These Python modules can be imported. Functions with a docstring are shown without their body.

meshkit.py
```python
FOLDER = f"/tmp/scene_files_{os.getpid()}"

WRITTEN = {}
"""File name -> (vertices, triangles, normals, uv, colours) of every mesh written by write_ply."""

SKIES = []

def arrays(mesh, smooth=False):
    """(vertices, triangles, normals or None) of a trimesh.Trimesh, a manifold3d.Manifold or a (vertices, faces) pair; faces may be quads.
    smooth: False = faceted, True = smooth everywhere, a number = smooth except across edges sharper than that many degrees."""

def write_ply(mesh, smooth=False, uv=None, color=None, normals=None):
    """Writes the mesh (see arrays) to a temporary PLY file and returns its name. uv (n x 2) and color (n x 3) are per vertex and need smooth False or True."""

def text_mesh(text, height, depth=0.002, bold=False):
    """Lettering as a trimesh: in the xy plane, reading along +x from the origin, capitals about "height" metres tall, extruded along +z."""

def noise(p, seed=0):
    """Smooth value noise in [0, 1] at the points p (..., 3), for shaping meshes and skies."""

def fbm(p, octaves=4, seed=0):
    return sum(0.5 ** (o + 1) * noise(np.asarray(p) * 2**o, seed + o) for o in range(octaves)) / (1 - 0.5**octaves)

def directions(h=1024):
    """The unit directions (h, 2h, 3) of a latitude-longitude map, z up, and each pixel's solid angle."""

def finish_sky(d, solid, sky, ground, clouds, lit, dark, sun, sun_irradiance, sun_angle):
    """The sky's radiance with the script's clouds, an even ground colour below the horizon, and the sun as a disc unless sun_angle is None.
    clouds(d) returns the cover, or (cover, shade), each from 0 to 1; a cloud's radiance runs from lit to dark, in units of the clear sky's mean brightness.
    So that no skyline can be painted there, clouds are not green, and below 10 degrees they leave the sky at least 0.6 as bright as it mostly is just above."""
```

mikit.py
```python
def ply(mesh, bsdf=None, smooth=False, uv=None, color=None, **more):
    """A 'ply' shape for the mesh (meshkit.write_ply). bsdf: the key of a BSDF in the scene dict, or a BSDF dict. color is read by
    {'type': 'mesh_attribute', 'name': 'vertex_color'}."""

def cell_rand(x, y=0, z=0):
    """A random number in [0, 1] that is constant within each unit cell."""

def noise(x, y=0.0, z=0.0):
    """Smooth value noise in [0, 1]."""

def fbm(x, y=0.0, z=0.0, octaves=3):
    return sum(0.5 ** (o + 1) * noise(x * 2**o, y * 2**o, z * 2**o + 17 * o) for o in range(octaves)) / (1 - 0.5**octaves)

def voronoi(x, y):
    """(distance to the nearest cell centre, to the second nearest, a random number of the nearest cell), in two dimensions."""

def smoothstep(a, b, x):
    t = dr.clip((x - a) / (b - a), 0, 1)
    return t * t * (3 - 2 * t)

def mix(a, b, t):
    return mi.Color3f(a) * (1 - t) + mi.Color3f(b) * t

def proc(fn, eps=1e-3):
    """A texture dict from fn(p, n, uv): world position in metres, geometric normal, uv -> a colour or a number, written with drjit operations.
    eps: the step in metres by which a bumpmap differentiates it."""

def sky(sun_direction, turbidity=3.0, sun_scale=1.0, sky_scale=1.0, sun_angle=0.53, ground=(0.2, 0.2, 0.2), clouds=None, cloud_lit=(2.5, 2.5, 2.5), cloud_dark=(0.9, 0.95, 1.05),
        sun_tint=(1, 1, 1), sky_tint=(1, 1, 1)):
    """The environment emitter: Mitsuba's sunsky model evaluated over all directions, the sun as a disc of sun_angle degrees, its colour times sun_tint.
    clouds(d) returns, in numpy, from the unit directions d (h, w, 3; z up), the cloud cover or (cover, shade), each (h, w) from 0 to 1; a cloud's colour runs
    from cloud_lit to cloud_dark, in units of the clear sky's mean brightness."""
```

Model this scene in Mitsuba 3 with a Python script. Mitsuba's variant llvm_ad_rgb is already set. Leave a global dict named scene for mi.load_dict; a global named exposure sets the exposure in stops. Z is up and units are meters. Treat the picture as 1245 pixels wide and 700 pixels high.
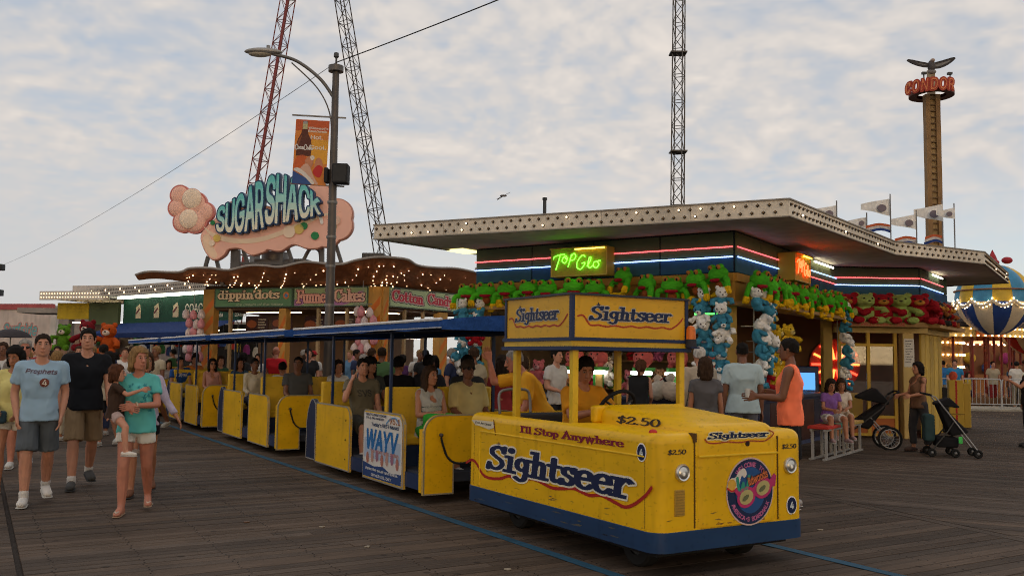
import math, random
import numpy as np, trimesh, manifold3d as m3, shapely
import shapely.geometry as sg
from shapely import affinity
from shapely.ops import unary_union
import drjit as dr
import mitsuba as mi
import mikit, meshkit
from mikit import proc, noise as tnoise, fbm as tfbm, smoothstep as tstep

random.seed(7); np.random.seed(7)
scene, labels = {}, {}
# ------------------------------------------------------------------ camera, sky, exposure
PITCH, ROLL, EYE = 0.0785, 0.0135, 1.57
_fw = np.array([0, math.cos(PITCH), math.sin(PITCH)]); _u0 = np.array([0, -math.sin(PITCH), math.cos(PITCH)])
_up = _u0 * math.cos(ROLL) - np.array([1.0, 0, 0]) * math.sin(ROLL)
scene['camera'] = {'type': 'perspective', 'fov': 59.0, 'fov_axis': 'x', 'near_clip': 0.05, 'far_clip': 4000.0,
    'to_world': mi.ScalarTransform4f().look_at(origin=[0, 0, EYE], target=[float(_fw[0]), float(_fw[1]), float(EYE + _fw[2])], up=_up.tolist())}

def cloud_cover(d):
    z = np.maximum(d[..., 2], 0.0) + 0.22
    x, y = d[..., 0] / z, d[..., 1] / z
    ca, sa = math.cos(0.16), math.sin(0.16)
    x, y = x * ca - y * sa, x * sa + y * ca
    P = lambda sx, sy, o: np.stack([x * sx + o, y * sy + o * 0.7, x * 0 + o], -1)
    warp = meshkit.fbm(P(2.2, 2.4, 3.0), 3, 5) - 0.5
    x = x + warp * 0.22; y = y + warp * 0.22
    big = meshkit.fbm(P(1.0, 1.3, 11.0), 3, 3) - 0.5
    mid = meshkit.fbm(P(10.5, 11.5, 4.0), 3, 9) - 0.5
    fine = meshkit.fbm(P(26.0, 30.0, 8.0), 4, 21) - 0.5
    low = np.clip((d[..., 2] - 0.07) / 0.16, 0, 1)
    low = low * low * (3 - 2 * low)
    side = np.clip(0.5 + d[..., 0] * 1.1, 0, 1)
    v = (0.36 * big + 0.66 * mid + 0.74 * fine) * (0.16 + 0.84 * low)
    cover = np.clip(0.94 - 0.40 * side * (1 - low) + v * 0.5, 0.3, 1)
    v = np.clip(v * 2.0, -1, 1)
    shade = np.clip(0.60 - 0.10 * low - 0.48 * v, 0, 1)
    return cover, shade

scene['sky'] = mikit.sky([0.10, -0.98, 0.16], turbidity=4, sun_scale=0.075, sky_scale=2.6, sun_angle=26.0, clouds=cloud_cover, sun_tint=(1.0, 0.86, 0.62),
    cloud_lit=(1.68, 1.53, 1.39), cloud_dark=(0.93, 0.98, 1.06), sky_tint=(1.06, 1.07, 1.26), ground=(0.06, 0.055, 0.05))
exposure = 1.7
# ------------------------------------------------------------------ materials: the base colour of every vertex is coded in its uv, so that alike surfaces share a BSDF
def dec(uv):
    r = dr.floor(uv.x); g = (uv.x - r - 0.1) / 0.8
    return mi.Color3f(r / 1000.0, g, uv.y)
def mat(name, fn, rough, spec=0.5, bump=None, bscale=0.002, two=True, **kw):
    b = {'type': 'principled', 'base_color': proc(fn), 'roughness': rough, 'specular': spec, **kw}
    if bump is not None:
        b = {'type': 'bumpmap', 'arbitrary': proc(bump, 2e-3), 'scale': bscale, 'bsdf': b}
    scene[name] = {'type': 'twosided', 'bsdf': b} if two else b
def wear(a, b, k):
    def fn(p, n, uv):
        f = tfbm(p.x * k, p.y * k, p.z * k, 3)
        return dec(uv) * (a + (b - a) * f)
    return fn
def f_plush(p, n, uv):
    f = tnoise(p.x * 28, p.y * 28, p.z * 28) * 0.6 + tnoise(p.x * 9, p.y * 9, p.z * 9) * 0.4
    return dec(uv) * (0.72 + 0.5 * f)
def f_cloth(p, n, uv):
    f = tfbm(p.x * 9, p.y * 9, p.z * 9, 3)
    return dec(uv) * (0.80 + 0.36 * f)
def f_hair(p, n, uv):
    f = tnoise(p.x * 120, p.y * 120, p.z * 14)
    return dec(uv) * (0.55 + 0.9 * f)
def f_skin(p, n, uv):
    f = tfbm(p.x * 22, p.y * 22, p.z * 22, 3)
    c = dec(uv) * (0.86 + 0.26 * f)
    return mi.Color3f(c.x, c.y * (1.03 - 0.08 * f), c.z * (1.05 - 0.12 * f))
PLANK_DIR = (0.8607, 0.5090)
def f_wood(p, n, uv):
    c = dec(uv)
    a = p.x * PLANK_DIR[0] + p.y * PLANK_DIR[1]; b = -p.x * PLANK_DIR[1] + p.y * PLANK_DIR[0]
    g = tfbm(a * 1.6, b * 60, 0.0, 3) * 0.6 + tnoise(a * 7, b * 95) * 0.4
    st = tfbm(p.x * 0.55, p.y * 0.55, 3.0, 4)
    st2 = tfbm(p.x * 2.3, p.y * 2.3, 9.0, 3)
    d1, d2, rnd = mikit.voronoi(p.x * 2.1, p.y * 2.1)
    c = c * (1 - 0.45 * tstep(0.075, 0.045, d1) * dr.select(rnd > 0.55, 1.0, 0.0))
    return c * (0.62 + 0.62 * g) * (0.55 + 0.9 * st) * (0.8 + 0.4 * st2)
def f_wood_h(p, n, uv):
    a = p.x * PLANK_DIR[0] + p.y * PLANK_DIR[1]; b = -p.x * PLANK_DIR[1] + p.y * PLANK_DIR[0]
    return tfbm(a * 2.5, b * 90, 0.0, 3)
def f_paint(p, n, uv):                     # glossy vehicle paint with faint grime and chips
    c = dec(uv)
    g = tfbm(p.x * 3.1, p.y * 3.1, p.z * 4.3, 4)
    sp = tstep(0.66, 0.74, tfbm(p.x * 34, p.y * 34, p.z * 34, 3))
    st = tstep(0.62, 0.80, tfbm((p.x + p.y) * 7, (p.x - p.y) * 7, p.z * 1.3, 3))
    return c * (0.80 + 0.32 * g) * (1 - 0.16 * sp) * (1 - 0.14 * st)
def f_dirty(p, n, uv):
    c = dec(uv)
    g = tfbm(p.x * 1.7, p.y * 1.7, p.z * 1.1, 4)
    s = tfbm((p.x + p.y) * 4, (p.x - p.y) * 4, p.z * 0.7, 2)
    return c * (0.66 + 0.42 * g) * (0.84 + 0.32 * s)
mat('m_matte', wear(0.84, 1.14, 6.0), 0.75, 0.3)
mat('m_dirty', f_dirty, 0.7, 0.35)
mat('m_plush', f_plush, 0.95, 0.1, bump=lambda p, n, uv: tnoise(p.x * 38, p.y * 38, p.z * 38), bscale=0.016, sheen=0.5)
mat('m_cloth', f_cloth, 0.9, 0.15, bump=lambda p, n, uv: tfbm(p.x * 16, p.y * 16, p.z * 11, 3), bscale=0.022, sheen=0.25)
mat('m_hair', f_hair, 0.72, 0.12, bump=lambda p, n, uv: tnoise(p.x * 90, p.y * 90, p.z * 16), bscale=0.012)
mat('m_skin', f_skin, 0.48, 0.4)
mat('m_paint', f_paint, 0.34, 0.22, bump=lambda p, n, uv: tnoise(p.x * 4, p.y * 4, p.z * 4), bscale=0.003, clearcoat=0.25, clearcoat_gloss=0.9)
mat('m_print', wear(0.94, 1.05, 1.6), 0.42, 0.3)
mat('m_metal', wear(0.75, 1.15, 5.0), 0.34, 0.5, metallic=0.9)
mat('m_steel', wear(0.72, 1.18, 4.0), 0.5, 0.5, metallic=0.45)
mat('m_rubber', wear(0.8, 1.2, 12.0), 0.8, 0.25)
mat('m_wood', f_wood, 0.78, 0.25, bump=f_wood_h, bscale=0.004)
scene['m_glass'] = {'type': 'thindielectric', 'int_ior': 1.5}
scene['m_lens'] = {'type': 'dielectric', 'int_ior': 1.45}

# ------------------------------------------------------------------ entries
V = lambda *a: np.array(a, float)
def srgb(r, g, b):
    f = lambda x: (x / 255 / 12.92) if x / 255 <= 0.04045 else ((x / 255 + 0.055) / 1.055) ** 2.4
    return (f(r), f(g), f(b))
def numbered(key):
    k, n = key, 0
    while k in scene or k in labels or k in USED: n += 1; k = f'{key}_{n:03d}'
    USED.add(k); return k
USED = set()
def as_tm(m):
    if hasattr(m, 'to_mesh'):
        q = m.to_mesh(); return trimesh.Trimesh(np.array(q.vert_properties[:, :3]), np.array(q.tri_verts), process=False)
    return m
def uvcode(col, n):
    c = np.clip(np.asarray(col, float), 0, 0.999)
    u = np.floor(c[0] * 1000) + 0.1 + 0.8 * c[1]
    return np.tile([u, c[2]], (n, 1))
def put(key, mesh, m, col=(0.5, 0.5, 0.5), smooth=35, X=None, emit=None, **more):
    """One entry of scene. X: 4x4 to the world."""
    tm = as_tm(mesh).copy()
    if X is not None: tm.apply_transform(X)
    if smooth is not False and smooth is not True and len(tm.faces):
        tm = trimesh.graph.smooth_shade(tm, angle=math.radians(smooth), facet_minarea=None)
    sm = smooth is not False
    d = mikit.ply(tm, m, sm, uv=uvcode(col, len(tm.vertices)), **more)
    if emit is not None:
        d['emitter'] = {'type': 'area', 'radiance': {'type': 'rgb', 'value': [float(x) for x in emit]}}
    scene[key] = d
    return key
def thing(name, label, cat, group=None, kind=None):
    k = numbered(name)
    labels[k] = {'label': label, 'category': cat}
    if group: labels[k]['group'] = group
    if kind: labels[k]['kind'] = kind
    return k
def part(parent, name, mesh, m, col=(0.5, 0.5, 0.5), smooth=35, X=None, label=None, stuff=False, **kw):
    k = numbered(parent + '__' + name)
    put(k, mesh, m, col, smooth, X, **kw)
    if label or stuff:
        labels[k] = {}
        if label: labels[k]['label'] = label
        if stuff: labels[k]['kind'] = 'stuff'
    return k
def struct(name, mesh, m, col, smooth=False, X=None, label=None):
    k = numbered(name); put(k, mesh, m, col, smooth, X); labels[k] = {'kind': 'structure', 'label': label or name.replace('_', ' ')}
    return k

# ------------------------------------------------------------------ shapes
def cat(ms): return trimesh.util.concatenate([as_tm(m) for m in ms])
def box(x0, y0, z0, x1, y1, z1):
    m = trimesh.creation.box((abs(x1 - x0), abs(y1 - y0), abs(z1 - z0))); m.apply_translation(((x0 + x1) / 2, (y0 + y1) / 2, (z0 + z1) / 2)); return m
def mbox(x0, y0, z0, x1, y1, z1): return m3.Manifold.cube((x1 - x0, y1 - y0, z1 - z0)).translate((x0, y0, z0))
def rbox(x0, y0, z0, x1, y1, z1, r=0.02, seg=8):
    r = min(r, (x1 - x0) / 2.01, (y1 - y0) / 2.01, (z1 - z0) / 2.01)
    s = sph_pts(r, 1 if seg <= 8 else 2)
    pts = [s + V(x, y, z) for x in (x0 + r, x1 - r) for y in (y0 + r, y1 - r) for z in (z0 + r, z1 - r)]
    return m3.Manifold.hull_points(np.vstack(pts))
_S = {}
def sph_pts(r, sub=1):
    if sub not in _S: _S[sub] = np.array(trimesh.creation.icosphere(subdivisions=sub).vertices)
    return _S[sub] * r
def ell(c, r, sub=2, X=None):
    m = trimesh.creation.icosphere(subdivisions=sub); m.apply_scale(r if np.ndim(r) else (r, r, r))
    if X is not None: m.apply_transform(X)
    m.apply_translation(c); return m
def frame_of(d):
    d = np.asarray(d, float); d = d / (np.linalg.norm(d) + 1e-12)
    a = V(0, 0, 1) if abs(d[2]) < 0.9 else V(1, 0, 0)
    x = np.cross(a, d); x /= np.linalg.norm(x)
    return x, np.cross(d, x), d
def tube(pts, r, n=8, closed=False, caps=True):
    P = np.asarray(pts, float); N = len(P); r = np.broadcast_to(r, N)
    T = np.gradient(P, axis=0) if not closed else np.roll(P, -1, 0) - np.roll(P, 1, 0)
    T /= np.linalg.norm(T, axis=1, keepdims=True) + 1e-12
    x = frame_of(T[0])[0]; ring = []; a = np.arange(n) * 2 * np.pi / n
    for i in range(N):
        x = x - T[i] * (x @ T[i]); x /= np.linalg.norm(x) + 1e-12
        y = np.cross(T[i], x); ring.append(P[i] + r[i] * (np.cos(a)[:, None] * x + np.sin(a)[:, None] * y))
    v = np.vstack(ring); f = []
    for i in range(N if closed else N - 1):
        j = (i + 1) % N
        for k in range(n):
            l = (k + 1) % n
            f += [[i * n + k, i * n + l, j * n + l], [i * n + k, j * n + l, j * n + k]]
    if caps and not closed:
        v = np.vstack([v, P[0], P[-1]])
        for k in range(n): f += [[N * n, (k + 1) % n, k], [N * n + 1, (N - 1) * n + k, (N - 1) * n + (k + 1) % n]]
    return trimesh.Trimesh(v, np.array(f), process=False)
def cyl(p0, p1, r, n=12): return tube([p0, p1], r, n)
def beam(p0, p1, w, h=None, up=(0, 0, 1)):
    """A square bar from p0 to p1."""
    h = h or w; p0, p1 = V(*p0), V(*p1); d = p1 - p0; L = np.linalg.norm(d); d /= L
    u = V(*up); x = np.cross(d, u)
    if np.linalg.norm(x) < 1e-3: x = np.cross(d, V(1, 0, 0))
    x /= np.linalg.norm(x); y = np.cross(x, d)
    m = trimesh.creation.box((w, L, h)); X = np.eye(4); X[:3, 0], X[:3, 1], X[:3, 2], X[:3, 3] = x, d, y, (p0 + p1) / 2
    m.apply_transform(X); return m
def union_tm(ms): return m3.Manifold.batch_boolean([m3.Manifold(m3.Mesh(np.asarray(m.vertices, np.float32), np.asarray(m.faces, np.uint32))) for m in ms], m3.OpType.Add)
def lathe(prof, n=20, axis=(0, 0, 1), c=(0, 0, 0)):
    prof = np.asarray(prof, float); a = np.arange(n) * 2 * np.pi / n; x, y, d = frame_of(axis)
    v = np.vstack([V(*c) + d * z + r * (np.cos(a)[:, None] * x + np.sin(a)[:, None] * y) for r, z in prof]); f = []
    for i in range(len(prof) - 1):
        for k in range(n):
            l = (k + 1) % n; f += [[i * n + k, i * n + l, (i + 1) * n + l], [i * n + k, (i + 1) * n + l, (i + 1) * n + k]]
    return trimesh.Trimesh(v, np.array(f), process=True)
def extrude(poly, depth, z0=0.0):
    ms = []
    for g in getattr(poly, 'geoms', [poly]):
        if g.geom_type == 'Polygon' and g.area > 1e-9:
            m = trimesh.creation.extrude_polygon(g, depth, engine='earcut'); m.apply_translation((0, 0, z0)); ms.append(m)
    return cat(ms)
def spline(pts, n=8, closed=False):
    P = np.asarray(pts, float); out = []; N = len(P)
    for i in range(N if closed else N - 1):
        g = lambda k: P[k % N] if closed else P[min(max(k, 0), N - 1)]
        p0, p1, p2, p3 = g(i - 1), g(i), g(i + 1), g(i + 2)
        for t in np.arange(n) / n:
            out.append(0.5 * (2 * p1 + (p2 - p0) * t + (2 * p0 - 5 * p1 + 4 * p2 - p3) * t * t + (3 * p1 - p0 - 3 * p2 + p3) * t ** 3))
    if not closed: out.append(P[-1])
    return np.array(out)
def frame(o, x, y, z=None):
    """4x4 with the given origin and axes (x, y in the plane, z out of it)."""
    x, y = V(*x), V(*y); x = x / np.linalg.norm(x); y = y / np.linalg.norm(y); z = np.cross(x, y) if z is None else V(*z)
    X = np.eye(4); X[:3, 0], X[:3, 1], X[:3, 2], X[:3, 3] = x, y, z, o; return X
def wall_frame(p0, p1, z=0.0, flip=False):
    """Frame on an upright plane through p0 -> p1 (xy): x along, y up, z out (to the right of p0 -> p1 seen from above)."""
    d = V(p1[0] - p0[0], p1[1] - p0[1], 0); d /= np.linalg.norm(d)
    return frame(V(p0[0], p0[1], z), d, (0, 0, 1))
def rotz(a, t=(0, 0, 0), s=1.0):
    X = np.eye(4); c, q = math.cos(a), math.sin(a); X[:3, :3] = np.array([[c, -q, 0], [q, c, 0], [0, 0, 1]]) * s; X[:3, 3] = t; return X
def prism(pts, z0, z1): return extrude(sg.Polygon(pts), z1 - z0, z0)
def lattice(p0, p1, w0, w1, n, r, legs=4, rr=None):
    """Lattice mast: corner tubes and zigzag braces."""
    p0, p1 = V(*p0), V(*p1); x, y, d = frame_of(p1 - p0)
    ang = np.arange(legs) * 2 * np.pi / legs + 0.35; rr = rr or r * 0.6
    C = lambda i, k: p0 + (p1 - p0) * i / n + (w0 + (w1 - w0) * i / n) * 0.7071 * (math.cos(ang[k]) * x + math.sin(ang[k]) * y)
    legm = [cyl(C(0, k), C(n, k), r, 5) for k in range(legs)]; br = []
    for i in range(n):
        for k in range(legs):
            l = (k + 1) % legs
            br.append(cyl(C(i, k), C(i + 1, l), rr, 4) if (i + k) % 2 else cyl(C(i + 1, k), C(i, l), rr, 4))
            if i % 2 == 0: br.append(cyl(C(i, k), C(i, l), rr, 4))
    return legm, cat(br)

# ------------------------------------------------------------------ lettering
_T = {}
def inter(text, h, bold=False):
    if (text, bold) not in _T:
        m = meshkit.text_mesh(text, 1.0, 0.1, bold)
        top = m.triangles[(m.face_normals[:, 2] > 0.9)][:, :, :2]
        _T[text, bold] = unary_union([sg.Polygon(t).buffer(1e-4) for t in top]).buffer(.014).buffer(-.028).buffer(.014).simplify(0.004)
    return affinity.scale(_T[text, bold], h, h, origin=(0, 0))
def arc(cx, cy, rx, ry, a0, a1, n=14):
    a = np.radians(np.linspace(a0, a1, n)); return np.stack([cx + rx * np.cos(a), cy + ry * np.sin(a)], 1)
def L(*p): return [np.array(p, float)]
def Cv(*p): return [spline(p, 6)]
# slab-serif letters as pen strokes: (strokes, advance), x-height 0.48, capitals 0.72
GLYPH = {
 'S': (Cv((.47,.60),(.38,.70),(.24,.72),(.10,.64),(.09,.50),(.24,.39),(.42,.29),(.45,.14),(.32,.01),(.16,.0),(.04,.10)) + L((.47,.56),(.49,.74)) + L((.03,.16),(.0,-.03)), .56),
 'i': (L((.03,.46),(.15,.46),(.15,0)) + L((.02,0),(.28,0)) + [arc(.15,.68,.035,.045,0,360)], .31),
 'g': ([arc(.20,.29,.145,.17,0,360,20)] + L((.345,.45),(.345,.0)) + Cv((.345,.0),(.31,-.16),(.18,-.21),(.06,-.15)) + L((.345,.45),(.45,.45)), .48),
 'h': (L((.02,.73),(.12,.73),(.12,0)) + L((.02,0),(.22,0)) + Cv((.12,.33),(.20,.45),(.31,.45),(.36,.33),(.36,.0)) + L((.28,0),(.46,0)), .49),
 't': (Cv((.14,.66),(.14,.4),(.14,.14),(.20,.01),(.34,.06)) + L((.02,.45),(.32,.45)), .37),
 's': (Cv((.31,.38),(.25,.46),(.15,.47),(.06,.40),(.09,.29),(.22,.23),(.32,.15),(.27,.03),(.15,.0),(.04,.07)) + L((.31,.36),(.33,.48)) + L((.03,.12),(.01,-.01)), .38),
 'e': (L((.05,.25),(.38,.27)) + Cv((.38,.27),(.34,.42),(.21,.47),(.08,.40),(.04,.23),(.10,.06),(.23,.0),(.34,.03),(.40,.11)), .44),
 'r': (L((.02,.46),(.13,.46),(.13,0)) + L((.02,0),(.26,0)) + Cv((.13,.28),(.20,.41),(.31,.47),(.38,.42)), .40),
 'I': (L((.03,.72),(.23,.72)) + L((.13,.72),(.13,0)) + L((.03,0),(.23,0)), .28),
 "'": (L((.06,.74),(.04,.56)), .11),
 'l': (L((.03,.73),(.12,.73),(.12,0)) + L((.02,0),(.23,0)), .25),
 'o': ([arc(.21,.235,.17,.235,0,360,24)], .44),
 'p': (L((.02,.46),(.12,.46),(.12,-.21)) + L((.02,-.21),(.23,-.21)) + [arc(.22,.24,.155,.23,150,-150,20)], .45),
 'A': (L((.06,0),(.30,.72),(.54,0)) + L((.14,.24),(.46,.24)) + L((-.02,0),(.16,0)) + L((.44,0),(.62,0)) + L((.18,.72),(.30,.72)), .62),
 'n': (L((.02,.46),(.12,.46),(.12,0)) + L((.02,0),(.22,0)) + Cv((.12,.33),(.20,.45),(.31,.45),(.36,.33),(.36,.0)) + L((.28,0),(.46,0)), .49),
 'y': (L((.06,.46),(.23,.02)) + Cv((.40,.46),(.26,.08),(.18,-.15),(.04,-.2)) + L((.0,.46),(.15,.46)) + L((.33,.46),(.48,.46)), .46),
 'w': (L((.07,.46),(.19,0),(.32,.42),(.45,0),(.58,.46)) + L((0,.46),(.16,.46)) + L((.5,.46),(.66,.46)), .66),
 'u': (L((.02,.46),(.10,.46)) + Cv((.10,.46),(.10,.15),(.16,.01),(.27,.02),(.35,.13)) + L((.27,.46),(.35,.46),(.35,0),(.45,0)), .47),
 'k': (L((.02,.73),(.12,.73),(.12,0)) + L((.02,0),(.22,0)) + L((.36,.46),(.13,.2)) + L((.2,.27),(.38,0)) + L((.28,.46),(.44,.46)) + L((.3,0),(.46,0)), .46),
 'a': (Cv((.06,.38),(.16,.47),(.29,.43),(.31,.3),(.31,.0)) + L((.31,0),(.42,0)) + Cv((.31,.27),(.15,.25),(.04,.14),(.12,.01),(.24,.04),(.31,.15)), .43),
 'd': ([arc(.20,.235,.155,.23,30,330,20)] + L((.22,.73),(.34,.73),(.34,0),(.45,0)), .47),
 'c': (Cv((.36,.36),(.28,.46),(.15,.46),(.05,.34),(.05,.14),(.15,.01),(.28,.02),(.37,.1)) + L((.36,.34),(.37,.47)), .40),
 'C': (Cv((.50,.56),(.41,.70),(.25,.72),(.08,.58),(.05,.34),(.12,.1),(.28,.0),(.43,.03),(.52,.14)) + L((.50,.54),(.52,.73)), .55),
 'F': (L((.03,.72),(.48,.72),(.48,.58)) + L((.13,.72),(.13,0)) + L((.02,0),(.26,0)) + L((.13,.38),(.36,.38)) + L((.36,.46),(.36,.30)), .50),
 '$': (Cv((.40,.56),(.32,.64),(.20,.65),(.08,.57),(.11,.43),(.25,.36),(.39,.28),(.40,.14),(.28,.05),(.14,.06),(.05,.14)) + L((.24,.76),(.23,-.05)), .48),
 '2': (Cv((.05,.55),(.12,.69),(.26,.71),(.37,.60),(.33,.42),(.16,.2),(.04,.02)) + L((.04,.02),(.40,.02),(.42,.14)), .48),
 '.': ([arc(.08,.03,.02,.025,0,360)], .19),
 '5': (L((.38,.72),(.12,.72),(.09,.42)) + Cv((.09,.42),(.22,.46),(.37,.36),(.37,.14),(.24,.0),(.06,.05)), .47),
 '0': ([arc(.23,.36,.18,.36,0,360,24)], .49),
 ' ': ([], .26),
}
def slab(text, h, px=0.062, py=0.036, slant=0.0, track=0.0, wob=0.0):
    out, x = [], 0.0
    for i, ch in enumerate(text):
        st, adv = GLYPH[ch]
        for s in st:
            q = np.array(s) + [x, wob * math.sin(i * 2.3)]
            ln = affinity.scale(sg.LineString(q), 1 / px, 1 / py, origin=(0, 0)).buffer(1.0, join_style=2, cap_style=1 if ch in "'.S2esct5" else 3, quad_segs=4)
            out.append(affinity.scale(ln, px, py, origin=(0, 0)))
        x += adv + track
    p = unary_union(out)
    if slant: p = affinity.skew(p, xs=math.degrees(math.atan(slant)), origin=(0, 0))
    return affinity.scale(p, h / 0.72, h / 0.72, origin=(0, 0)).simplify(h * 0.006)
def fit(poly, x0, x1, y0=None, y1=None):
    a, b, c, d = poly.bounds; sx = (x1 - x0) / (c - a); sy = sx if y0 is None or y1 is None else (y1 - y0) / (d - b)
    return affinity.translate(affinity.scale(poly, sx, sy, origin=(a, b)), x0 - a, (y0 if y0 is not None else 0) - b)
def place(poly, x, y, rot=0, ctr=False):
    if ctr: a, b, c, d = poly.bounds; poly = affinity.translate(poly, -(a + c) / 2, -(b + d) / 2)
    if rot: poly = affinity.rotate(poly, rot, origin=(0, 0))
    return affinity.translate(poly, x, y)
def line2(pts, w, smooth=True):
    return sg.LineString(spline(pts, 8) if smooth else pts).buffer(w / 2, quad_segs=4)
def star2(x, y, r):
    a = np.arange(10) * np.pi / 5 + np.pi / 2; q = np.where(np.arange(10) % 2, 0.45, 1.0) * r
    return sg.Polygon(np.stack([x + q * np.cos(a), y + q * np.sin(a)], 1))
def decal(parent, name, poly, X, col, off=0.003, d=0.002, m='m_print', **kw):
    return part(parent, name, extrude(poly, d, off), m, col, False, X, **kw)

# ------------------------------------------------------------------ colours (linear)
YEL = (0.74, 0.43, 0.006); NAVY = (0.012, 0.028, 0.10); NAVY2 = (0.008, 0.016, 0.06); WHITE = (0.78, 0.77, 0.74); BLACK = (0.012, 0.012, 0.013)
RED = (0.42, 0.015, 0.012); MAROON = (0.2, 0.012, 0.03); GREY = (0.25, 0.25, 0.25); CHROME = (0.75, 0.75, 0.74)
# ------------------------------------------------------------------ the tram's own axes: l to its left flank's right, s from its nose backwards
TA = 0.534; TT = V(-math.sin(TA), math.cos(TA), 0); TN = V(math.cos(TA), math.sin(TA), 0); TP = V(1.05, 6.55, 0)
TX = frame(TP, TN, TT)                       # local (l, s, z) -> world
def tr(l, s, z=0.0): return TP + TN * l + TT * s + V(0, 0, z)
def untr(p): q = V(p[0], p[1], 0) - TP; return q @ TN, q @ TT

def multi(key, pieces, m, smooth=False, kind='stuff', label=None):
    """Many small pieces too small to pick apart, each with its own tone, as one mesh."""
    ms, uv = [], []
    for mm, col in pieces:
        mm = as_tm(mm); ms.append(mm); uv.append(uvcode(col, len(mm.vertices)))
    tm = trimesh.util.concatenate(ms)
    k = numbered(key); scene[k] = mikit.ply((tm.vertices, tm.faces), m, smooth, uv=np.vstack(uv))
    labels[k] = {'kind': kind}
    if label: labels[k]['label'] = label
    return k

# ------------------------------------------------------------------ ground
struct('ground', box(-1500, -60, -0.6, 1500, 2800, -0.30), 'm_dirty', (0.16, 0.14, 0.11), label='sandy ground beyond the boardwalk')
struct('boardwalk', box(-70, -6, -0.30, 90, 120, -0.024), 'm_wood', (0.03, 0.022, 0.017), label='weathered grey brown timber boardwalk')
rng = np.random.RandomState(3)
JA, JB = V(3.0, 12.4), V(5.55, 5.9)          # the joint on the right, where the boards change direction
jd = (JB - JA) / np.linalg.norm(JB - JA)
jl = lambda s: None
def plank_tone(): 
    k = rng.uniform(0.70, 1.28); w = rng.uniform(-0.1, 0.1)
    return np.array([0.070 * k * (1 + w * .4), 0.050 * k, 0.037 * k * (1 - w * .5)])
planks = []                                  # (polygon, tone, top)
far = 40
left_half = sg.Polygon([JA - jd * 30, JB + jd * 10, JB + jd * 10 + V(-60, -10), JA - jd * 30 + V(-60, 10)])
right_half = sg.Polygon([JA - jd * 30 + V(.16, .06), JB + jd * 10 + V(.16, .06), JB + jd * 10 + V(60, 0), JA - jd * 30 + V(60, 0)])
PW, GAP = 0.128, 0.009
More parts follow.
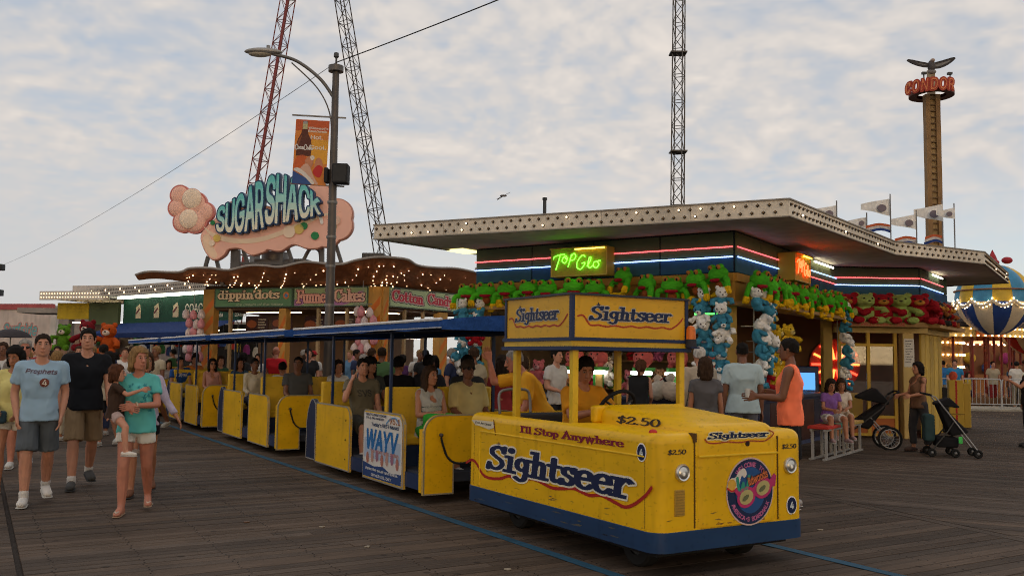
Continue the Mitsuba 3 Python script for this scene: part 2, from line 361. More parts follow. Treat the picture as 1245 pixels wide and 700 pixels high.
def strip(o, d, q0, q1, w):                  # a board along d from q0 to q1, w wide
    e = V(-d[1], d[0]); return sg.Polygon([o + d * q0, o + d * q1, o + d * q1 + e * w, o + d * q0 + e * w])
view = sg.Polygon([(-3.4, 4.2), (3.8, 4.2), (23, 36), (-24, 36)])
n2, t2 = TN[:2], TT[:2]
for i in range(-16, 265):
    o = TP[:2] + t2 * (i * PW)
    cuts = [-14.5, -9.2 + rng.uniform(-.6, .6), -3.895]
    segs = list(zip(cuts[:-1], cuts[1:])) + [(-3.855, -0.6 + rng.uniform(-1.6, 1.6))]
    segs += [(segs[-1][1], 12)]
    for a, b in segs:
        p = strip(o, n2, a + .003, b - .003, PW - GAP).intersection(left_half)
        if p.area > 0.02 and p.intersects(view): planks.append(p)
d3 = V(0.90, -0.43) / np.linalg.norm([0.90, -0.43]); e3 = V(-d3[1], d3[0])
for i in range(-46, 220):
    o = V(3.4, 9.8) + e3 * (i * PW)
    c = rng.uniform(1.5, 4.5)
    for a, b in ((-22, c), (c, c + 4.4), (c + 4.4, 24)):
        p = strip(o, d3, a + .003, b - .003, PW - GAP).intersection(right_half)
        if p.area > 0.02 and p.intersects(view): planks.append(p)
planks.append(strip(JA - jd * 6 + V(.012, .004), jd, 0, 20, 0.135))
planks = [g for p in planks for g in getattr(p, 'geoms', [p]) if g.geom_type == 'Polygon' and g.area > 0.02]
def seen(p):
    q = p.intersection(view)
    return (q.distance(sg.Point(0, 0))) / max(q.area, 0.05) ** 0.35
planks.sort(key=seen)
rest = []
for i, p in enumerate(planks):
    tone = plank_tone(); top = rng.uniform(-0.0035, 0.0)
    m = extrude(p, 0.022, top - 0.022)
    if i < 300: part('boardwalk', 'plank', m, 'm_wood', tone, False)
    else: rest.append((m, tone))
nails = []
disc = lathe([(0, .0012), (.0065, .0012), (.007, 0)], 6)
for i in range(-8, 62):
    for j in range(-12, 9):
        for q in (.028, .092):
            p = TP[:2] + t2 * (i * PW + q) + n2 * (j * .61 + rng.uniform(-.02, .02))
            if left_half.contains(sg.Point(*p)) and view.contains(sg.Point(*p)): m = disc.copy(); m.apply_translation((p[0], p[1], .0004)); nails.append((m, (.012, .010, .009)))
multi('boardwalk__nail_heads', nails, 'm_steel')
multi('boardwalk__far_planks', rest, 'm_wood')
# painted lane lines
LINE = (0.018, 0.075, 0.13)
for l0, l1, s0, s1 in ((-0.03, -0.62, -3.5, 26), (1.79, 1.60, -3.5, 26)):
    ws = np.linspace(s0, s1, 90); ed = []
    lo = [tr(l0 + (l1 - l0) * (s - s0) / (s1 - s0) - .05 + rng.uniform(-.006, .006), s)[:2] for s in ws]
    hi = [tr(l0 + (l1 - l0) * (s - s0) / (s1 - s0) + .05 + rng.uniform(-.006, .006), s)[:2] for s in ws]
    struct('lane_line', extrude(sg.Polygon(lo + hi[::-1]).buffer(0), 0.003, 0.002), 'm_dirty', LINE, label='faded blue painted tram lane line')

for i in range(9):
    x, y = rng.uniform(-2.5, 3.2), rng.uniform(5.2, 12)
    q = tr(0, 0); 
    if -.2 < untr((x, y))[0] < 1.8: x -= 2.6
    k = thing('litter_scrap', ['pale paper scrap on the boards, nearest to the camera', 'pale paper scrap left of the blue line', 'small cup lid on the boards', 'crumpled receipt on the boards', 'bent straw wrapper on the boards', 'torn ticket on the boards', 'flattened paper cup on the boards', 'white napkin corner on the boards', 'brown leaf-like paper shred on the boards'][i], 'litter')
    pts = [(x + .03 * math.cos(a) * rng.uniform(.5, 1.2), y + .03 * math.sin(a) * rng.uniform(.5, 1.2)) for a in np.linspace(0, 6.28, 8)[:-1]]
    part(k, 'paper', extrude(sg.Polygon(pts).buffer(0), .006, .001), 'm_print', (.30, .26, .2) if i != 8 else (.12, .06, .03), False)
# ------------------------------------------------------------------ plush toys
GREEN = (0.075, 0.44, 0.022); ORANGE = (0.62, 0.24, 0.015); TAN = (0.42, 0.17, 0.04)
def frog(X, label, var=0):
    k = thing('plush_frog', label, 'plush toy', 'green plush frogs along the stall shelf')
    r = random.Random(var)
    head = ell((0, 0.0, .34), (.20, .15, .135)); body = ell((0, .03, .16), (.13, .10, .15))
    lumps = [head, body]; paws = []
    for s in (-1, 1):
        lumps += [ell((s * .105, .0, .455), (.068, .06, .062))]
        sw = r.uniform(-.04, .05); hx = s * (.27 + r.uniform(-.03, .03)); hz = .08 + r.uniform(-.05, .10)
        lumps.append(tube(spline([(s * .12, 0, .24), (s * .24, -.05, .25), (hx, -.10 + sw, hz)], 3), .050, 8))
        paws.append(('hand', [ell((hx + j * .045, -.12 + sw - .012 * (j == 0), hz - .05), (.028, .034, .062), 1) for j in (-1, 0, 1)] + [ell((hx, -.11 + sw, hz - .005), (.066, .05, .052), 1)]))
        fx, fz = s * (.12 + r.uniform(-.02, .04)), -.02 + r.uniform(-.03, .05)
        paws.append(('foot', [ell((fx + j * .04, -.15, fz), (.026, .05, .03), 1) for j in (-1, 0, 1)] + [ell((fx, -.09, fz), (.06, .08, .05), 1)]))
    for nm_, ms_ in paws: part(k, nm_, cat(ms_), 'm_plush', (0.70, 0.43, 0.012), True, X)
    part(k, 'body', cat(lumps), 'm_plush', tuple(np.array(GREEN) * r.uniform(.85, 1.15)), True, X)
    for s in (-1, 1):
        part(k, 'eye', ell((s * .105, -.045, .47), (.050, .034, .048)), 'm_plush', TAN, True, X)
        part(k, 'pupil', ell((s * .10, -.076, .465), (.018, .010, .026), 1), 'm_matte', BLACK, True, X)
    part(k, 'mouth', ell((0, -.112, .265), (.12, .05, .04)), 'm_plush', (.30, .012, .025), True, X)
    part(k, 'belly', ell((0, -.03, .15), (.085, .075, .10)), 'm_plush', (.26, .07, .02), True, X)
    return k
def bear(X, label, group, c1, c2, c3, var=0, name='plush_bear', s=1.0):
    """A plain stuffed bear."""
    k = thing(name, label, 'plush toy', group)
    r = random.Random(var); X = X @ np.diag([s, s, s, 1.0])
    body = ell((0, 0, .13), (.105, .09, .13)); head = ell((0, -.015, .31), (.105, .095, .095))
    limbs = []
    for q in (-1, 1):
        limbs.append(tube([(q * .08, -.02, .20), (q * .155, -.09, .15 + r.uniform(-.04, .06)), (q * .16, -.12, .13 + r.uniform(-.04, .06))], [.035, .04, .045], 8))
        limbs.append(tube([(q * .06, -.02, .05), (q * .10, -.12, .025), (q * .105, -.155, .03)], [.045, .05, .05], 8))
    part(k, 'body', cat([body] + limbs), 'm_plush', c1, True, X)
    part(k, 'head', cat([head, ell((-.075, 0, .39), (.038, .022, .038), 1), ell((.075, 0, .39), (.038, .022, .038), 1)]), 'm_plush', c2, True, X)
    part(k, 'muzzle', ell((0, -.095, .285), (.05, .035, .04)), 'm_plush', c3, True, X)
    part(k, 'nose', ell((0, -.128, .30), (.016, .012, .012), 1), 'm_matte', BLACK, True, X)
    for q in (-1, 1): part(k, 'eye', ell((q * .042, -.098, .335), (.012, .008, .014), 1), 'm_matte', BLACK, True, X)
    return k
def pig(X, label):
    k = thing('plush_pig', label, 'plush toy', 'pink plush pigs above the game lights')
    P = (0.50, 0.11, 0.10)
    part(k, 'body', cat([ell((0, 0, .16), (.18, .155, .165))] + [ell((q * .09, -.08, .02), (.05, .06, .05), 1) for q in (-1, 1)]), 'm_plush', P, True, X)
    part(k, 'snout', tube([(0, -.12, .15), (0, -.19, .145)], [.062, .058], 12), 'm_plush', (.60, .17, .15), 30, X)
    for q in (-1, 1):
        part(k, 'nostril', ell((q * .022, -.192, .147), (.012, .006, .017), 1), 'm_matte', (.08, .01, .01), True, X)
        part(k, 'ear', ell((q * .11, -.03, .31), (.05, .02, .055), 1), 'm_plush', (.42, .08, .08), True, X)
        part(k, 'eye', ell((q * .06, -.142, .215), (.016, .010, .02), 1), 'm_matte', BLACK, True, X)
    return k

# ------------------------------------------------------------------ corner arcade stall with the wide flat roof
WA, WB, WC, WD, WE = V(-0.68, 17.25), V(3.53, 14.31), V(6.94, 19.46), V(8.79, 19.48), V(10.56, 21.96)
EF, EG, EH, EI, EJ = V(-2.45, 15.85), V(3.92, 12.72), V(7.25, 17.05), V(9.68, 18.45), V(12.5, 22.7)
u_ = lambda a: a / np.linalg.norm(a)
AB, BC, DE = u_(WB - WA), u_(WC - WB), u_(WE - WD)
stall = thing('arcade_stall', 'corner arcade stall with wide flat roof, bulb studded fascia and neon lines', 'stall')
WF, WG = WE + V(-6.5, 6.0), WA + V(4.6, 6.6)
walls = [WA, WB, WC, WD, WE]
core = [WA, WB, WC, WD, WE, WF, WG]
# upper band: dark panels between the shelf and the soffit
def inset(pts, d): return list(sg.Polygon(pts).buffer(-d, join_style=2).exterior.coords)[:-1]
band = sg.Polygon(core).difference(sg.Polygon(core).buffer(-0.12, join_style=2))
part(stall, 'upper_wall', extrude(band, 0.68, 2.98), 'm_matte', (0.014, 0.024, 0.04), False)
part(stall, 'ceiling', extrude(sg.Polygon(core).buffer(-0.02, join_style=2), 0.05, 2.93), 'm_dirty', (0.10, 0.09, 0.07), False)
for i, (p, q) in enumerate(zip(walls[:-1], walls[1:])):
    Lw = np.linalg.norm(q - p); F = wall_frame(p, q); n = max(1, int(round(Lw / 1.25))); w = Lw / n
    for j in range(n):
        part(stall, 'upper_panel', rbox(j * w + .012, 3.27, .002, (j + 1) * w - .012, 3.64, .03, .008), 'm_matte', (0.085, 0.12, 0.07) if i != 1 else (0.13, 0.14, 0.06), 30, F)  # green glow of hidden tubes is put into the upper panel colour
        part(stall, 'lower_panel', rbox(j * w + .012, 3.0, .002, (j + 1) * w - .012, 3.255, .03, .008), 'm_matte', (0.02, 0.075, 0.17) if j % 2 else (0.028, 0.09, 0.14), 30, F)
    part(stall, 'fascia_board', box(0.0, 2.855, 0.0, Lw, 2.985, .045), 'm_dirty', (0.50, 0.25, 0.045), False, F)
# roof slab, soffit, fascia strips
roofpts = [EF, EG, EH, EI, EJ, EJ + V(-5.5, 6.5), EF + u_(V(1.7, 2.1)) * 11.5]
part(stall, 'roof', extrude(sg.Polygon(roofpts).buffer(-0.05, join_style=2), 0.16, 3.70), 'm_dirty', (0.10, 0.095, 0.085), False)
part(stall, 'soffit', extrude(sg.Polygon(roofpts).buffer(-0.045, join_style=2), 0.03, 3.665), 'm_dirty', (0.46, 0.40, 0.31), False)
eaves = [EF, EG, EH, EI, EJ]; sock, lit = [], []
eaves_all = [roofpts[6]] + eaves + [roofpts[5]]
for i, (p, q) in enumerate(zip(eaves_all[:-1], eaves_all[1:])):
    F = wall_frame(p, q); Lw = np.linalg.norm(q - p); n = max(1, int(round(Lw / 1.55)))
    for j in range(n):
        part(stall, 'fascia_panel', rbox(j * Lw / n + .002, 3.655, -.04, (j + 1) * Lw / n - .002, 3.885, .0, .006), 'm_dirty', tuple(V(.74, .66, .54) * random.uniform(.88, 1.1)), 30, F)
    part(stall, 'fascia_rail', box(-.01, 3.885, -.05, Lw + .01, 3.905, .02), 'm_dirty', (.30, .27, .23), False, F)
    part(stall, 'fascia_lip', box(-.01, 3.638, -.05, Lw + .01, 3.655, .018), 'm_dirty', (.36, .32, .27), False, F)
    if 1 <= i <= 4:
        pitch = 0.165
        for j in range(int(Lw / pitch)):
            for row in (0, 1):
                x = (j + .35 + .5 * row) * pitch; y = 3.715 + .108 * (1 - row)
                if x > Lw - .03: continue
                o = lathe([(.03, .0), (.026, .012), (.0, .014)], 4, (0, 0, 1), (x, y, 0.0)); o.apply_transform(F); sock.append((o, (.03, .024, .02)))
                b = ell((x, y, .028), .016, 1); b.apply_transform(F)
                if random.random() < (.12 if i == 1 else .025): lit.append(b)
                else: sock.append((b, (.22, .14, .07)))
multi(stall + '__bulb_sockets', sock, 'm_steel', True)
k = numbered(stall + '__lit_bulbs'); put(k, cat(lit), 'm_matte', WHITE, True, emit=(.8, .58, .36)); labels[k] = {'kind': 'stuff'}
# neon lines, one tube per wall and colour (they cross over behind the red sign)
def neon_run(y0, y1, p, q, x0, x1, emit, F):
    Lw = np.linalg.norm(q - p)
    part(stall, 'neon_tube', cyl((x0 * Lw, y0, .055), (x1 * Lw, y1, .055), .0125, 8), 'm_matte', WHITE, True, F, emit=emit)
NR, NB = (.52, .045, .05), (.20, .34, .70)
for p, q, (ra, rb), (ba, bb), x0, x1 in ((WA, WB, (3.40, 3.40), (3.24, 3.24), 0, 1), (WB, WC, (3.40, 3.40), (3.24, 3.24), 0, .62), (WB, WC, (3.27, 3.27), (3.40, 3.40), .62, 1),
                                         (WC, WD, (3.42, 3.42), (3.26, 3.26), .0, 1), (WD, WE, (3.42, 3.42), (3.26, 3.26), 0, .8)):
    F = wall_frame(p, q); neon_run(ra, rb, p, q, x0, x1, NR, F); neon_run(ba, bb, p, q, x0, x1, NB, F)
for p, q, x0, x1 in ((WB, WC, .70, .93), (WD, WE, .32, .68)):
    F = wall_frame(p, q); Lw = np.linalg.norm(q - p)
    part(stall, 'tube_lamp', cyl((x0 * Lw, 3.585, .10), (x1 * Lw, 3.585, .10), .022, 8), 'm_matte', WHITE, True, F, emit=(1.6, 1.5, 1.15))
F = wall_frame(WA + V(-.55, .38), WA)
part(stall, 'soffit_lamp', box(.12, 3.632, -.35, .52, 3.66, .25), 'm_matte', WHITE, False, F, emit=(.55, .50, .22))
# sign boxes on the wall
GLO = [[(0, .62), (.05, .74), (.30, .82), (.55, .84)], [(.33, .83), (.24, .5), (.12, .12)], [(.62, .60), (.50, .72), (.42, .52), (.55, .42), (.66, .60), (.60, .76), (.50, .70)],
       [(.86, .82), (.78, .5), (.70, .22)], [(.82, .66), (.95, .84), (1.06, .74), (.98, .56), (.80, .54)],
       [(1.50, .66), (1.36, .74), (1.14, .46), (1.12, .18), (1.30, .10), (1.46, .30), (1.49, .40)], [(1.49, .40), (1.34, .37)],
       [(1.58, .20), (1.72, .44), (1.76, .62), (1.68, .60), (1.62, .30), (1.70, .13), (1.84, .24)],
       [(2.04, .42), (1.90, .38), (1.88, .20), (2.00, .12), (2.12, .26), (2.06, .42), (2.20, .44)]]
def neon_sign(name, label, p, q, xc, w, h, yc, emit, txt=(1, 1), jut=.26):
    k = thing(name, label, 'sign'); F = wall_frame(p, q); Lw = np.linalg.norm(q - p); x0 = xc * Lw - w / 2
    Xs = F @ frame((x0, yc - h / 2, .035), (1, 0, 0), (0, 1, 0))
    part(k, 'box', rbox(0, 0, 0, w, h, jut, .012), 'm_dirty', (.50, .36, .045), 30, Xs)
    for a in ((0, h - .02, jut, w, h, jut + .07), (0, 0, jut, .02, h - .02, jut + .012), (w - .02, 0, jut, w, h - .02, jut + .012), (.02, 0, jut, w - .02, .02, jut + .012)):
        part(k, 'rim', box(*a), 'm_paint', (.55, .36, .06), False, Xs)
    part(k, 'tube_lamp', cyl((w * .45, h - .035, jut + .04), (w * .97, h - .035, jut + .04), .010, 8), 'm_matte', WHITE, True, Xs, emit=(1.2, .9, .12))
    for s in GLO:
        pts = [(w * .06 + a / 2.25 * w * .86 * txt[0], h * .16 + b * h * .74 * txt[1], jut + .035) for a, b in s]
        part(k, 'neon_letter', tube(spline(pts, 6), .0105, 6), 'm_matte', WHITE, True, Xs, emit=emit)
    return k
neon_sign('neon_sign', 'mustard box sign with green neon script on the long stall front', WA, WB, .475, 1.13, .50, 3.27, (.12, 1.1, .02))
neon_sign('neon_sign', 'mustard box sign with glowing red neon script on the receding stall wall', WB, WC, .425, 1.0, .50, 3.28, (2.0, .10, .02), jut=.30)
# posts, shelf, counter, interior
post = lambda p, w=.16, z0=0, z1=2.93, col=(.52, .34, .09): part(stall, 'post', rbox(p[0] - w / 2, p[1] - w / 2, z0, p[0] + w / 2, p[1] + w / 2, z1, .015), 'm_dirty', col, 30)
post(WA + AB * .12 + V(.1, .2)); post(WA + AB * 2.6 + V(.1, .25), .12); post(WB + V(.02, .32), .16); post(WC + V(-.12, .15), .20)
for p, q in ((WA, WB), (WB, WC), (WC, WD), (WD, WE)):
    F = wall_frame(p, q); Lw = np.linalg.norm(q - p)
    part(stall, 'shelf', box(0.0, 2.47 if p is not WC and p is not WD else 2.36, -.05, Lw, 2.53 if p is not WC and p is not WD else 2.46, .40), 'm_dirty', (.34, .20, .07), False, F)
    part(stall, 'shelf_back', box(0.0, 2.53, -.04, Lw, 2.855, -.01), 'm_dirty', (.48, .26, .05), False, F)
for p, q in ((WA, WB), (WB, WC)):
    F = wall_frame(p, q); Lw = np.linalg.norm(q - p)
    part(stall, 'counter', box(.15, 0, -.55, Lw - .25, .92, -.12), 'm_dirty', (.05, .06, .12), False, F)
    part(stall, 'counter_top', box(.10, .92, -.62, Lw - .2, .97, -.02), 'm_paint', (.04, .05, .09), False, F)
    n = int(Lw / .9)
    for j in range(n): part(stall, 'counter_panel', rbox(.2 + j * (Lw - .5) / n, .08, -.118, .2 + (j + 1) * (Lw - .5) / n - .03, .86, -.1, .01), 'm_paint', (.016, .022, .05) if j % 2 else (.05, .018, .018), 30, F)
# back wall and floor of the stall
bw = [WA + V(1.6, 3.3), WB + V(.35, 4.9), WC + V(-2.3, 1.5)]
for p, q in zip(bw[:-1], bw[1:]):
    F = wall_frame(p, q); Lw = np.linalg.norm(q - p)
    part(stall, 'back_wall', box(0, 0, -.06, Lw, 2.93, 0), 'm_dirty', (.16, .10, .05), False, F)
    for z in (.95, 1.55, 2.15): part(stall, 'back_shelf', box(0, z, 0, Lw, z + .03, .34), 'm_dirty', (.22, .13, .06), False, F)
part(stall, 'side_wall', box(0, 0, -.1, 3.4, 2.93, 0), 'm_dirty', (.07, .045, .025), False, wall_frame(WA + V(.0, .0), WA + u_(V(1.7, 2.1)) * 3.4))
F = wall_frame(WA, WB)
for x in (1.0, 2.6, 4.2):
    part(stall, 'ceiling_lamp', box(x, 2.90, -1.6, x + .9, 2.925, -1.5), 'm_matte', WHITE, False, F, emit=(6.0, 4.6, 2.5))
F = wall_frame(WB, WC)
part(stall, 'ceiling_lamp', box(2.2, 2.90, -1.4, 3.2, 2.925, -1.3), 'm_matte', WHITE, False, F, emit=(6.0, 4.6, 2.5))
part(stall, 'green_tube', cyl((4.55, 2.33, .22), (4.95, 2.33, .22), .015, 8), 'm_matte', WHITE, True, wall_frame(WA, WB), emit=(.05, .75, .08))
# pigs on lit green pedestals
F = wall_frame(WA, WB)
for i, x in enumerate((2.02, 2.50, 3.38, 4.02, 4.62)):
    X = F @ frame((x, 1.47, -.30 + .0), (1, 0, 0), (0, 0, -1))
    pk = thing('game_pedestal', f'green game pedestal with a white light bar, {["first", "second", "third", "fourth", "fifth"][i]} from the left behind the counter', 'pedestal')
    part(pk, 'column', cyl((x, .97, -.32), (x, 1.34, -.32), .10, 14), 'm_paint', (.03, .20, .03), 40, F)
    part(pk, 'top', cyl((x, 1.40, -.32), (x, 1.46, -.32), .20, 16), 'm_paint', (.05, .24, .04), 40, F)
    part(pk, 'light_bar', rbox(x - .16, 1.335, -.36, x + .16, 1.395, -.12, .02), 'm_matte', WHITE, True, F, emit=(1.5, 1.5, 1.45))
    pig(F @ frame((x, 1.465, -.30), (1, 0, 0), (0, 0, -1), (0, 1, 0)), ['leftmost pink plush pig, half hidden by the tram post', 'second pink plush pig from the left, behind the driver', 'third pink plush pig from the left above a light bar', 'fourth pink plush pig from the left, beside a post', 'rightmost pink plush pig, near the orange beacon'][i])
def up_frame(F, x, z, out, yaw=0, tilt=0):
    """Toy frame on a wall: its front (-y) turned to the street."""
    return F @ frame((x, z, out), (1, 0, 0), (0, 0, -1), (0, 1, 0)) @ rotz(yaw) @ trimesh.transformations.rotation_matrix(tilt, (1, 0, 0))
ORD = ['first', 'second', 'third', 'fourth', 'fifth', 'sixth', 'seventh', 'eighth', 'ninth', 'tenth', 'eleventh', 'twelfth', 'thirteenth', 'fourteenth']
F = wall_frame(WA, WB)
for i, x in enumerate((.0, .46, .92, 1.40, 1.86, 2.32, 2.80, 3.28, 3.74, 4.20, 4.66, 5.06)):
    frog(up_frame(F, x, 2.54 + (.10 if i in (7, 11) else 0) + random.uniform(-.05, .05), .26, random.uniform(-.7, .7), random.uniform(-.1, .42)) @ np.diag([.92, .92, .90, 1.0]), f'green plush frog, {ORD[i]} from the left along the long front shelf', i)
F = wall_frame(WB, WC)
for i in range(14):
    frog(up_frame(F, .20 + i * .40, 2.54 + random.uniform(-.05, .05), .26, random.uniform(-.8, .3), random.uniform(-.05, .42)) @ np.diag([.86, .9, .9, 1.0]), f'green plush frog, {ORD[i]} from the corner along the receding shelf', 40 + i)
# hanging columns of white and blue bears
PB = (.72, .70, .66); BL = (.05, .22, .33); RD = (.30, .012, .02)
def column(F, x, out, z0, n, wide, tag, seed):
    r = random.Random(seed); c = 0
    for i in range(n):
        for j in range(wide):
            red = r.random() < .16
            c1, c2 = ((BL, PB), (PB, BL), (BL, PB))[(i + j) % 3]
            if red: c1 = RD
            rowname = ['lowest', 'second', 'third', 'fourth', 'fifth', 'sixth', 'seventh', 'eighth'][i]
            col = '' if wide == 1 else (['left hand', 'right hand'] if wide == 2 else ['left', 'middle', 'right'])[j] + ' '
            bear(up_frame(F, x + (j - (wide - 1) / 2) * .30 + r.uniform(-.04, .04), z0 + i * .235 + r.uniform(-.02, .02), out + r.uniform(-.03, .03), r.uniform(-.6, .6), r.uniform(-.2, .5)),
                 f'{"red" if red else "white and blue"} plush bear, {col}in {rowname} row up, {tag}', f'plush bears in the bunch {tag}', c1, c2, PB, seed * 50 + c, s=.92); c += 1
    part(stall, 'hanging_cord', cyl((x, z0, out - .12), (x, 2.5, out - .12), .012, 6), 'm_matte', (.3, .28, .24), True, F)
column(wall_frame(WA, WB), .20, .42, 1.12, 6, 2, 'left end of stall', 1)
column(wall_frame(WA, WB), 4.93, .40, 1.18, 6, 2, 'left of stall corner', 2)
column(wall_frame(WB, WC), .20, .36, 1.18, 6, 2, 'right of stall corner', 3)
column(wall_frame(WB, WC), 5.55, .34, 1.05, 7, 1, 'by arcade door', 4)
# yellow bears and other toys inside on the shelves
F = wall_frame(WB, WC)
for i, (x, z) in enumerate(((1.5, 1.55), (1.95, 1.25), (1.55, 1.05), (2.0, 1.75), (2.5, 1.4), (2.35, 1.05), (1.7, 2.0), (2.75, 1.8))):
    bear(up_frame(F, x, z, .02, random.uniform(-.5, .5)), f'yellow plush bear, {ORD[i]} in the pile behind the customers', 'yellow plush bears behind the customers', (.55, .36, .02), (.58, .40, .03), (.62, .52, .2), 300 + i, s=1.15)
    part(stall, 'hook', cyl((x, z + .2, -.1), (x, z + .2, -.5), .01, 6), 'm_steel', GREY, True, F)
cols = [(RD, 'dark red'), ((.5, .3, .2), 'tan'), ((.06, .22, .05), 'green'), ((.4, .1, .25), 'magenta'), ((.5, .48, .42), 'white'), ((.04, .1, .3), 'blue'), ((.5, .33, .03), 'yellow')]
for wi, (p, q) in enumerate(zip(bw[:-1], bw[1:])):
    F = wall_frame(p, q); Lw = np.linalg.norm(q - p); n = int(Lw / .42)
    for zi, z in enumerate((.98, 1.58, 2.18)):
        for j in range(n):
            c, nm = cols[(j * 3 + zi * 2 + wi) % 7]
            bear(up_frame(F, .2 + j * Lw / n, z, .17, random.uniform(-.4, .4)), f'{nm} plush bear on the {["lowest", "middle", "top"][zi]} back shelf behind the {["long front", "receding front"][wi]}',
                 f'{nm} bears on the {["lowest", "middle", "top"][zi]} back shelf of the {["long", "receding"][wi]} front', c, c, tuple(np.array(c) * .6 + .2), 500 + j + 20 * zi, s=1.05)
F = wall_frame(WA, WB); CT = [((.34, .02, .03), 'red'), ((.55, .50, .42), 'cream'), ((.5, .14, .16), 'pink'), ((.06, .2, .05), 'dark green'), ((.30, .12, .04), 'brown')]
for j in range(12):
    c, nm = CT[j % 5]; bear(up_frame(F, .45 + j * .36, .97 + (.0 if j % 2 else .16), -.42 - .22 * (j % 2), random.uniform(-.5, .5)), f'{nm} plush bear heaped on the long counter, {ORD[j]} from the left', 'plush bears heaped on the long counter', c, c, tuple(np.array(c) * .6 + .2), 700 + j, s=1.05)
# two big soft skittles lying on the counter, and a yellow pom-pom
for i, (px, ln, c) in enumerate(((3.72, .20, (.55, .50, .42)), (4.15, -.15, (.56, .46, .36)))):
    k = thing('soft_skittle', ['cream stuffed skittle leaning behind the steering wheel', 'cream stuffed skittle lying right of its twin on the counter'][i], 'plush toy', None)
    X = wall_frame(WA, WB) @ frame((px, 1.0, .0), (1, 0, 0), (0, 1, 0)) @ trimesh.transformations.rotation_matrix((-.8, .9)[i], (0, 0, 1))
    part(k, 'body', lathe([(0, -.02), (.11, 0), (.16, .12), (.13, .26), (.06, .36), (.075, .44), (.05, .50), (0, .51)], 18, (0, 1, 0)), 'm_plush', c, True, X)
    part(k, 'stripe', lathe([(.083, .34), (.086, .36), (.083, .38)], 18, (0, 1, 0)), 'm_plush', RD if i else BLACK, True, X)
k = thing('pom_pom', 'spiky yellow pom-pom on the counter by the right tram post', 'toy')
sp = [cyl((0, 0, 0), v * random.uniform(.15, .22), .012, 4) for v in sph_pts(1, 2)[::2]]
part(k, 'strands', cat(sp), 'm_plush', (.62, .48, .02), True, wall_frame(WA, WB) @ frame((4.88, 1.12, .02), (1, 0, 0), (0, 1, 0)))
# shelf of round plush animals on the door side
bc = [(RD, 'dark red'), ((.30, .40, .12), 'pale green'), ((.30, .10, .03), 'brown'), ((.28, .38, .10), 'lime green'), (RD, 'crimson'), ((.03, .03, .03), 'black')]
F = wall_frame(WC, WD); nm = 0
for i in range(5):
    c, n_ = bc[(0, 1, 4, 3, 0)[i]]
    bear(up_frame(F, .18 + i * .38, 2.45, .22, random.uniform(-.3, .3)) @ np.diag([1.5, 1.2, 1.0, 1]), f'round {n_} plush bear, {ORD[i]} from the left above the arcade door', 'round plush bears above the arcade door', c, c, (.45, .2, .04) if i % 2 == 0 else c, 800 + i, s=1.5)
F = wall_frame(WD, WE)
for i in range(5):
    c, n_ = bc[(4, 5, 2, 0, 2)[i]]
    bear(up_frame(F, .18 + i * .42, 2.45, .22, random.uniform(-.3, .3)) @ np.diag([1.5, 1.2, 1.0, 1]), f'round {n_} plush bear, {ORD[i]} from the corner on the far right shelf', 'round plush bears on the far right shelf', c, c, (.5, .24, .04), 850 + i, s=1.25)
# small lettered strip under that shelf
decal(stall, 'lettered_strip', place(inter('WIN A PRIZE EVERY TIME', .075, True), .06, 2.375), wall_frame(WC, WD) @ frame((0, 0, .40), (1, 0, 0), (0, 1, 0)), (.35, .02, .02))
part(stall, 'lintel', box(0, 2.24, -.06, 2.0, 2.355, .06), 'm_dirty', (.50, .36, .13), False, wall_frame(WC, WD))
part(stall, 'lintel', box(0, 2.24, -.06, 3.05, 2.355, .06), 'm_dirty', (.48, .34, .12), False, wall_frame(WD, WE))
# glazed door front between C and D
F = wall_frame(WC, WD); FR = (.50, .31, .04)
for x in (.10, .72, 1.30): part(stall, 'door_frame', box(x - .035, 0.05, -.03, x + .035, 2.24, .03), 'm_dirty', FR, False, F)
for z in (.05, .42, 1.95): part(stall, 'door_rail', box(.135, z, -.025, 1.265, z + .06, .025), 'm_dirty', FR, False, F)
part(stall, 'door_panel', box(.75, .11, -.012, 1.26, .42, .012), 'm_dirty', (.36, .10, .02), False, F)
part(stall, 'door_panel', box(.14, .11, -.012, .68, .42, .012), 'm_dirty', (.36, .10, .02), False, F)
for a, b in ((.14, .68), (.76, 1.26)): part(stall, 'door_glass', box(a, .48, -.004, b, 1.95, .004), 'm_glass', WHITE, False, F)
part(stall, 'corner_post', rbox(1.42, 0, -.1, 1.66, 2.24, .12, .015), 'm_dirty', (.52, .37, .13), 30, F)
nt = thing('paper_notice', 'white paper notice pinned to the cream corner post', 'notice')
part(nt, 'sheet', box(1.44, 1.52, .122, 1.66, 2.12, .128), 'm_print', (.50, .48, .42), False, F)
for j in range(9): part(nt, 'text_line', box(1.47, 2.06 - j * .055, .129, 1.63 - .03 * (j % 3), 2.075 - j * .055, .131), 'm_print', (.08, .08, .09), False, F)
F = wall_frame(WD, WE)
for j in range(5):
    part(stall, 'wall_panel', rbox(.12 + j * .46, .0, -.05, .12 + (j + 1) * .46 - .05, 2.24, .0, .012), 'm_dirty', (.50, .33, .05) if j % 2 else (.42, .27, .04), 30, F)
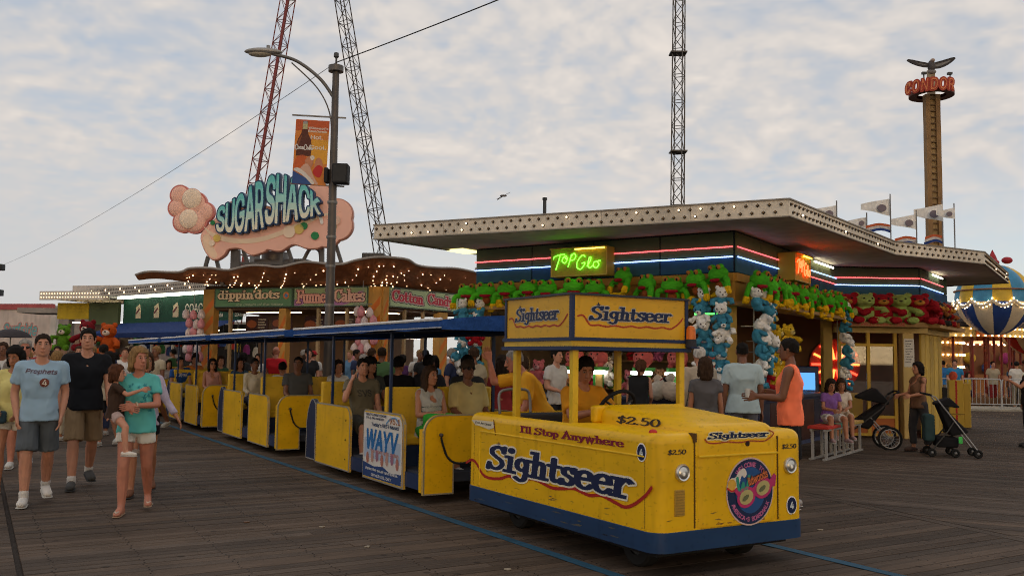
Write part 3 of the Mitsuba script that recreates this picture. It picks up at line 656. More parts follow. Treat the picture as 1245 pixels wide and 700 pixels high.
# arcade room behind the glass, lit red and orange
room = wall_frame(WC + V(-.2, 2.8), WD + V(.1, 2.8)); Lr = 2.2
part(stall, 'room_wall', box(-2.2, 0, -.05, Lr + 1.2, 2.9, 0), 'm_dirty', (.20, .10, .05), False, room)
part(stall, 'room_counter', box(-.3, 0, 1.55, 1.1, .92, 1.95), 'm_dirty', (.46, .30, .03), False, room)
g = thing('spinning_prize_game', 'big glowing red and orange prize wheel seen through the arcade door glass', 'game')
part(g, 'disc', cyl((1.15, 1.55, .10), (1.15, 1.55, .16), .62, 28), 'm_paint', (.45, .03, .02), 40, room)
for a in range(14):
    t = a * math.pi / 7
    part(g, 'ray', beam((1.15 + .12 * math.cos(t), 1.55 + .12 * math.sin(t), .19), (1.15 + .58 * math.cos(t), 1.55 + .58 * math.sin(t), .19), .05, .04), 'm_matte', RED, False, room, emit=(.75, .07, .03) if a % 2 else (.85, .26, .05))
g = thing('game_cabinet', 'blue arcade cabinet inside the door, left of the prize wheel', 'game')
part(g, 'case', rbox(-.2, 0, .3, .5, 1.5, .9, .03), 'm_paint', (.03, .08, .25), 30, room); part(g, 'screen', box(-.1, .95, .901, .4, 1.35, .912), 'm_matte', BLACK, False, room, emit=(.05, .16, .35))
part(g, 'control_panel', box(-.2, .8, .9, .5, .86, 1.1), 'm_paint', (.3, .04, .04), False, room)
# roof furniture: vent pipe, pole, pennants
rp = thing('vent_pipe', 'thin dark vent pipe standing on the flat stall roof', 'pipe'); q = V(.55, 15.6)
part(rp, 'pipe', cyl((q[0], q[1], 3.86), (q[0], q[1], 4.34), .03, 8), 'm_steel', (.05, .05, .05)); part(rp, 'cap', cyl((q[0], q[1], 4.34), (q[0], q[1], 4.38), .042, 8), 'm_steel', (.04, .04, .04))
# ------------------------------------------------------------------ sweets stand with the wavy roof
SL, SC, SR = V(-9.95, 29.22), V(-3.88, 27.0), V(-1.30, 30.95)
sw = thing('sweets_stand', 'sweets stand with wavy brown canopy full of small bulbs and painted sign boards', 'stand')
edge = [(-11.53, 27.6, 3.96), (-11.05, 27.4, 4.05), (-10.03, 27.1, 4.02), (-9.66, 27.0, 4.13), (-9.0, 26.8, 4.13), (-8.4, 26.65, 4.06), (-7.76, 26.4, 4.17), (-7.2, 26.2, 4.16), (-6.69, 26.0, 4.11),
        (-5.91, 25.7, 4.23), (-4.92, 25.4, 4.14), (-4.33, 25.2, 4.26), (-3.72, 25.0, 4.32), (-3.0, 25.3, 4.31), (-2.73, 26.0, 4.21), (-2.29, 27.0, 4.25), (-1.71, 28.4, 4.37), (-1.0, 30.0, 4.36)]
fe = spline(edge, 5); n = len(fe)
def back_at(p):                               # where the canopy meets the sign boards
    q = sg.LineString([tuple(SL), tuple(SC), tuple(SR)]); b = q.interpolate(q.project(sg.Point(p[0], p[1]))); return V(b.x, b.y, 3.74)
def inner(i):
    b = back_at(fe[i]); t = min(1, max(0, (fe[i][0] + 11.6) / 2.2)); tip = fe[i] + V(.05, .25, -.04)
    return tip * (1 - t) + (b + V(.03, .10, 0)) * t if t < 1 else b + V(.03, .10, 0)
ib = np.array([inner(i) for i in range(n)]); m_ = 7
grid = lambda dz: np.array([[fe[i] * (1 - j / m_) + ib[i] * (j / m_) + V(0, 0, -.10 * math.sin(math.pi * j / m_) + dz) for j in range(m_ + 1)] for i in range(n)])
def sheet(G, flip):
    a, b = G.shape[:2]; v = G.reshape(-1, 3); f = []
    for i in range(a - 1):
        for j in range(b - 1):
            q = [i * b + j, (i + 1) * b + j, (i + 1) * b + j + 1, i * b + j + 1]; q = q[::-1] if flip else q
            f += [[q[0], q[1], q[2]], [q[0], q[2], q[3]]]
    return trimesh.Trimesh(v, np.array(f), process=False)
part(sw, 'canopy_underside', sheet(grid(0), True), 'm_dirty', (.28, .10, .04), True)
topg = np.array([[fe[i] * (1 - j / m_) + (ib[i] + V(.4, 2.6, .35)) * (j / m_) + V(0, 0, .05) for j in range(m_ + 1)] for i in range(n)])
part(sw, 'canopy_top', sheet(topg, False), 'm_dirty', (.16, .09, .06), True)
part(sw, 'canopy_trim', tube(fe + V(0, 0, .025), .036, 6), 'm_dirty', (.34, .30, .27), True)
bulbs, G = [], grid(-.05)
r_ = random.Random(5)
for i in range(10, n - 2):
    for j in range(1, m_):
        if (i * 5 + j * 3) % 7 == 0 or r_.random() < .09: bulbs.append(ell(G[i, j] + V(0, 0, -.02), .017 * r_.uniform(.6, 1.3), 1))
k = numbered(sw + '__bulbs'); put(k, cat(bulbs), 'm_matte', WHITE, True, emit=(1.9, 1.2, .6)); labels[k] = {'kind': 'stuff', 'label': 'warm little bulbs scattered under the canopy'}
F1, F2 = wall_frame(SL, SC), wall_frame(SC, SR); L1, L2 = np.linalg.norm(SC - SL), np.linalg.norm(SR - SC)
part(sw, 'header', box(.0, 3.06, -.25, L1, 3.80, -.04), 'm_dirty', (.10, .05, .02), False, F1); part(sw, 'header', box(0, 3.06, -.25, L2, 3.80, -.04), 'm_dirty', (.10, .05, .02), False, F2)
def striped(F, x, w, z0, z1, lab):
    part(sw, 'pillar', box(x, z0, -.20, x + w, z1, .06), 'm_dirty', (.55, .30, .07), False, F)
    for j in range(int((z1 - z0) / .55)):
        q = sg.Polygon([(x + .02, z0 + j * .55), (x + w - .02, z0 + j * .55 + .42), (x + w - .02, z0 + j * .55 + .66), (x + .02, z0 + j * .55 + .24)]).intersection(sg.box(x, z0, x + w, z1))
        if q.area > .01: decal(sw, 'pillar_stripe', q, F, (.62, .16, .015), .0605, .003, 'm_print')
striped(F1, .02, .42, 0, 3.68, ''); striped(F1, L1 - .42, .42, 0, 3.68, ''); striped(F2, .0, .24, 0, 3.68, ''); striped(F1, 2.9, .26, 0, 3.05, ''); striped(F2, 2.75, .42, 0, 3.05, '')
def board(nm, lab, F, x0, x1, bg):
    k = thing('sign_board', lab, 'sign'); part(k, 'panel', rbox(x0, 3.09, .0, x1, 3.70, .07, .012), 'm_print', bg, 30, F)
    fr = sg.box(x0, 3.09, x1, 3.70).difference(sg.box(x0 + .035, 3.125, x1 - .035, 3.665)); decal(k, 'border', fr, F, (.06, .10, .07), .0705); return k
def outlined(k, poly, F, c, oc, w, z, second=None):
    if second: decal(k, 'outline', poly.buffer(w * 2), F, second, z)
    decal(k, 'outline', poly.buffer(w), F, oc, z + .0025); decal(k, 'letters', poly, F, c, z + .005)
CR = (.80, .64, .42)
k = board('', "dark green sign board with cream letters and a small script line below", F1, .46, 3.38, (.12, .26, .13))
outlined(k, fit(slab("dippin'dots", .3, .075, .05), .58, 2.92, 3.28, 3.64), F1, CR, (.05, .03, .02), .022, .072)
decal(k, 'letters', fit(affinity.skew(inter('ice cream of the future', .07), xs=14), 1.3, 3.05, 3.14, 3.22), F1, (.5, .55, .4), .074)
for i, (a, b, c) in enumerate(((3.15, .11, (.65, .2, .05)), (3.15, .06, (.1, .25, .5)))): decal(k, 'dot', sg.Point(a, 3.45).buffer(b), F1, c, .074 + i * .003)
k = board('', 'green and purple board lettered Funnel Cakes, behind the lamp post', F1, 3.42, L1 - .44, (.34, .44, .22))
decal(k, 'swash', line2([(3.5, 3.2), (4.2, 3.4), (4.9, 3.2), (5.8, 3.45)], .22).intersection(sg.box(3.46, 3.13, 5.99, 3.66)), F1, (.46, .2, .42), .0715)
outlined(k, fit(slab('Funnel', .4, .09, .05), 3.52, 4.72, 3.20, 3.62), F1, (.80, .42, .32), (.10, .015, .03), .022, .074)
outlined(k, fit(slab('Cakes', .4, .09, .05), 4.86, 5.94, 3.22, 3.62), F1, (.80, .50, .38), (.10, .015, .03), .022, .074)
k = board('', 'pale green board lettered Cotton Candy in red, on the receding side', F2, .26, L2 - .98, (.44, .58, .34))
outlined(k, affinity.rotate(fit(slab('Cotton', .35, .085, .05), .36, 1.90, 3.26, 3.60), -2), F2, (.50, .03, .06), (.66, .55, .50), .026, .072, (.05, .02, .03))
outlined(k, affinity.rotate(fit(slab('Candy', .35, .085, .05), 2.08, 3.52, 3.18, 3.60), -2), F2, (.50, .03, .06), (.66, .55, .50), .026, .072, (.05, .02, .03))
# booth interior
bk = [SL + V(.9, 3.2), SC + V(-.35, 3.4), SR + V(-2.2, 1.6)]
for p, q in zip(bk[:-1], bk[1:]):
    Lw = np.linalg.norm(q - p); part(sw, 'back_wall', box(0, 0, -.05, Lw, 3.4, 0), 'm_dirty', (.15, .085, .045), False, wall_frame(p, q))
part(sw, 'ceiling', extrude(sg.Polygon([SL, SC, SR] + bk[::-1]).buffer(-.05), .05, 3.02), 'm_dirty', (.13, .08, .05), False)
for F, Lw in ((F1, L1), (F2, L2)):
    part(sw, 'counter', box(.45, 0, -.6, Lw - .45, 1.0, -.1), 'm_dirty', (.22, .10, .04), False, F); part(sw, 'counter_top', box(.42, 1.0, -.7, Lw - .42, 1.05, -.0), 'm_paint', (.30, .22, .14), False, F)
    for j in range(int(Lw / 1.4)): part(sw, 'counter_panel', rbox(.55 + j * 1.3, .1, -.1, 1.75 + j * 1.3, .9, -.08, .01), 'm_paint', (.42, .16, .03), 30, F)
for x in (.95, 2.85, 4.2, 5.2): part(sw, 'window_post', box(x, 1.05, -.12, x + .09, 3.05, -.03), 'm_dirty', (.42, .30, .16), False, F1)
for x in (1.1, 2.0): part(sw, 'window_post', box(x, 1.05, -.12, x + .08, 3.05, -.03), 'm_dirty', (.42, .30, .16), False, F2)
for x, w in ((.6, 2.1), (3.5, 1.9)): part(sw, 'ceiling_lamp', box(x, 2.985, -1.5, x + w, 3.015, -1.42), 'm_matte', WHITE, False, F1, emit=(2.4, 1.6, .85))
part(sw, 'ceiling_lamp', box(.6, 2.985, -1.4, 2.4, 3.015, -1.32), 'm_matte', WHITE, False, F2, emit=(2.4, 1.6, .85))
for i, (F, x, y, w, h, c) in enumerate(((F1, 1.05, 2.35, .85, .5, (.05, .02, .015)), (F1, 2.05, 2.4, .75, .45, (.10, .04, .03)), (F1, 3.3, 2.3, .7, .55, (.05, .02, .02)), (F1, 4.4, 2.35, .7, .5, (.09, .05, .03)))):
    k = thing('menu_board', ['dark menu board at the left end of the sweets stand', 'brown menu board, second from the left in the sweets stand', 'dark menu board behind the striped middle pillar', 'brown menu board left of the lamp post foot'][i], 'menu')
    part(k, 'panel', box(x, y, -.85, x + w, y + h, -.80), 'm_print', c, False, F)
    decal(k, 'picture', sg.Point(0, 0).buffer(1).__class__(affinity.scale(sg.Point(x + w * .27, y + h * .5).buffer(h * .32), 1.2, .8).exterior), F, (.32, .09, .03), -.797)
    for j in range(4): part(k, 'text_line', box(x + w * .55, y + h * (.75 - .17 * j), -.799, x + w * (.92 - .06 * (j % 2)), y + h * (.83 - .17 * j), -.797), 'm_print', (.45, .38, .28), False, F)
k = thing('lit_menu_sign', 'small glowing red and white price sign inside the sweets stand', 'sign')
for i, (a, b, c, e, tx) in enumerate(((1.12, 1.62, RED, (.75, .05, .06), 'Sno'), (1.64, 2.0, (.03, .2, .4), (.06, .40, .75), 'Cubs'), (2.12, 2.78, BLACK, (1.0, 1.0, 1.0), 'Cones'))):
    part(k, 'backing', box(a - .03, 2.30, -.62, b + .03, 2.68, -.58), 'm_matte', (c[0] * .3, c[1] * .3, c[2] * .3), False, F2)
    part(k, 'letters', extrude(fit(affinity.skew(inter(tx, .2, True), xs=10), a, b, 2.36, 2.62), .01, -.579), 'm_matte', WHITE, False, F2, emit=e)
for a, b in ((1.12, 1.95), (2.1, 2.75)): part(k, 'light_bar', box(a, 2.18, -.60, b, 2.26, -.55), 'm_matte', WHITE, False, F2, emit=(1.6, 1.35, 1.05))
# cotton candy bags in hanging bunches
def bag_bunch(F, x, z, lab, seed, rows=6):
    k = thing('candy_floss_bunch', lab, 'sweets'); r = random.Random(seed)
    part(k, 'hook_bar', cyl((x - .3, z + .12, .62), (x + .3, z + .12, .62), .012, 6), 'm_steel', (.3, .3, .3), True, F); part(k, 'hanger', cyl((x, z + .12, .62), (x, 3.85, .62), .01, 6), 'm_steel', (.3, .3, .3), True, F)
    for j in range(rows):
        for i in range(3):
            cx, cy, cz = x + (i - 1) * .24 + r.uniform(-.03, .03) + (.1 if j % 2 else 0), z - .12 - j * .27 + r.uniform(-.03, .03), .62 + r.uniform(-.08, .08)
            c = (.60, .24, .27) if (i + j) % 2 else (.62, .52, .50)
            bag = lathe([(.02, .17), (.05, .14), (.10, .08), (.115, -.02), (.10, -.11), (.06, -.14), (0, -.15)], 10, (0, 1, 0), (cx, cy, cz))
            bag.vertices += (meshkit.noise(bag.vertices * 14, seed + j)[:, None] - .5) * .03
            part(k, 'bag', bag, 'm_paint', c, True, F)
bag_bunch(F1, .12, 2.95, 'bunch of pink and white candy floss bags at the left end of the sweets stand', 1)
bag_bunch(F1, L1 - .3, 3.0, 'bunch of pink and white candy floss bags at the corner of the sweets stand', 2)

# ------------------------------------------------------------------ candy shaped roof sign
sgn = thing('candy_sign', 'huge candy shaped roof sign with tall blue letters on pink swirls', 'sign')
SX = frame((-7.65, 27.65, 0), u_(V(1, -.10, 0)), (0, 0, 1))     # local: x across, y up (metres), z to the street
PINK = (.86, .49, .38); PEACH = (.85, .62, .44); DPINK = (.60, .20, .17)
def sx(u, v): return ((u - 325.0) * 27.8 / 1100 * 1.008, 1.57 + (433.3 - v) * 27.8 / 1100)     # a sketch of the sign on squared paper, in its own plane
def blob(pts, n=6): return sg.Polygon(spline([sx(*p) for p in pts], n, True)).buffer(0)
def slabs(name, poly, c, z0, d, m='m_print', **kw): return part(sgn, name, extrude(poly, d, z0), m, c, False, SX, **kw)
C_ = lambda u, v, r: sg.Point(*sx(u, v)).buffer(r * 27.8 / 1100)
left = unary_union([C_(216, 237, 11), C_(213, 253, 10), C_(222, 270, 12), C_(235, 248, 14), C_(248, 258, 11), C_(236, 268, 15)])
slabs('left_swirl_rim', left.buffer(.05), DPINK, -.16, .14); dome = lambda u, v, r, z, h: ell((*sx(u, v), z), (r * 27.8 / 1100, r * 27.8 / 1100, h), 3)
part(sgn, 'left_swirl', union_tm([dome(216, 237, 11, -.02, .07), dome(213, 253, 10, -.02, .07), dome(222, 270, 12, -.02, .08), dome(235, 248, 14, -.02, .10), dome(248, 258, 11, -.02, .07), dome(236, 268, 15, -.02, .09)]), 'm_print', PINK, 40, SX)
for u, v, r in ((233, 242, 12.5), (230, 267, 12)):
    part(sgn, 'cream_disc', dome(u, v, r, .05, .075), 'm_print', (.85, .68, .52), True, SX); part(sgn, 'disc_rim', tube([(sx(u, v)[0] + r * .0253 * math.cos(t), sx(u, v)[1] + r * .0253 * math.sin(t), .052) for t in np.linspace(0, 6.2832, 33)[:-1]], .014, 6, True), 'm_print', (.70, .40, .32), True, SX)
body = blob([(247, 285), (249, 300), (258, 314), (266, 317), (276, 311), (281, 304), (296, 303), (310, 311), (326, 307), (330, 304), (346, 306), (362, 298), (380, 303), (397, 300), (400, 285), (390, 268), (360, 262), (320, 250), (285, 246), (276, 252), (262, 268)])
right = unary_union([C_(414, 262, 19), C_(416, 275, 17.5), C_(402, 282, 19), C_(388, 286, 17), blob([(380, 228), (402, 228), (404, 260), (385, 262)])])
whole = unary_union([body, right])
slabs('rim', whole.buffer(.03), (.45, .22, .17), -.16, .15); slabs('swirl_body', whole, PINK, -.009, .05)
slabs('swirl_light', blob([(249, 290), (252, 304), (262, 315), (268, 312), (262, 300), (256, 286)]), PEACH, .042, .008)
rib = sg.Polygon(np.vstack([spline([sx(*p) for p in [(249, 276), (262, 284), (290, 291), (318, 290), (345, 282), (372, 270), (395, 262), (420, 258)]], 6), spline([sx(*p) for p in [(420, 258), (395, 266), (372, 277), (345, 288), (318, 296), (288, 297), (262, 290), (249, 276)]], 6)])).buffer(0)
slabs('cream_ribbon', rib, (.85, .66, .48), .042, .016)
for u, v, r, c, nm in ((261, 272, 3, (.02, .22, .07), 'green_drop'), (267, 291, 4.5, (.7, .5, .12), 'yellow_drop'), (261, 297, 3.8, (.85, .68, .52), 'cream_drop'), (357, 283, 7.5, (.85, .68, .52), 'cream_drop'), (369, 280, 6, (.7, .5, .14), 'yellow_drop'),
                       (375, 276, 4.5, (.02, .22, .07), 'green_drop'), (389, 288, 4.8, (.02, .22, .07), 'green_drop'), (411, 277, 4, (.02, .22, .07), 'green_drop'), (414, 269, 6, (.72, .48, .36), 'cream_drop')):
    slabs(nm, C_(u, v, r), c, .060, .025)
slabs('white_hook', line2([sx(*p) for p in [(385, 268), (384, 261), (389, 258), (394, 262), (397, 272)]], .10), WHITE, .065, .03)
# letters: tall caps whose tops follow a double wave; each letter is a block with a dark blue side
def warp_word(txt, u0, u1, top, bot):
    ws = [inter(c, 1.0, True) for c in txt]; wd = [w.bounds[2] - w.bounds[0] for w in ws]; tot = sum(wd) + .06 * (len(txt) - 1); x = 0
    for w, d in zip(ws, wd):
        a, b, c, e = w.bounds; w = affinity.translate(w, -a, -b); w = w.segmentize(.06)
        def g(P, x=x, e=e - b):
            P = np.asarray(P); t = (x + P[:, 0]) / tot; u = u0 + (u1 - u0) * t; f = P[:, 1] / e
            tv, bv = np.interp(t, *zip(*top)), np.interp(t, *zip(*bot)); v = bv + (tv - bv) * f
            q = np.array([sx(uu, vv) for uu, vv in zip(u + 3.0 * (1 - f) * (t - .4), v)]); return q
        yield shapely.transform(w, g); x += d + .06
cvt = lambda pts: list(zip(*[(p[0], p[1]) for p in zip(*np.array(spline([(a, b) for a, b in pts], 6)).T)])) and [tuple(r) for r in np.array(spline([(a, b) for a, b in pts], 6))]
for word, u0, u1, top, bot in (('SUGAR', 270, 326, [(0, 255), (.25, 248), (.5, 238), (.8, 225), (1, 222)], [(0, 284), (.5, 285), (1, 279)]),
                               ('SHACK', 330, 396, [(0, 217), (.12, 214.5), (.3, 214.5), (.55, 221), (.8, 232), (1, 247)], [(0, 276), (.5, 271), (1, 263)])):
    for p in warp_word(word, u0, u1, cvt(top), cvt(bot)):
        slabs('letter_side', p.buffer(.045), (.012, .05, .13), .06, .20); 
        z = np.array([(.78, .76, .60), (.34, .66, .62), (.14, .54, .54)]); a, b, c, d = p.bounds
        for j in range(7):
            q = p.buffer(.004).intersection(sg.box(a - 1, b + (d - b) * j / 7, c + 1, b + (d - b) * (j + 1) / 7)); t = j / 6 * 2
            if q.area > 1e-5: slabs('letter_face', q, tuple(z[int(t)] * (1 - t % 1) + z[min(int(t) + 1, 2)] * (t % 1)), .2605, .012)
# frame that carries it
st = (.10, .095, .09)
for a, b in (((252, 312), (244, 330)), ((262, 314), (272, 332)), ((283, 300), (283, 330)), ((287, 300), (287, 330)), ((296, 304), (312, 331)), ((290, 304), (292, 330)), ((352, 302), (368, 330)), ((395, 298), (396, 330)), ((411, 296), (428, 330)), ((345, 300), (345, 330))):
    p, q = sx(*a), sx(*b); part(sgn, 'strut', beam((p[0], p[1], -.22), (q[0], q[1] - .4, -.22), .10, .10, (0, 0, 1)), 'm_steel', st, False, SX)
part(sgn, 'crossbar', beam((sx(284, 0)[0], 4.42, -.24), (sx(420, 0)[0], 4.42, -.24), .09, .09, (0, 0, 1)), 'm_steel', st, False, SX)
k = thing('roof_fan', 'grey ventilation unit with round duct on the sweets stand roof', 'ventilator')
part(k, 'case', rbox(-.55, 4.0, -1.5, 1.15, 4.62, -.6, .05), 'm_steel', (.13, .125, .12), 30, SX); part(k, 'duct', cyl((.0, 4.6, -1.0), (.0, 4.85, -1.0), .42, 18), 'm_steel', (.16, .155, .15), 40, SX)
part(k, 'pipe', tube(spline([(1.0, 4.5, -.7), (1.25, 4.95, -.7), (1.55, 4.85, -.7), (1.6, 4.3, -.7)], 5), .06, 8), 'm_steel', (.17, .165, .16), True, SX)
part(sw, 'roof_deck', extrude(sg.Polygon([SL + V(.8, .6), SC + V(0, .7), SR + V(-.6, 0)] + bk[::-1]), .22, 3.82), 'm_dirty', (.10, .09, .08), False)
for i, (u, y, w) in enumerate(((448, 27.2, .34), (590, 33.0, .5))):
    k = thing('roof_unit', ['dark ribbed air unit on the roof right of the lamp post', 'pale grey box behind the end of the long stall wall'][i], 'ventilator')
    x = (u - 622.5) / 1100 * y + .1
    part(k, 'case', rbox(x - w, y, 4.2 if i == 0 else 3.5, x + w, y + .6, 4.72 if i == 0 else 4.9, .03), 'm_steel', ((.07, .07, .07), (.3, .3, .3))[i], 30)
    for j in range(5): part(k, 'rib', box(x - w + .06 + j * w * .38, y - .02, 4.28 if i == 0 else 3.6, x - w + .1 + j * w * .38, y - .0, 4.66 if i == 0 else 4.8), 'm_steel', ((.04, .04, .04), (.22, .22, .22))[i], False)
# ------------------------------------------------------------------ lamp post, wire
lp = thing('street_lamp', 'tall brown lamp post with curved arm and cobra head over the promenade', 'street lamp')
LX, LY = -3.72, 18.5; PC = (.10, .085, .075)
part(lp, 'pole', tube([(LX, LY, 0), (LX - .01, LY, 4), (LX - .02, LY, 7.55)], [.105, .088, .07], 12), 'm_steel', PC, True)
part(lp, 'base', lathe([(.2, 0), (.2, .1), (.15, .18), (.13, .5), (.11, .55)], 14, c=(LX, LY, 0)), 'm_steel', PC, 40)
part(lp, 'arm', tube(spline([(LX - .05, LY, 6.95), (LX - .35, LY, 7.35), (LX - .85, LY, 7.72), (LX - 1.35, LY, 7.86)], 6), .035, 8), 'm_steel', (.16, .15, .14), True)
part(lp, 'arm_brace', tube(spline([(LX - .06, LY, 5.9), (LX - .12, LY, 6.6), (LX - .4, LY, 7.15), (LX - .95, LY, 7.68)], 6), .016, 6), 'm_steel', (.14, .13, .12), True)
hd = ell((0, 0, 0), (.40, .15, .10)); hd.vertices[:, 2] = np.where(hd.vertices[:, 2] < 0, hd.vertices[:, 2] * .55, hd.vertices[:, 2] * .85); hd.vertices[:, 1] *= 1 - .28 * (hd.vertices[:, 0] > 0) * hd.vertices[:, 0] / .4
part(lp, 'head', hd, 'm_steel', (.34, .32, .29), True, rotz(0, (LX - 1.55, LY, 7.90))); part(lp, 'lens', ell((LX - 1.62, LY, 7.855), (.24, .11, .06)), 'm_paint', (.40, .36, .28), True); part(lp, 'photocell', cyl((LX - 1.45, LY, 7.95), (LX - 1.45, LY, 8.04), .04, 8), 'm_steel', GREY)
part(lp, 'clamp', cyl((LX - .02, LY, 7.50), (LX - .02, LY, 7.62), .16, 12), 'm_steel', (.13, .12, .11), 40)
part(lp, 'insulator', lathe([(.02, 7.6), (.02, 7.78), (.055, 7.82), (.05, 7.90), (.0, 7.92)], 10, c=(LX - .02, LY, 0)), 'm_steel', (.08, .08, .08), 40)
for z in (6.52, 5.08): part(lp, 'banner_arm', beam((LX + .22, LY, z), (LX - .90, LY, z + .05), .03, .03), 'm_steel', (.2, .19, .18), False)
for z in (4.72, 4.0, 3.4, 2.6): part(lp, 'strap', cyl((LX - .015, LY, z), (LX - .015, LY, z + .05), .105, 12), 'm_steel', (.2, .19, .18), 40)
bn = thing('lamp_banner', 'orange soft drink banner with bottle and beach group hanging on the lamp post', 'banner')
BX = frame((LX - .86, LY - .02, 5.12), u_(V(1, 0, -.05)), u_(V(.035, 0, 1))); BW, BH = .70, 1.36
def bsheet(poly, c, z, nm): decal(bn, nm, poly, BX, c, z, .0015)
part(bn, 'cloth', box(0, 0, -.004, BW, BH, .001), 'm_print', (.62, .20, .03), False, BX)
inb = sg.box(.004, .004, BW - .004, BH - .004)
bsheet(sg.box(.004, BH * .83, BW - .004, BH - .004), (.50, .085, .02), .0012, 'upper_field'); bsheet(sg.box(.35, .45, BW - .004, .95), (.70, .33, .03), .0012, 'orange_field')
bot = [(.05, .60), (.045, .82), (.07, .95), (.125, 1.05), (.15, 1.16), (.155, 1.32)]; bot = bot + [(.40 - a, b) for a, b in bot[::-1]]
bsheet(sg.Polygon(bot).buffer(.004), (.09, .02, .01), .003, 'bottle'); bsheet(sg.box(.15, 1.16, .25, 1.30), (.45, .42, .22), .005, 'bottle_neck'); bsheet(sg.box(.16, 1.27, .24, 1.33), (.3, .3, .3), .007, 'bottle_cap')
bsheet(sg.Polygon([(.06, .84), (.08, .93), (.13, 1.02), (.15, 1.02), (.11, .9), (.09, .8)]), (.22, .06, .02), .005, 'bottle_glint')
# drink lettering in a flowing hand on the bottle
CC = [[(.16, .05), (.10, .12), (.03, .07), (.03, -.02), (.10, -.05), (.17, 0)], [(.22, .03), (.18, .05), (.17, -.01), (.22, -.03), (.25, .02), (.22, .04)], [(.33, .03), (.29, .05), (.28, -.01), (.33, -.03), (.36, .0)], [(.42, .03), (.38, .05), (.37, -.01), (.41, -.03), (.43, .04), (.44, -.03), (.47, -.01)],
      [(.62, .06), (.56, .13), (.49, .07), (.49, -.02), (.56, -.05), (.63, .0)], [(.68, .03), (.64, .05), (.63, -.01), (.68, -.03), (.71, .02), (.68, .04)], [(.74, -.03), (.76, .08), (.79, .12), (.77, .03), (.76, -.03), (.80, -.02)], [(.88, .03), (.84, .05), (.83, -.01), (.87, -.03), (.89, .04), (.90, -.03), (.94, -.01)]]
bsheet(affinity.translate(unary_union([sg.LineString(spline(s, 5) * [.40, .62]).buffer(.008) for s in CC]), .015, .755), (.66, .62, .58), .009, 'script')
for t, x0, x1, y, h in (('Wildwood\u2019s', .27, .68, 1.165, .05), ('Boardwalk', .27, .66, 1.10, .05), ('Hot.', .33, .58, .955, .085), ('Cool.', .32, .66, .745, .085)):
    bsheet(fit(inter(t.replace('\u2019', "'"), h, True), x0, x1, y, y + h), (.72, .66, .56), .005, 'letters')
SK = (.52, .21, .11)
for nm, p, c, z in (('umbrella', [(.02, .30), (.05, .55), (.20, .62), (.30, .5), (.22, .32)], (.55, .10, .02), .003), ('figure', [(.24, .50), (.33, .60), (.42, .52), (.38, .36), (.28, .38)], SK, .005), ('figure', [(.45, .48), (.52, .58), (.60, .50), (.60, .34), (.47, .32)], SK, .005), ('swimsuit', [(.42, .30), (.52, .42), (.62, .36), (.57, .17), (.46, .2)], (.50, .02, .02), .007),
                    ('figure', [(.14, .30), (.26, .44), (.36, .36), (.44, .18), (.54, .03), (.48, .02), (.36, .14), (.24, .24)], (.60, .36, .26), .009), ('towel', [(.02, .30), (.12, .34), (.30, .22), (.46, .05), (.40, .02), (.2, .2)], (.68, .62, .56), .011), ('sea', [(.004, .004), (.004, .28), (.12, .22), (.28, .14), (.42, .004)], (.02, .07, .24), .013), ('life_ring', [(.34, .58), (.40, .62), (.44, .56), (.38, .51)], (.68, .6, .52), .007)):
    bsheet(sg.Polygon(spline(p, 4, True) if nm != 'sea' else p).buffer(0).intersection(inb), c, z, nm)
spk = thing('loudspeaker', 'black loudspeaker box clamped to the lamp post below the banner', 'loudspeaker')
part(spk, 'case', rbox(LX + .02, LY - .32, 5.10, LX + .34, LY - .02, 5.50, .02), 'm_matte', (.02, .02, .022), 30); part(spk, 'case', rbox(LX - .18, LY - .14, 5.14, LX - .10, LY + .1, 5.45, .02), 'm_matte', (.02, .02, .022), 30)
part(spk, 'grille', box(LX + .05, LY - .328, 5.13, LX + .31, LY - .322, 5.47), 'm_matte', (.035, .035, .035), False); part(spk, 'bracket', beam((LX, LY - .05, 5.3), (LX + .1, LY - .05, 5.3), .05), 'm_steel', GREY, False)
w1, w0, w2 = V(3.6, 11.0, 7.75), V(LX - .02, LY, 7.7), V(-36, 62, 7.2)
def cable(a, b, sag, r): t = np.linspace(0, 1, 26)[:, None]; return tube(a * (1 - t) + b * t - V(0, 0, 1) * sag * 4 * t * (1 - t), r, 5)
k = thing('overhead_wire', 'thin dark overhead wire slung from lamp post to lamp post', 'wire'); part(k, 'span', cable(w0, w1, .06, .012), 'm_steel', (.05, .05, .05), True); part(k, 'span', cable(w0, w2, .5, .007), 'm_steel', (.2, .2, .2), True)
k = thing('street_lamp', 'dark far lamp post with two spotlights at the left edge', 'street lamp')
part(k, 'pole', tube([(-34.6, 60, 0), (-34.6, 60, 7.4)], [.12, .08], 8), 'm_steel', (.06, .06, .06), True)
for z, q in ((7.0, .3), (5.3, .25)): part(k, 'spotlight', rbox(-34.5, 59.8, z, -33.9, 60.3, z + .42, .05), 'm_steel', (.03, .03, .03), 30)
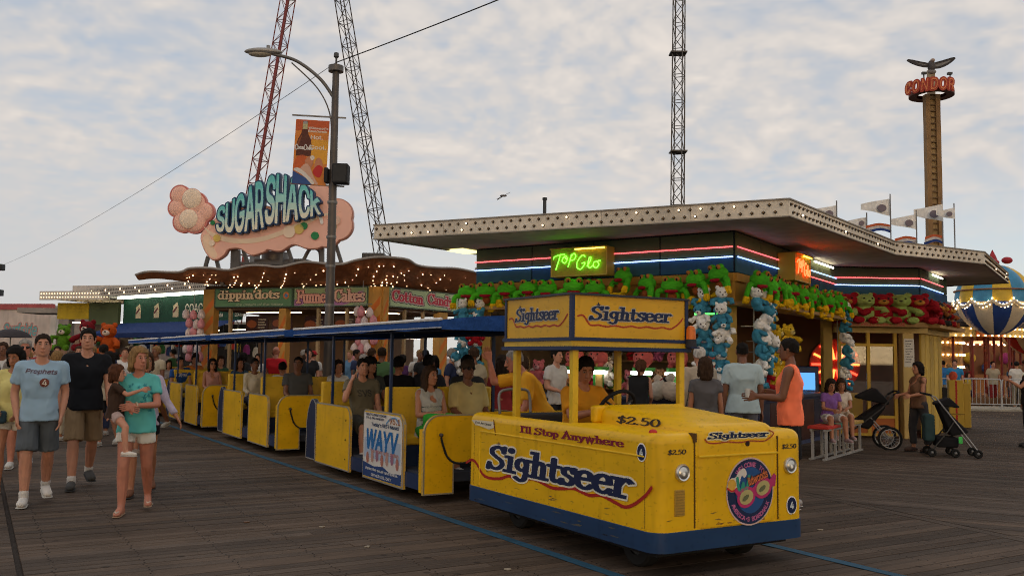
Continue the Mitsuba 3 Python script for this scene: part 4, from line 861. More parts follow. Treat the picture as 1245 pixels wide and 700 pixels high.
# ------------------------------------------------------------------ ride masts
def mast(p0, p1, w0, w1, n, r, c, lab, legs=4, red=False):
    k = thing('lattice_mast', lab, 'ride tower'); lg, br = lattice(p0, p1, w0, w1, n, r, legs)
    for m in lg: part(k, 'leg', m, 'm_steel', c, True)
    part(k, 'braces', br, 'm_steel', c, False)
    if red: part(k, 'ladder', tube([p0, p1], .09, 6), 'm_steel', (.30, .05, .05), True)
    return k
mast((-14.2, 46, 3), (-10.6, 46, 30), .60, .50, 44, .032, (.22, .06, .05), 'leaning reddish lattice ride mast on the left, behind the roof sign', 4, True)
mast((-5.95, 46, 3), (-10.9, 46, 30), .60, .50, 44, .032, (.09, .08, .075), 'leaning dark lattice ride mast just right of the lamp post')
k = mast((8.36, 46, 0), (8.62, 46, 30), .60, .46, 44, .034, (.12, .11, .10), 'upright dark lattice mast behind the flat stall roof')
for z in (12.3, 17.5, 22.5): part(k, 'platform', box(8.05, 45.65, z, 8.9, 46.35, z + .07), 'm_steel', (.08, .075, .07), False)
# drop tower with the lettered ring and the bird on top
ct = thing('drop_tower', 'tall brown ride tower with an orange lettered ring and a spread winged bird on top', 'ride tower')
CX, CY = 49.35, 105.0; BRN = (.30, .17, .07)
for dx in (-.6, .6): part(ct, 'column', box(CX + dx - .26, CY - .4, 0, CX + dx + .26, CY + .4, 33.4), 'm_dirty', BRN, False)
part(ct, 'core', box(CX - .32, CY - .1, 0, CX + .32, CY + .3, 33.6), 'm_dirty', (.40, .27, .12), False)
for j in range(44): part(ct, 'rung', box(CX - .4, CY - .32, 1 + j * .74, CX + .4, CY - .14, 1.14 + j * .74), 'm_dirty', (.17, .10, .045), False)
part(ct, 'ring', lathe([(1.6, 33.3), (2.5, 33.2), (2.5, 33.6), (1.6, 33.7)], 24, c=(CX, CY, 0)), 'm_dirty', (.16, .06, .04), 30)
for j, ch in enumerate('CONDOR'):
    a = (j - 2.5) * .30 - .44; X = frame((CX + 3.2 * math.sin(a), CY + .4 - 3.2 * math.cos(a), 33.2), (math.cos(a), math.sin(a), 0), (0, 0, 1))
    g = fit(affinity.skew(slab(ch, 1.5, .13, .09) if ch in 'C' else inter(ch, 1.5, True), xs=8), -.42, .42, 0, 1.4)
    part(ct, 'letter_back', extrude(g.buffer(.13), .12), 'm_print', (.40, .045, .02), False, X); part(ct, 'letter', extrude(g.buffer(-.04), .05, .125), 'm_print', (.72, .22, .08), False, X)
part(ct, 'top_post', box(CX - .35, CY - .3, 33.4, CX + .35, CY + .3, 36.4), 'm_dirty', (.42, .32, .2), False)
wing = sg.Polygon(spline([(.3, .1), (1.4, .42), (2.5, .72), (2.75, .65), (2.0, .1), (1.0, -.28), (.3, -.3)], 5, True))
for s, tl in ((1, 1.15), (-1, .72)):
    w_ = affinity.scale(wing, s, tl, origin=(0, 0)); X = frame((CX, CY - .1, 37.0), (1, 0, 0), (0, 0, 1)); part(ct, 'wing_edge', extrude(w_.buffer(.08).difference(w_.buffer(-.16)), .18, -.05), 'm_dirty', (.05, .045, .045), False, X); part(ct, 'wing', extrude(w_, .10), 'm_dirty', (.26, .25, .24), False, X)
part(ct, 'bird_body', ell((CX, CY - .2, 36.8), (.42, .5, .8)), 'm_dirty', (.10, .09, .09), True); part(ct, 'bird_head', ell((CX, CY - .5, 37.4), (.25, .35, .25)), 'm_dirty', (.45, .35, .3), True); part(ct, 'bird_foot', ell((CX, CY - .3, 36.1), (.5, .3, .28)), 'm_dirty', (.25, .23, .22), True)
for s in (-1, 1): part(ct, 'floodlight', beam((CX + s * 1.5, CY - 1.5, 34.6), (CX + s * 1.55, CY - 1.5, 35.5), .12), 'm_steel', (.06, .06, .06), False); part(ct, 'floodlight_head', box(CX + s * 1.5 - .25, CY - 1.7, 35.4, CX + s * 1.5 + .25, CY - 1.3, 35.65), 'm_steel', (.06, .06, .06), False)
# pennants on the far roof edge
for i, (x, y, z, h, lab, two) in enumerate(((8.67, 24, 5.80, .55, 'first white pennant from the left above the receding roof edge', 0), (10.11, 24, 6.00, .62, 'second and tallest white pennant, with striped streamer', 1), (9.55, 24.2, 5.52, .4, 'small low white pennant left of the tallest one', 0), (10.80, 24, 5.58, .55, 'white pennant left of the brown tower', 1), (11.50, 24, 5.86, .62, 'white pennant in front of the brown tower', 2), (11.62, 23.6, 5.70, .4, 'rightmost pennant, beside the brown tower', 0))):
    k = thing('pennant', lab, 'flag'); part(k, 'pole', cyl((x, y, 3.8), (x, y, z + .12), .016, 6), 'm_steel', (.2, .19, .18))
    g = np.array([[(x - a * (h * 1.25) , y + .05 * math.sin(a * 6 + i), z - .25 * h * a - (b * h * (.75 - .5 * a)) ) for b in np.linspace(0, 1, 5)] for a in np.linspace(0, 1, 9)])
    fl = cat([sheet(g, True), sheet(g + V(0, .006, 0), False)]); part(k, 'cloth', fl, 'm_cloth', (.80, .78, .74), True)
    part(k, 'emblem', extrude(affinity.scale(sg.Point(0, 0).buffer(h * .19), 1, .85), .02), 'm_print', (.16, .13, .16), False, frame((x - h * .42, y - .075, z - h * .45), (1, 0, 0), (0, 0, 1)))
    if two:
        for j, c in enumerate(((.5, .12, .05), (.55, .52, .5), (.03, .06, .22))): part(k, 'streamer', sheet(np.array([[(x - a * h * (.8 + .3 * (i % 2)), y + .04 * math.sin(a * 5 + j), z - h * 1.15 - j * .07 - b * .07 + .05 * math.sin(a * 4) - (.14 if two == 2 else 0)) for b in (0, 1)] for a in np.linspace(0, 1, 6)]), True), 'm_cloth', c, True)
# gull
k = thing('gull', 'small dark gull flying above the flat roof', 'bird'); gx, gy, gz = -.44, 40.0, 8.84
part(k, 'body', ell((gx, gy, gz), (.16, .06, .05)), 'm_matte', (.12, .11, .11), True)
for s in (-1, 1): part(k, 'wing', tube(spline([(gx, gy, gz + .02), (gx + .05, gy + s * .25, gz + .12), (gx - .08, gy + s * .52, gz + .05)], 4), [.03] * 4 + [.03] * 4 + [.012], 5) if False else beam((gx, gy, gz), (gx + s * .28, gy + .1, gz + .16 * s), .10, .02), 'm_matte', (.10, .09, .09), False)
# ------------------------------------------------------------------ shops on the far left
cs = thing('souvenir_shop', 'far shop with dark green sign band, blue awning and bulb studded white roof edge', 'shop')
A1, A2, A3 = V(-20.4, 40.5), V(-17.6, 41.0), V(-10.6, 35.2)
F = wall_frame(A2, A3); Lw = np.linalg.norm(A3 - A2)
part(cs, 'sign_band', box(0, 2.95, -.15, Lw, 4.05, 0), 'm_dirty', (.010, .065, .035), False, F)
part(cs, 'roof', box(-2.2, 4.15, -4, Lw + 1, 4.5, .9), 'm_dirty', (.30, .28, .26), False, F); part(cs, 'fascia', box(-2.2, 4.12, .9, Lw + 1, 4.52, .95), 'm_dirty', (.50, .46, .40), False, F)
sk = []; lt = []
for j in range(78):
    for r_w in (0, 1):
        p = box(-2.1 + j * .145 + r_w * .07, 4.21 + .15 * r_w, .95, -2.05 + j * .145 + r_w * .07, 4.27 + .15 * r_w, .97); p.apply_transform(F); (lt if (j * 7 + r_w * 3) % 9 == 0 else sk).append(p)
multi(cs + '__bulb_sockets', [(p, (.10, .08, .07)) for p in sk], 'm_steel'); k = numbered(cs + '__lit_bulbs'); put(k, cat(lt), 'm_matte', WHITE, False, emit=(1.6, 1.0, .55)); labels[k] = {'kind': 'stuff'}
for j in range(3): part(cs, 'tube_lamp', box(.1 + j * Lw / 3, 4.02, .2, (j + 1) * Lw / 3 - .05, 4.14, .36), 'm_matte', WHITE, False, F, emit=(.95, .95, .78))
for j in range(3):
    x = 1.35 + j * 1.55; decal(cs, 'emblem', unary_union([sg.box(x - .22, 3.15, x + .22, 3.5), affinity.rotate(sg.box(x - .2, 3.45, x + .18, 3.72), 25), sg.Point(x, 3.5).buffer(.2)]), F, (.55, .45, .28), .004); decal(cs, 'emblem', affinity.rotate(sg.box(x - .22, 3.42, x + .14, 3.52), 35), F, (.12, .02, .02), .0065)
    x = 6.0 + j * 1.6; decal(cs, 'letters', place(inter('COACH', .34, True), x, 3.5, 0, True), F, (.62, .56, .44), .004); decal(cs, 'letters', place(inter('LEATHER', .13, True), x, 3.16, 0, True), F, (.62, .56, .44), .004)
part(cs, 'awning', trimesh.Trimesh(V([0, 2.95, .02], [Lw, 2.95, .02], [Lw, 2.45, 1.5], [0, 2.45, 1.5], [Lw, 2.25, 1.5], [0, 2.25, 1.5]), [[0, 2, 1], [0, 3, 2], [3, 4, 2], [3, 5, 4]], process=False), 'm_cloth', (.015, .035, .13), False, F)
part(cs, 'back_wall', box(0, 0, -3, Lw, 2.95, -2.9), 'm_dirty', (.05, .04, .04), False, F); part(cs, 'counter', box(0, 0, -.1, Lw, 1.0, .4), 'm_dirty', (.12, .06, .04), False, F)
for j in range(6): part(cs, 'post', box(.3 + j * 1.6, 0, 1.35, .38 + j * 1.6, 2.4, 1.43), 'm_dirty', (.4, .38, .33), False, F)
for j in range(4): part(cs, 'ceiling_lamp', box(1 + j * 2, 2.6, -1.2, 1.9 + j * 2, 2.64, -1.1), 'm_matte', WHITE, False, F, emit=(1.4, 1.2, .8))
GC = [(.5, .05, .03), (.55, .5, .4), (.06, .2, .08), (.5, .35, .05), (.05, .1, .3), (.3, .05, .2)]
for j in range(26):
    k = thing('hanging_souvenir', f'{["red", "cream", "green", "yellow", "blue", "purple"][j % 6]} souvenir bundle in the green shop, {["first", "second", "third", "fourth", "fifth"][j // 6]} of its colour from the left', 'souvenir', 'souvenir bundles in the green shop')
    x, y, z = .3 + j * .33, 1.5 + .5 * ((j * 7) % 5) / 5, -.3 - (j % 2) * .9; part(k, 'bundle', lathe([(.02, .42), (.1, .38), (.15, .2), (.13, .02), (.02, 0)], 8, (0, 1, 0), (x, y, z)), 'm_cloth', GC[j % 6], 40, F); part(k, 'cord', cyl((x, y + .4, z), (x, 2.9, z), .01, 4), 'm_steel', GREY, True, F)
k = thing('roof_unit', 'pair of brown ventilation boxes on the green shop roof', 'ventilator')
for a, b in ((0, 1.5), (1.9, 3.2)): part(k, 'case', box(6.2 + a, 4.5, -2.4, 6.2 + b, 5.35, -1.6), 'm_dirty', (.22, .18, .15), False, F)
part(k, 'lid', box(6.0, 6.2, -2.6, 7.8, 6.55, -1.8), 'm_dirty', (.25, .25, .25), False, F); part(k, 'stem', box(6.7, 5.35, -2.3, 7.0, 6.2, -2.0), 'm_dirty', (.2, .2, .2), False, F)
ys = thing('corner_kiosk', 'yellow corner kiosk with pale flat roof, left of the green shop', 'kiosk')
F = wall_frame(V(-21.4, 42.2), V(-17.9, 41.2)); part(ys, 'wall', box(.25, 3.15, -.2, 2.0, 3.9, 0), 'm_dirty', (.60, .42, .02), False, F); part(ys, 'wall', box(2.02, 2.9, -.2, 3.6, 3.9, 0), 'm_dirty', (.10, .13, .06), False, F)
part(ys, 'roof', box(.0, 4.05, -3.5, 3.8, 4.35, .8), 'm_dirty', (.60, .55, .48), False, F); part(ys, 'parapet', box(.5, 4.35, -3.4, 3.3, 4.75, -.6), 'm_dirty', (.55, .50, .45), False, F); part(ys, 'fascia', box(.0, 3.98, .8, 3.8, 4.38, .86), 'm_dirty', (.66, .60, .52), False, F)
bl = [ell((.1 + j * .15, z, .87), .022, 1) for j in range(25) for z in (4.1, 4.27)]
kk = numbered(ys + '__bulbs'); put(kk, cat(bl), 'm_matte', WHITE, True, F, emit=(1.0, .75, .45)); labels[kk] = {'kind': 'stuff'}
for x in (.3, 1.95, 3.5): part(ys, 'post', box(x, 0, -.1, x + .15, 2.6, .05), 'm_dirty', (.12, .09, .05), False, F)
part(ys, 'back_wall', box(.25, 0, -1.9, 3.6, 3.1, -1.8), 'm_dirty', (.07, .05, .04), False, F); part(ys, 'tube_lamp', box(.4, 3.0, -.9, 3.3, 3.06, -.8), 'm_matte', WHITE, False, F, emit=(2.2, 1.8, 1.1)); part(ys, 'counter', box(.25, 0, -.4, 3.6, 1.0, -.1), 'm_dirty', (.20, .07, .03), False, F)
for j in range(9): part(ys, 'prize', ell((.5 + j * .36, 1.35 + .4 * (j % 3), -1.5), (.22, .2, .24), 1), 'm_plush', GC[j % 6], True, F)
for i, (nm, px, c, s) in enumerate((('green', -18.55, (.08, .20, .015), 2.5), ('dark red', -17.35, (.16, .010, .015), 2.9), ('orange', -16.25, (.40, .07, .012), 3.0))):
    bear(frame((px, 37.6 - i * .5, 1.72 if i < 2 else 1.55), (1, 0, 0), (0, 1, 0)), f'giant {nm} plush bear hung up outside the corner kiosk', None, c, c, (.6, .5, .42), 900 + i, 'giant_plush_bear', s)
bb = thing('billboard', 'pale billboard wall with colourful faded lettering and red top edge', 'billboard')
F = wall_frame(V(-41.5, 71), V(-34.6, 69.5)); part(bb, 'panel', box(0, 1.0, -.2, 6.2, 4.9, 0), 'm_dirty', (.62, .52, .46), False, F); part(bb, 'top_edge', box(-3, 4.9, -.25, 6.3, 5.35, .1), 'm_dirty', (.45, .10, .10), False, F)
outlined(bb, fit(affinity.skew(inter('Surfside', .9, True), xs=8), 2.0, 5.0, 2.85, 3.85), F, (.12, .35, .36), (.45, .20, .18), .08, .01)
part(bb, 'side_post', box(6.2, 0, -.2, 6.7, 4.9, .1), 'm_dirty', (.6, .55, .5), False, F); part(bb, 'annex', box(6.7, 0, -.6, 9.6, 2.9, -.2), 'm_dirty', (.30, .18, .12), False, F)
tb = thing('beach_umbrella', 'dark beach umbrella above the far crowd at the left edge', 'umbrella'); part(tb, 'canopy', lathe([(.95, 2.2), (.75, 2.42), (.4, 2.56), (0, 2.62)], 16, c=(-24.3, 44, .1)), 'm_cloth', (.05, .045, .05), 40); part(tb, 'pole', cyl((-24.3, 44, 0), (-24.3, 44, 2.8), .03, 6), 'm_steel', GREY)
kr = thing('kiosk_roof_canopy', 'narrow grey canopy on a single post before the billboard', 'canopy'); part(kr, 'slab', box(-24.6, 45, 3.55, -21.6, 47, 3.8), 'm_dirty', (.35, .31, .28), False); part(kr, 'post', box(-22.4, 45.8, 0, -22.2, 46.0, 3.55), 'm_dirty', (.2, .18, .16), False)
# low far skyline
for i, (x, y, w, h, c, lab) in enumerate(((-60, 110, 16, 7, (.3, .25, .22), 'low far beige building at the left end of the promenade'), (-30, 90, 13, 4.6, (.22, .18, .16), 'low far brown building behind the green shop'), (30, 75, 22, 3.6, (.25, .2, .18), 'low far building behind the fenced rides'))):
    k = thing('far_building', lab, 'building'); part(k, 'wall', box(x - w / 2, y, 0, x + w / 2, y + 8, h), 'm_dirty', c, False); part(k, 'roof_edge', box(x - w / 2 - .2, y - .2, h, x + w / 2 + .2, y + 8, h + .3), 'm_dirty', (.35, .33, .3), False)
    for j in range(int(w / 2.2)): part(k, 'window', box(x - w / 2 + .6 + j * 2.1, y - .05, h * .35, x - w / 2 + 1.8 + j * 2.1, y - .01, h * .72), 'm_paint', (.03, .03, .035), False)
# ------------------------------------------------------------------ right: fence, balloon ride, fairground
for i in range(4):
    k = thing('crowd_barrier', f'grey steel crowd barrier, {["leftmost", "second", "third", "rightmost"][i]} of the row before the rides', 'fence', 'steel crowd barriers before the rides'); x0, x1 = 14.35 + i * 1.52, 15.83 + i * 1.52; y = 32.1 + i * .06; c = (.42, .42, .42)
    part(k, 'frame', tube(spline([(x0 + .02, y, .02), (x0, y, .5), (x0 + .02, y, 1.0), (x0 + .12, y, 1.09), (x0 + .6, y, 1.1), (x1 - .6, y, 1.1), (x1 - .12, y, 1.09), (x1 - .02, y, 1.0), (x1, y, .5), (x1 - .02, y, .02)], 3), .026, 6), 'm_steel', c, True); part(k, 'bottom_rail', cyl((x0, y, .22), (x1, y, .22), .02, 6), 'm_steel', c)
    for j in range(9): part(k, 'bar', cyl((x0 + .15 + j * .148, y, .22), (x0 + .15 + j * .148, y, 1.1), .011, 5), 'm_steel', c)
struct('fence_plinth', box(13.4, 31.7, -.02, 30, 34, .07), 'm_dirty', (.32, .30, .25), label='pale concrete strip under the barriers')
def balloon(x, y, z, R, cols1, cols2, lab):
    k = thing('balloon_gondola', lab, 'fairground ride'); N = 12
    for g in range(N):
        a0, a1 = g * 2 * math.pi / N, (g + 1) * 2 * math.pi / N
        for half, cs_ in ((0, cols1), (1, cols2)):
            th = np.linspace(.02, math.pi * .52, 10) if half == 0 else np.linspace(math.pi * .52, math.pi * .93, 10); v = []
            for t in th:
                r = R * (math.sin(t) if t < math.pi * .52 else math.sin(t) * (1 - .12 * (t - math.pi * .52))); 
                for q in np.linspace(0, 1, 5):
                    a = a0 + (a1 - a0) * q; rr = r * (1 + .05 * math.sin(math.pi * q)); v.append((x + rr * math.cos(a), y + rr * math.sin(a), z + R * math.cos(t) * (1.05 if half == 0 else 1.0)))
            part(k, 'gore', sheet(np.array(v).reshape(10, 5, 3), False), 'm_paint', cs_[g % len(cs_)], True)
    bl = []
    for j in range(72):
        a = j * 2 * math.pi / 72; s = abs(math.sin(a * N / 2)); bl.append(ell((x + R * 1.05 * math.cos(a), y + R * 1.05 * math.sin(a), z + .02 - .17 * R * s), .032, 1))
        bl.append(ell((x + R * 1.04 * math.cos(a + .03), y + R * 1.04 * math.sin(a + .03), z - .09 - .17 * R * s), .028, 1))
    kk = numbered(k + '__bulbs'); put(kk, cat(bl), 'm_matte', WHITE, True, emit=(2.2, 1.6, .9)); labels[kk] = {'kind': 'stuff'}
    part(k, 'swag', tube([(x + R * 1.055 * math.cos(a), y + R * 1.055 * math.sin(a), z - .06 - .15 * R * abs(math.sin(a * N / 2))) for a in np.linspace(0, 2 * math.pi, 145)[:-1]], .06, 6, True), 'm_cloth', (.62, .55, .42), True)
    part(k, 'band', tube([(x + R * 1.04 * math.cos(a), y + R * 1.04 * math.sin(a), z + .28 * R) for a in np.linspace(0, 2 * math.pi, 40)[:-1]], .03, 6, True), 'm_paint', (.2, .08, .03), True)
    part(k, 'finial', lathe([(0, R * 1.5), (.12, R * 1.3), (.2, R * 1.12), (.1, R * 1.0)], 10, c=(x, y, z)), 'm_paint', (.35, .02, .03), 40)
    for j in range(3): part(k, 'bow', ell((x - .62 + j * .5, y - .3, z + R * (1.02 + .07 * j)), (.20, .16, .13)), 'm_paint', (.35, .02, .03), True)
    return k
YB = [(.62, .40, .03), (.05, .24, .42)]
balloon(18.15, 34.0, 4.0, 1.30, YB, [(.02, .05, .20), (.60, .50, .36)], 'big striped balloon gondola in blue, yellow and white with bulb swags')
balloon(21.6, 37.5, 3.5, 1.5, [(.4, .03, .03), (.6, .5, .4)], [(.38, .03, .03), (.55, .48, .38)], 'red and white striped balloon gondola at the right edge behind the blue one')
cr = thing('carousel', 'lit carousel with dark canopy and many red poles behind the barriers', 'fairground ride')
cx, cy = 17.8, 38.6
part(cr, 'canopy', lathe([(4.0, 3.05), (3.9, 3.25), (2.0, 3.9), (.2, 4.4), (0, 4.4)], 28, c=(cx, cy, 0)), 'm_cloth', (.07, .055, .05), 40); part(cr, 'canopy_lining', lathe([(.3, 3.3), (3.9, 3.02)], 28, c=(cx, cy, 0)), 'm_dirty', (.35, .25, .14), 40)
part(cr, 'platform', lathe([(0, .35), (4.0, .35), (4.0, .08)], 28, c=(cx, cy, 0)), 'm_dirty', (.18, .09, .04), 30)
for j in range(40):
    a = j * 2 * math.pi / 40; r = (3.6, 2.7, 3.1)[j % 3]; part(cr, 'pole', cyl((cx + r * math.cos(a), cy + r * math.sin(a), .35), (cx + r * math.cos(a), cy + r * math.sin(a), 3.1), .05, 6), 'm_paint', (.20, .03, .02))
part(cr, 'centre_drum', lathe([(1.1, .35), (1.1, 1.3), (1.3, 1.35), (1.3, 2.9), (1.1, 3.0)], 20, c=(cx, cy, 0)), 'm_paint', (.42, .24, .08), 30)
for j in range(20):
    a = j * 2 * math.pi / 20; part(cr, 'rounding_board', beam((cx + 3.9 * math.cos(a), cy + 3.9 * math.sin(a), 2.86), (cx + 3.9 * math.cos(a + .31), cy + 3.9 * math.sin(a + .31), 2.86), .05, .38), 'm_paint', (.45, .14, .04) if j % 2 else (.5, .38, .14), False)
bl = [ell((cx + 3.96 * math.cos(a), cy + 3.96 * math.sin(a), z), .035, 1) for a in np.linspace(0, 2 * math.pi, 90) for z in (2.72, 2.98)] + [ell((cx + 1.34 * math.cos(a), cy + 1.34 * math.sin(a), z), .045, 1) for a in np.linspace(0, 2 * math.pi, 40) for z in (1.5, 2.0, 2.5, 2.85)]
kk = numbered(cr + '__bulbs'); put(kk, cat(bl), 'm_matte', WHITE, True, emit=(2.4, 1.5, .7)); labels[kk] = {'kind': 'stuff'}
fb = thing('prize_arcade', 'far open prize arcade with rows of warm bulbs behind the carousel', 'arcade')
part(fb, 'back_wall', box(9, 47, 0, 32, 47.3, 4.2), 'm_dirty', (.22, .10, .05), False); part(fb, 'roof', box(8.5, 44.5, 4.2, 32.5, 48, 4.5), 'm_dirty', (.35, .3, .26), False); part(fb, 'counter', box(9, 45.5, 0, 32, 46, 1.1), 'm_dirty', (.28, .12, .04), False)
kk = numbered(fb + '__bulbs'); put(kk, cat([ell((9.2 + j * .3, 44.45, z), .05, 1) for j in range(76) for z in (4.28, 3.3, 2.6)]), 'm_matte', WHITE, True, emit=(2.2, 1.5, .8)); labels[kk] = {'kind': 'stuff'}
for j in range(11): part(fb, 'light_panel', box(9.4 + j * 2.05, 46.9, 2.7, 11.1 + j * 2.05, 46.98, 3.5), 'm_matte', WHITE, False, emit=((.85, .62, .35), (.75, .25, .10), (.9, .75, .5))[j % 3])
for j in range(24): part(fb, 'prize', ell((9.6 + j * .93, 46.6, 1.45 + .5 * (j % 2)), (.32, .25, .3), 1), 'm_plush', GC[j % 6], True)
# yellow gate box and bin
gb = thing('yellow_gate_box', 'yellow ticket box with a red stripe standing before the barriers', 'box')
X = rotz(-.35, (11.22, 22.95, 0)); part(gb, 'case', rbox(-.17, -.17, .02, .17, .17, 1.20, .02), 'm_dirty', (.58, .38, .05), 30, X); part(gb, 'stripe', box(-.02, -.176, .1, .02, -.171, 1.18), 'm_print', RED, False, X); part(gb, 'side_case', rbox(.175, -.12, .02, .33, .14, 1.12, .015), 'm_dirty', (.52, .34, .05), 30, X); part(gb, 'lower_trim', box(-.175, -.178, .34, .176, -.172, .37), 'm_print', (.25, .15, .02), False, X)
part(gb, 'flag', ell((-.05, -.05, 1.30), (.10, .06, .12)), 'm_cloth', (.55, .10, .06), True, X)
bn_ = thing('litter_bin', 'black box bin with a round mark, right of the woman with the pushchair', 'bin')
X = rotz(-.3, (10.05, 21.6, 0)); part(bn_, 'case', rbox(-.28, -.25, .02, .28, .25, .78, .03), 'm_matte', (.012, .012, .013), 30, X); part(bn_, 'top_box', rbox(-.26, -.22, .80, .26, .22, 1.05, .02), 'm_matte', (.014, .014, .015), 30, X); part(bn_, 'mark', extrude(affinity.scale(sg.Point(0, 0).buffer(.05), .7, 1), .004), 'm_print', (.4, .4, .4), False, X @ frame((.1, -.252, .5), (1, 0, 0), (0, 0, 1)))
# ------------------------------------------------------------------ the yellow tram engine (local axes: l across, s backwards, z up; TX to the world)
FLANK = TX @ frame((0, 0, 0), (0, -1, 0), (0, 0, 1))            # flank: x = -s (towards the nose), y = z, z out of the flank (-l)
FRONT = TX                                                       # nose plane: x = l, y = z, z out (towards -s)
FRONT = TX @ frame((0, 0, 0), (1, 0, 0), (0, 0, 1))
tram = thing('sightseeing_tram', 'yellow tram engine with blue skirt, big navy lettering and sign box on its roof', 'tram')
def vround(l0, s0, z0, l1, s1, z1, rv, rt, seg=3):
    """Box with upright corners of radius rv and a softer top edge rt."""
    c = m3.CrossSection([[(l0 + rv, s0 + rv), (l1 - rv, s0 + rv), (l1 - rv, s1 - rv), (l0 + rv, s1 - rv)]])
    pts = []
    for t in np.linspace(0, math.pi / 2, 5):
        d = rv - rt + rt * math.cos(t); z = z1 - rt + rt * math.sin(t)
        for (cx, cy) in ((l0 + rv, s0 + rv), (l1 - rv, s0 + rv), (l1 - rv, s1 - rv), (l0 + rv, s1 - rv)):
            a = np.linspace(0, 2 * math.pi, 29)[:-1]; pts.append(np.stack([cx + d * np.cos(a), cy + d * np.sin(a), a * 0 + z], 1))
    for (cx, cy) in ((l0 + rv, s0 + rv), (l1 - rv, s0 + rv), (l1 - rv, s1 - rv), (l0 + rv, s1 - rv)):
        a = np.linspace(0, 2 * math.pi, 29)[:-1]; pts.append(np.stack([cx + rv * np.cos(a), cy + rv * np.sin(a), a * 0 + z0], 1))
    return m3.Manifold.hull_points(np.vstack(pts))
shell = vround(0, 0, .345, 1.53, 2.9, 1.045, .125, .075) - mbox(.085, 1.22, .5, 1.445, 2.78, 1.4)
part(tram, 'body', shell, 'm_paint', YEL, 28, TX)
skirt = vround(-.008, -.008, .20, 1.538, 2.908, .345, .128, .004) - mbox(.1, .1, 0, 1.43, 2.8, .5)
part(tram, 'skirt', skirt, 'm_paint', (.016, .045, .115), 28, TX)
hood = vround(.36, -.022, .36, 1.21, 1.22, 1.10, .10, .095)
# the hood climbs a little towards the windscreen
hm = as_tm(hood.refine_to_length(.12)); hv = hm.vertices; hv[:, 2] += np.where(hv[:, 2] > .9, np.clip(hv[:, 1], 0, 1.3) * .085, 0)
part(tram, 'hood', hm, 'm_paint', YEL, 28, TX)
SEAM = (.10, .05, .004)
part(tram, 'seam', box(.352, -.006, .36, .362, .004, 1.02), 'm_matte', SEAM, False, TX); part(tram, 'seam', box(1.208, -.006, .36, 1.218, .004, 1.0), 'm_matte', SEAM, False, TX)
part(tram, 'hood_lip', rbox(.38, -.034, .866, 1.19, -.018, .884, .006), 'm_paint', (.70, .44, .012), 30, TX)
part(tram, 'hood_latch', cyl((.87, -.03, .955), (.87, -.018, .955), .02, 14), 'm_matte', (.03, .015, .01), 40, TX)
part(tram, 'hinge', box(.345, -.012, .98, .372, .05, 1.045), 'm_matte', (.09, .045, .01), False, TX)
part(tram, 'windscreen_sill', rbox(.30, 1.16, 1.04, 1.30, 1.25, 1.19, .03), 'm_paint', YEL, 30, TX)
for l in (.235, 1.345):
    h = part(tram, 'headlight', lathe([(.062, .0), (.066, .014), (.056, .030), (.046, .026)], 22, (0, -1, 0), (l, .002, .765)), 'm_metal', CHROME, 50, TX)
    part(h, 'lens', lathe([(.052, .016), (.042, .027), (.022, .034), (0, .036)], 22, (0, -1, 0), (l, .002, .765)), 'm_metal', (.66, .64, .58), True, TX)
    part(h, 'bulb_glint', ell((l - .006, -.034, .757), (.015, .006, .015), 1), 'm_paint', (.9, .88, .8), True, TX)
v = part(tram, 'vent_grille', rbox(.165, -.008, .455, .262, .004, .645, .006), 'm_matte', (.40, .24, .035), 30, TX)
for j in range(9): part(v, 'slat', box(.172, -.011, .468 + j * .02, .255, -.006, .476 + j * .02), 'm_matte', (.28, .16, .03), False, TX)
# number roundels
def roundel(X, c, r, txt):
    decal(tram, 'roundel_ring', affinity.scale(sg.Point(*c).buffer(r), .8, 1), X, WHITE, .0025); decal(tram, 'roundel', affinity.scale(sg.Point(*c).buffer(r * .86), .8, 1), X, NAVY2, .0045)
    decal(tram, 'number', place(inter(txt, r * .75, True), c[0], c[1], 0, True), X, (.55, .62, .66), .0065)
roundel(FLANK, (-.165, .905), .068, '4'); roundel(FRONT, (1.365, .455), .072, '4')
# raised moulding of the flank panel
for a in ((-2.62, .872, -.13, .884), ): part(tram, 'moulding', rbox(a[0], a[1], -.002, a[2], a[3], .010, .004), 'm_paint', (.80, .52, .02), 30, FLANK)
part(tram, 'moulding', rbox(-2.632, .36, -.002, -2.621, .884, .008, .003), 'm_paint', (.80, .52, .02), 30, FLANK)
# lettering of the flank
ss = fit(slab('Sightseer', .2, .086, .050, .10), -2.50, -.23, .485, .775)
decal(tram, 'letter_rim', ss.buffer(.015), FLANK, (.70, .66, .52), .0035); decal(tram, 'letters', ss, FLANK, NAVY2, .006)
decal(tram, 'star', star2(-2.255, .77, .04), FLANK, NAVY2, .0035)
wave = [(-2.895, .55), (-2.80, .585), (-2.70, .57), (-2.56, .475), (-2.42, .455), (-2.22, .475), (-2.06, .515), (-1.94, .49), (-1.80, .505), (-1.70, .535), (-1.56, .53), (-1.36, .50), (-1.18, .515), (-1.03, .535), (-.82, .51), (-.66, .53), (-.50, .505), (-.36, .485), (-.24, .525), (-.12, .60), (-.05, .665)]
decal(tram, 'red_wave', line2(wave, .026), FLANK, (.36, .02, .012), .003)
decal(tram, 'slogan', fit(slab("I'll Stop Anywhere", .08, .075, .045), -1.885, -.37, .905, .995), FLANK, MAROON, .003)
decal(tram, 'pennant', sg.Polygon([(-2.80, .975), (-2.36, .985), (-2.36, .925), (-2.45, .905), (-2.62, .925), (-2.72, .93)]), FLANK, (.62, .56, .40), .003); decal(tram, 'pennant_mast', line2([(-2.362, .995), (-2.325, .865)], .012, False), FLANK, (.12, .03, .02), .0035)
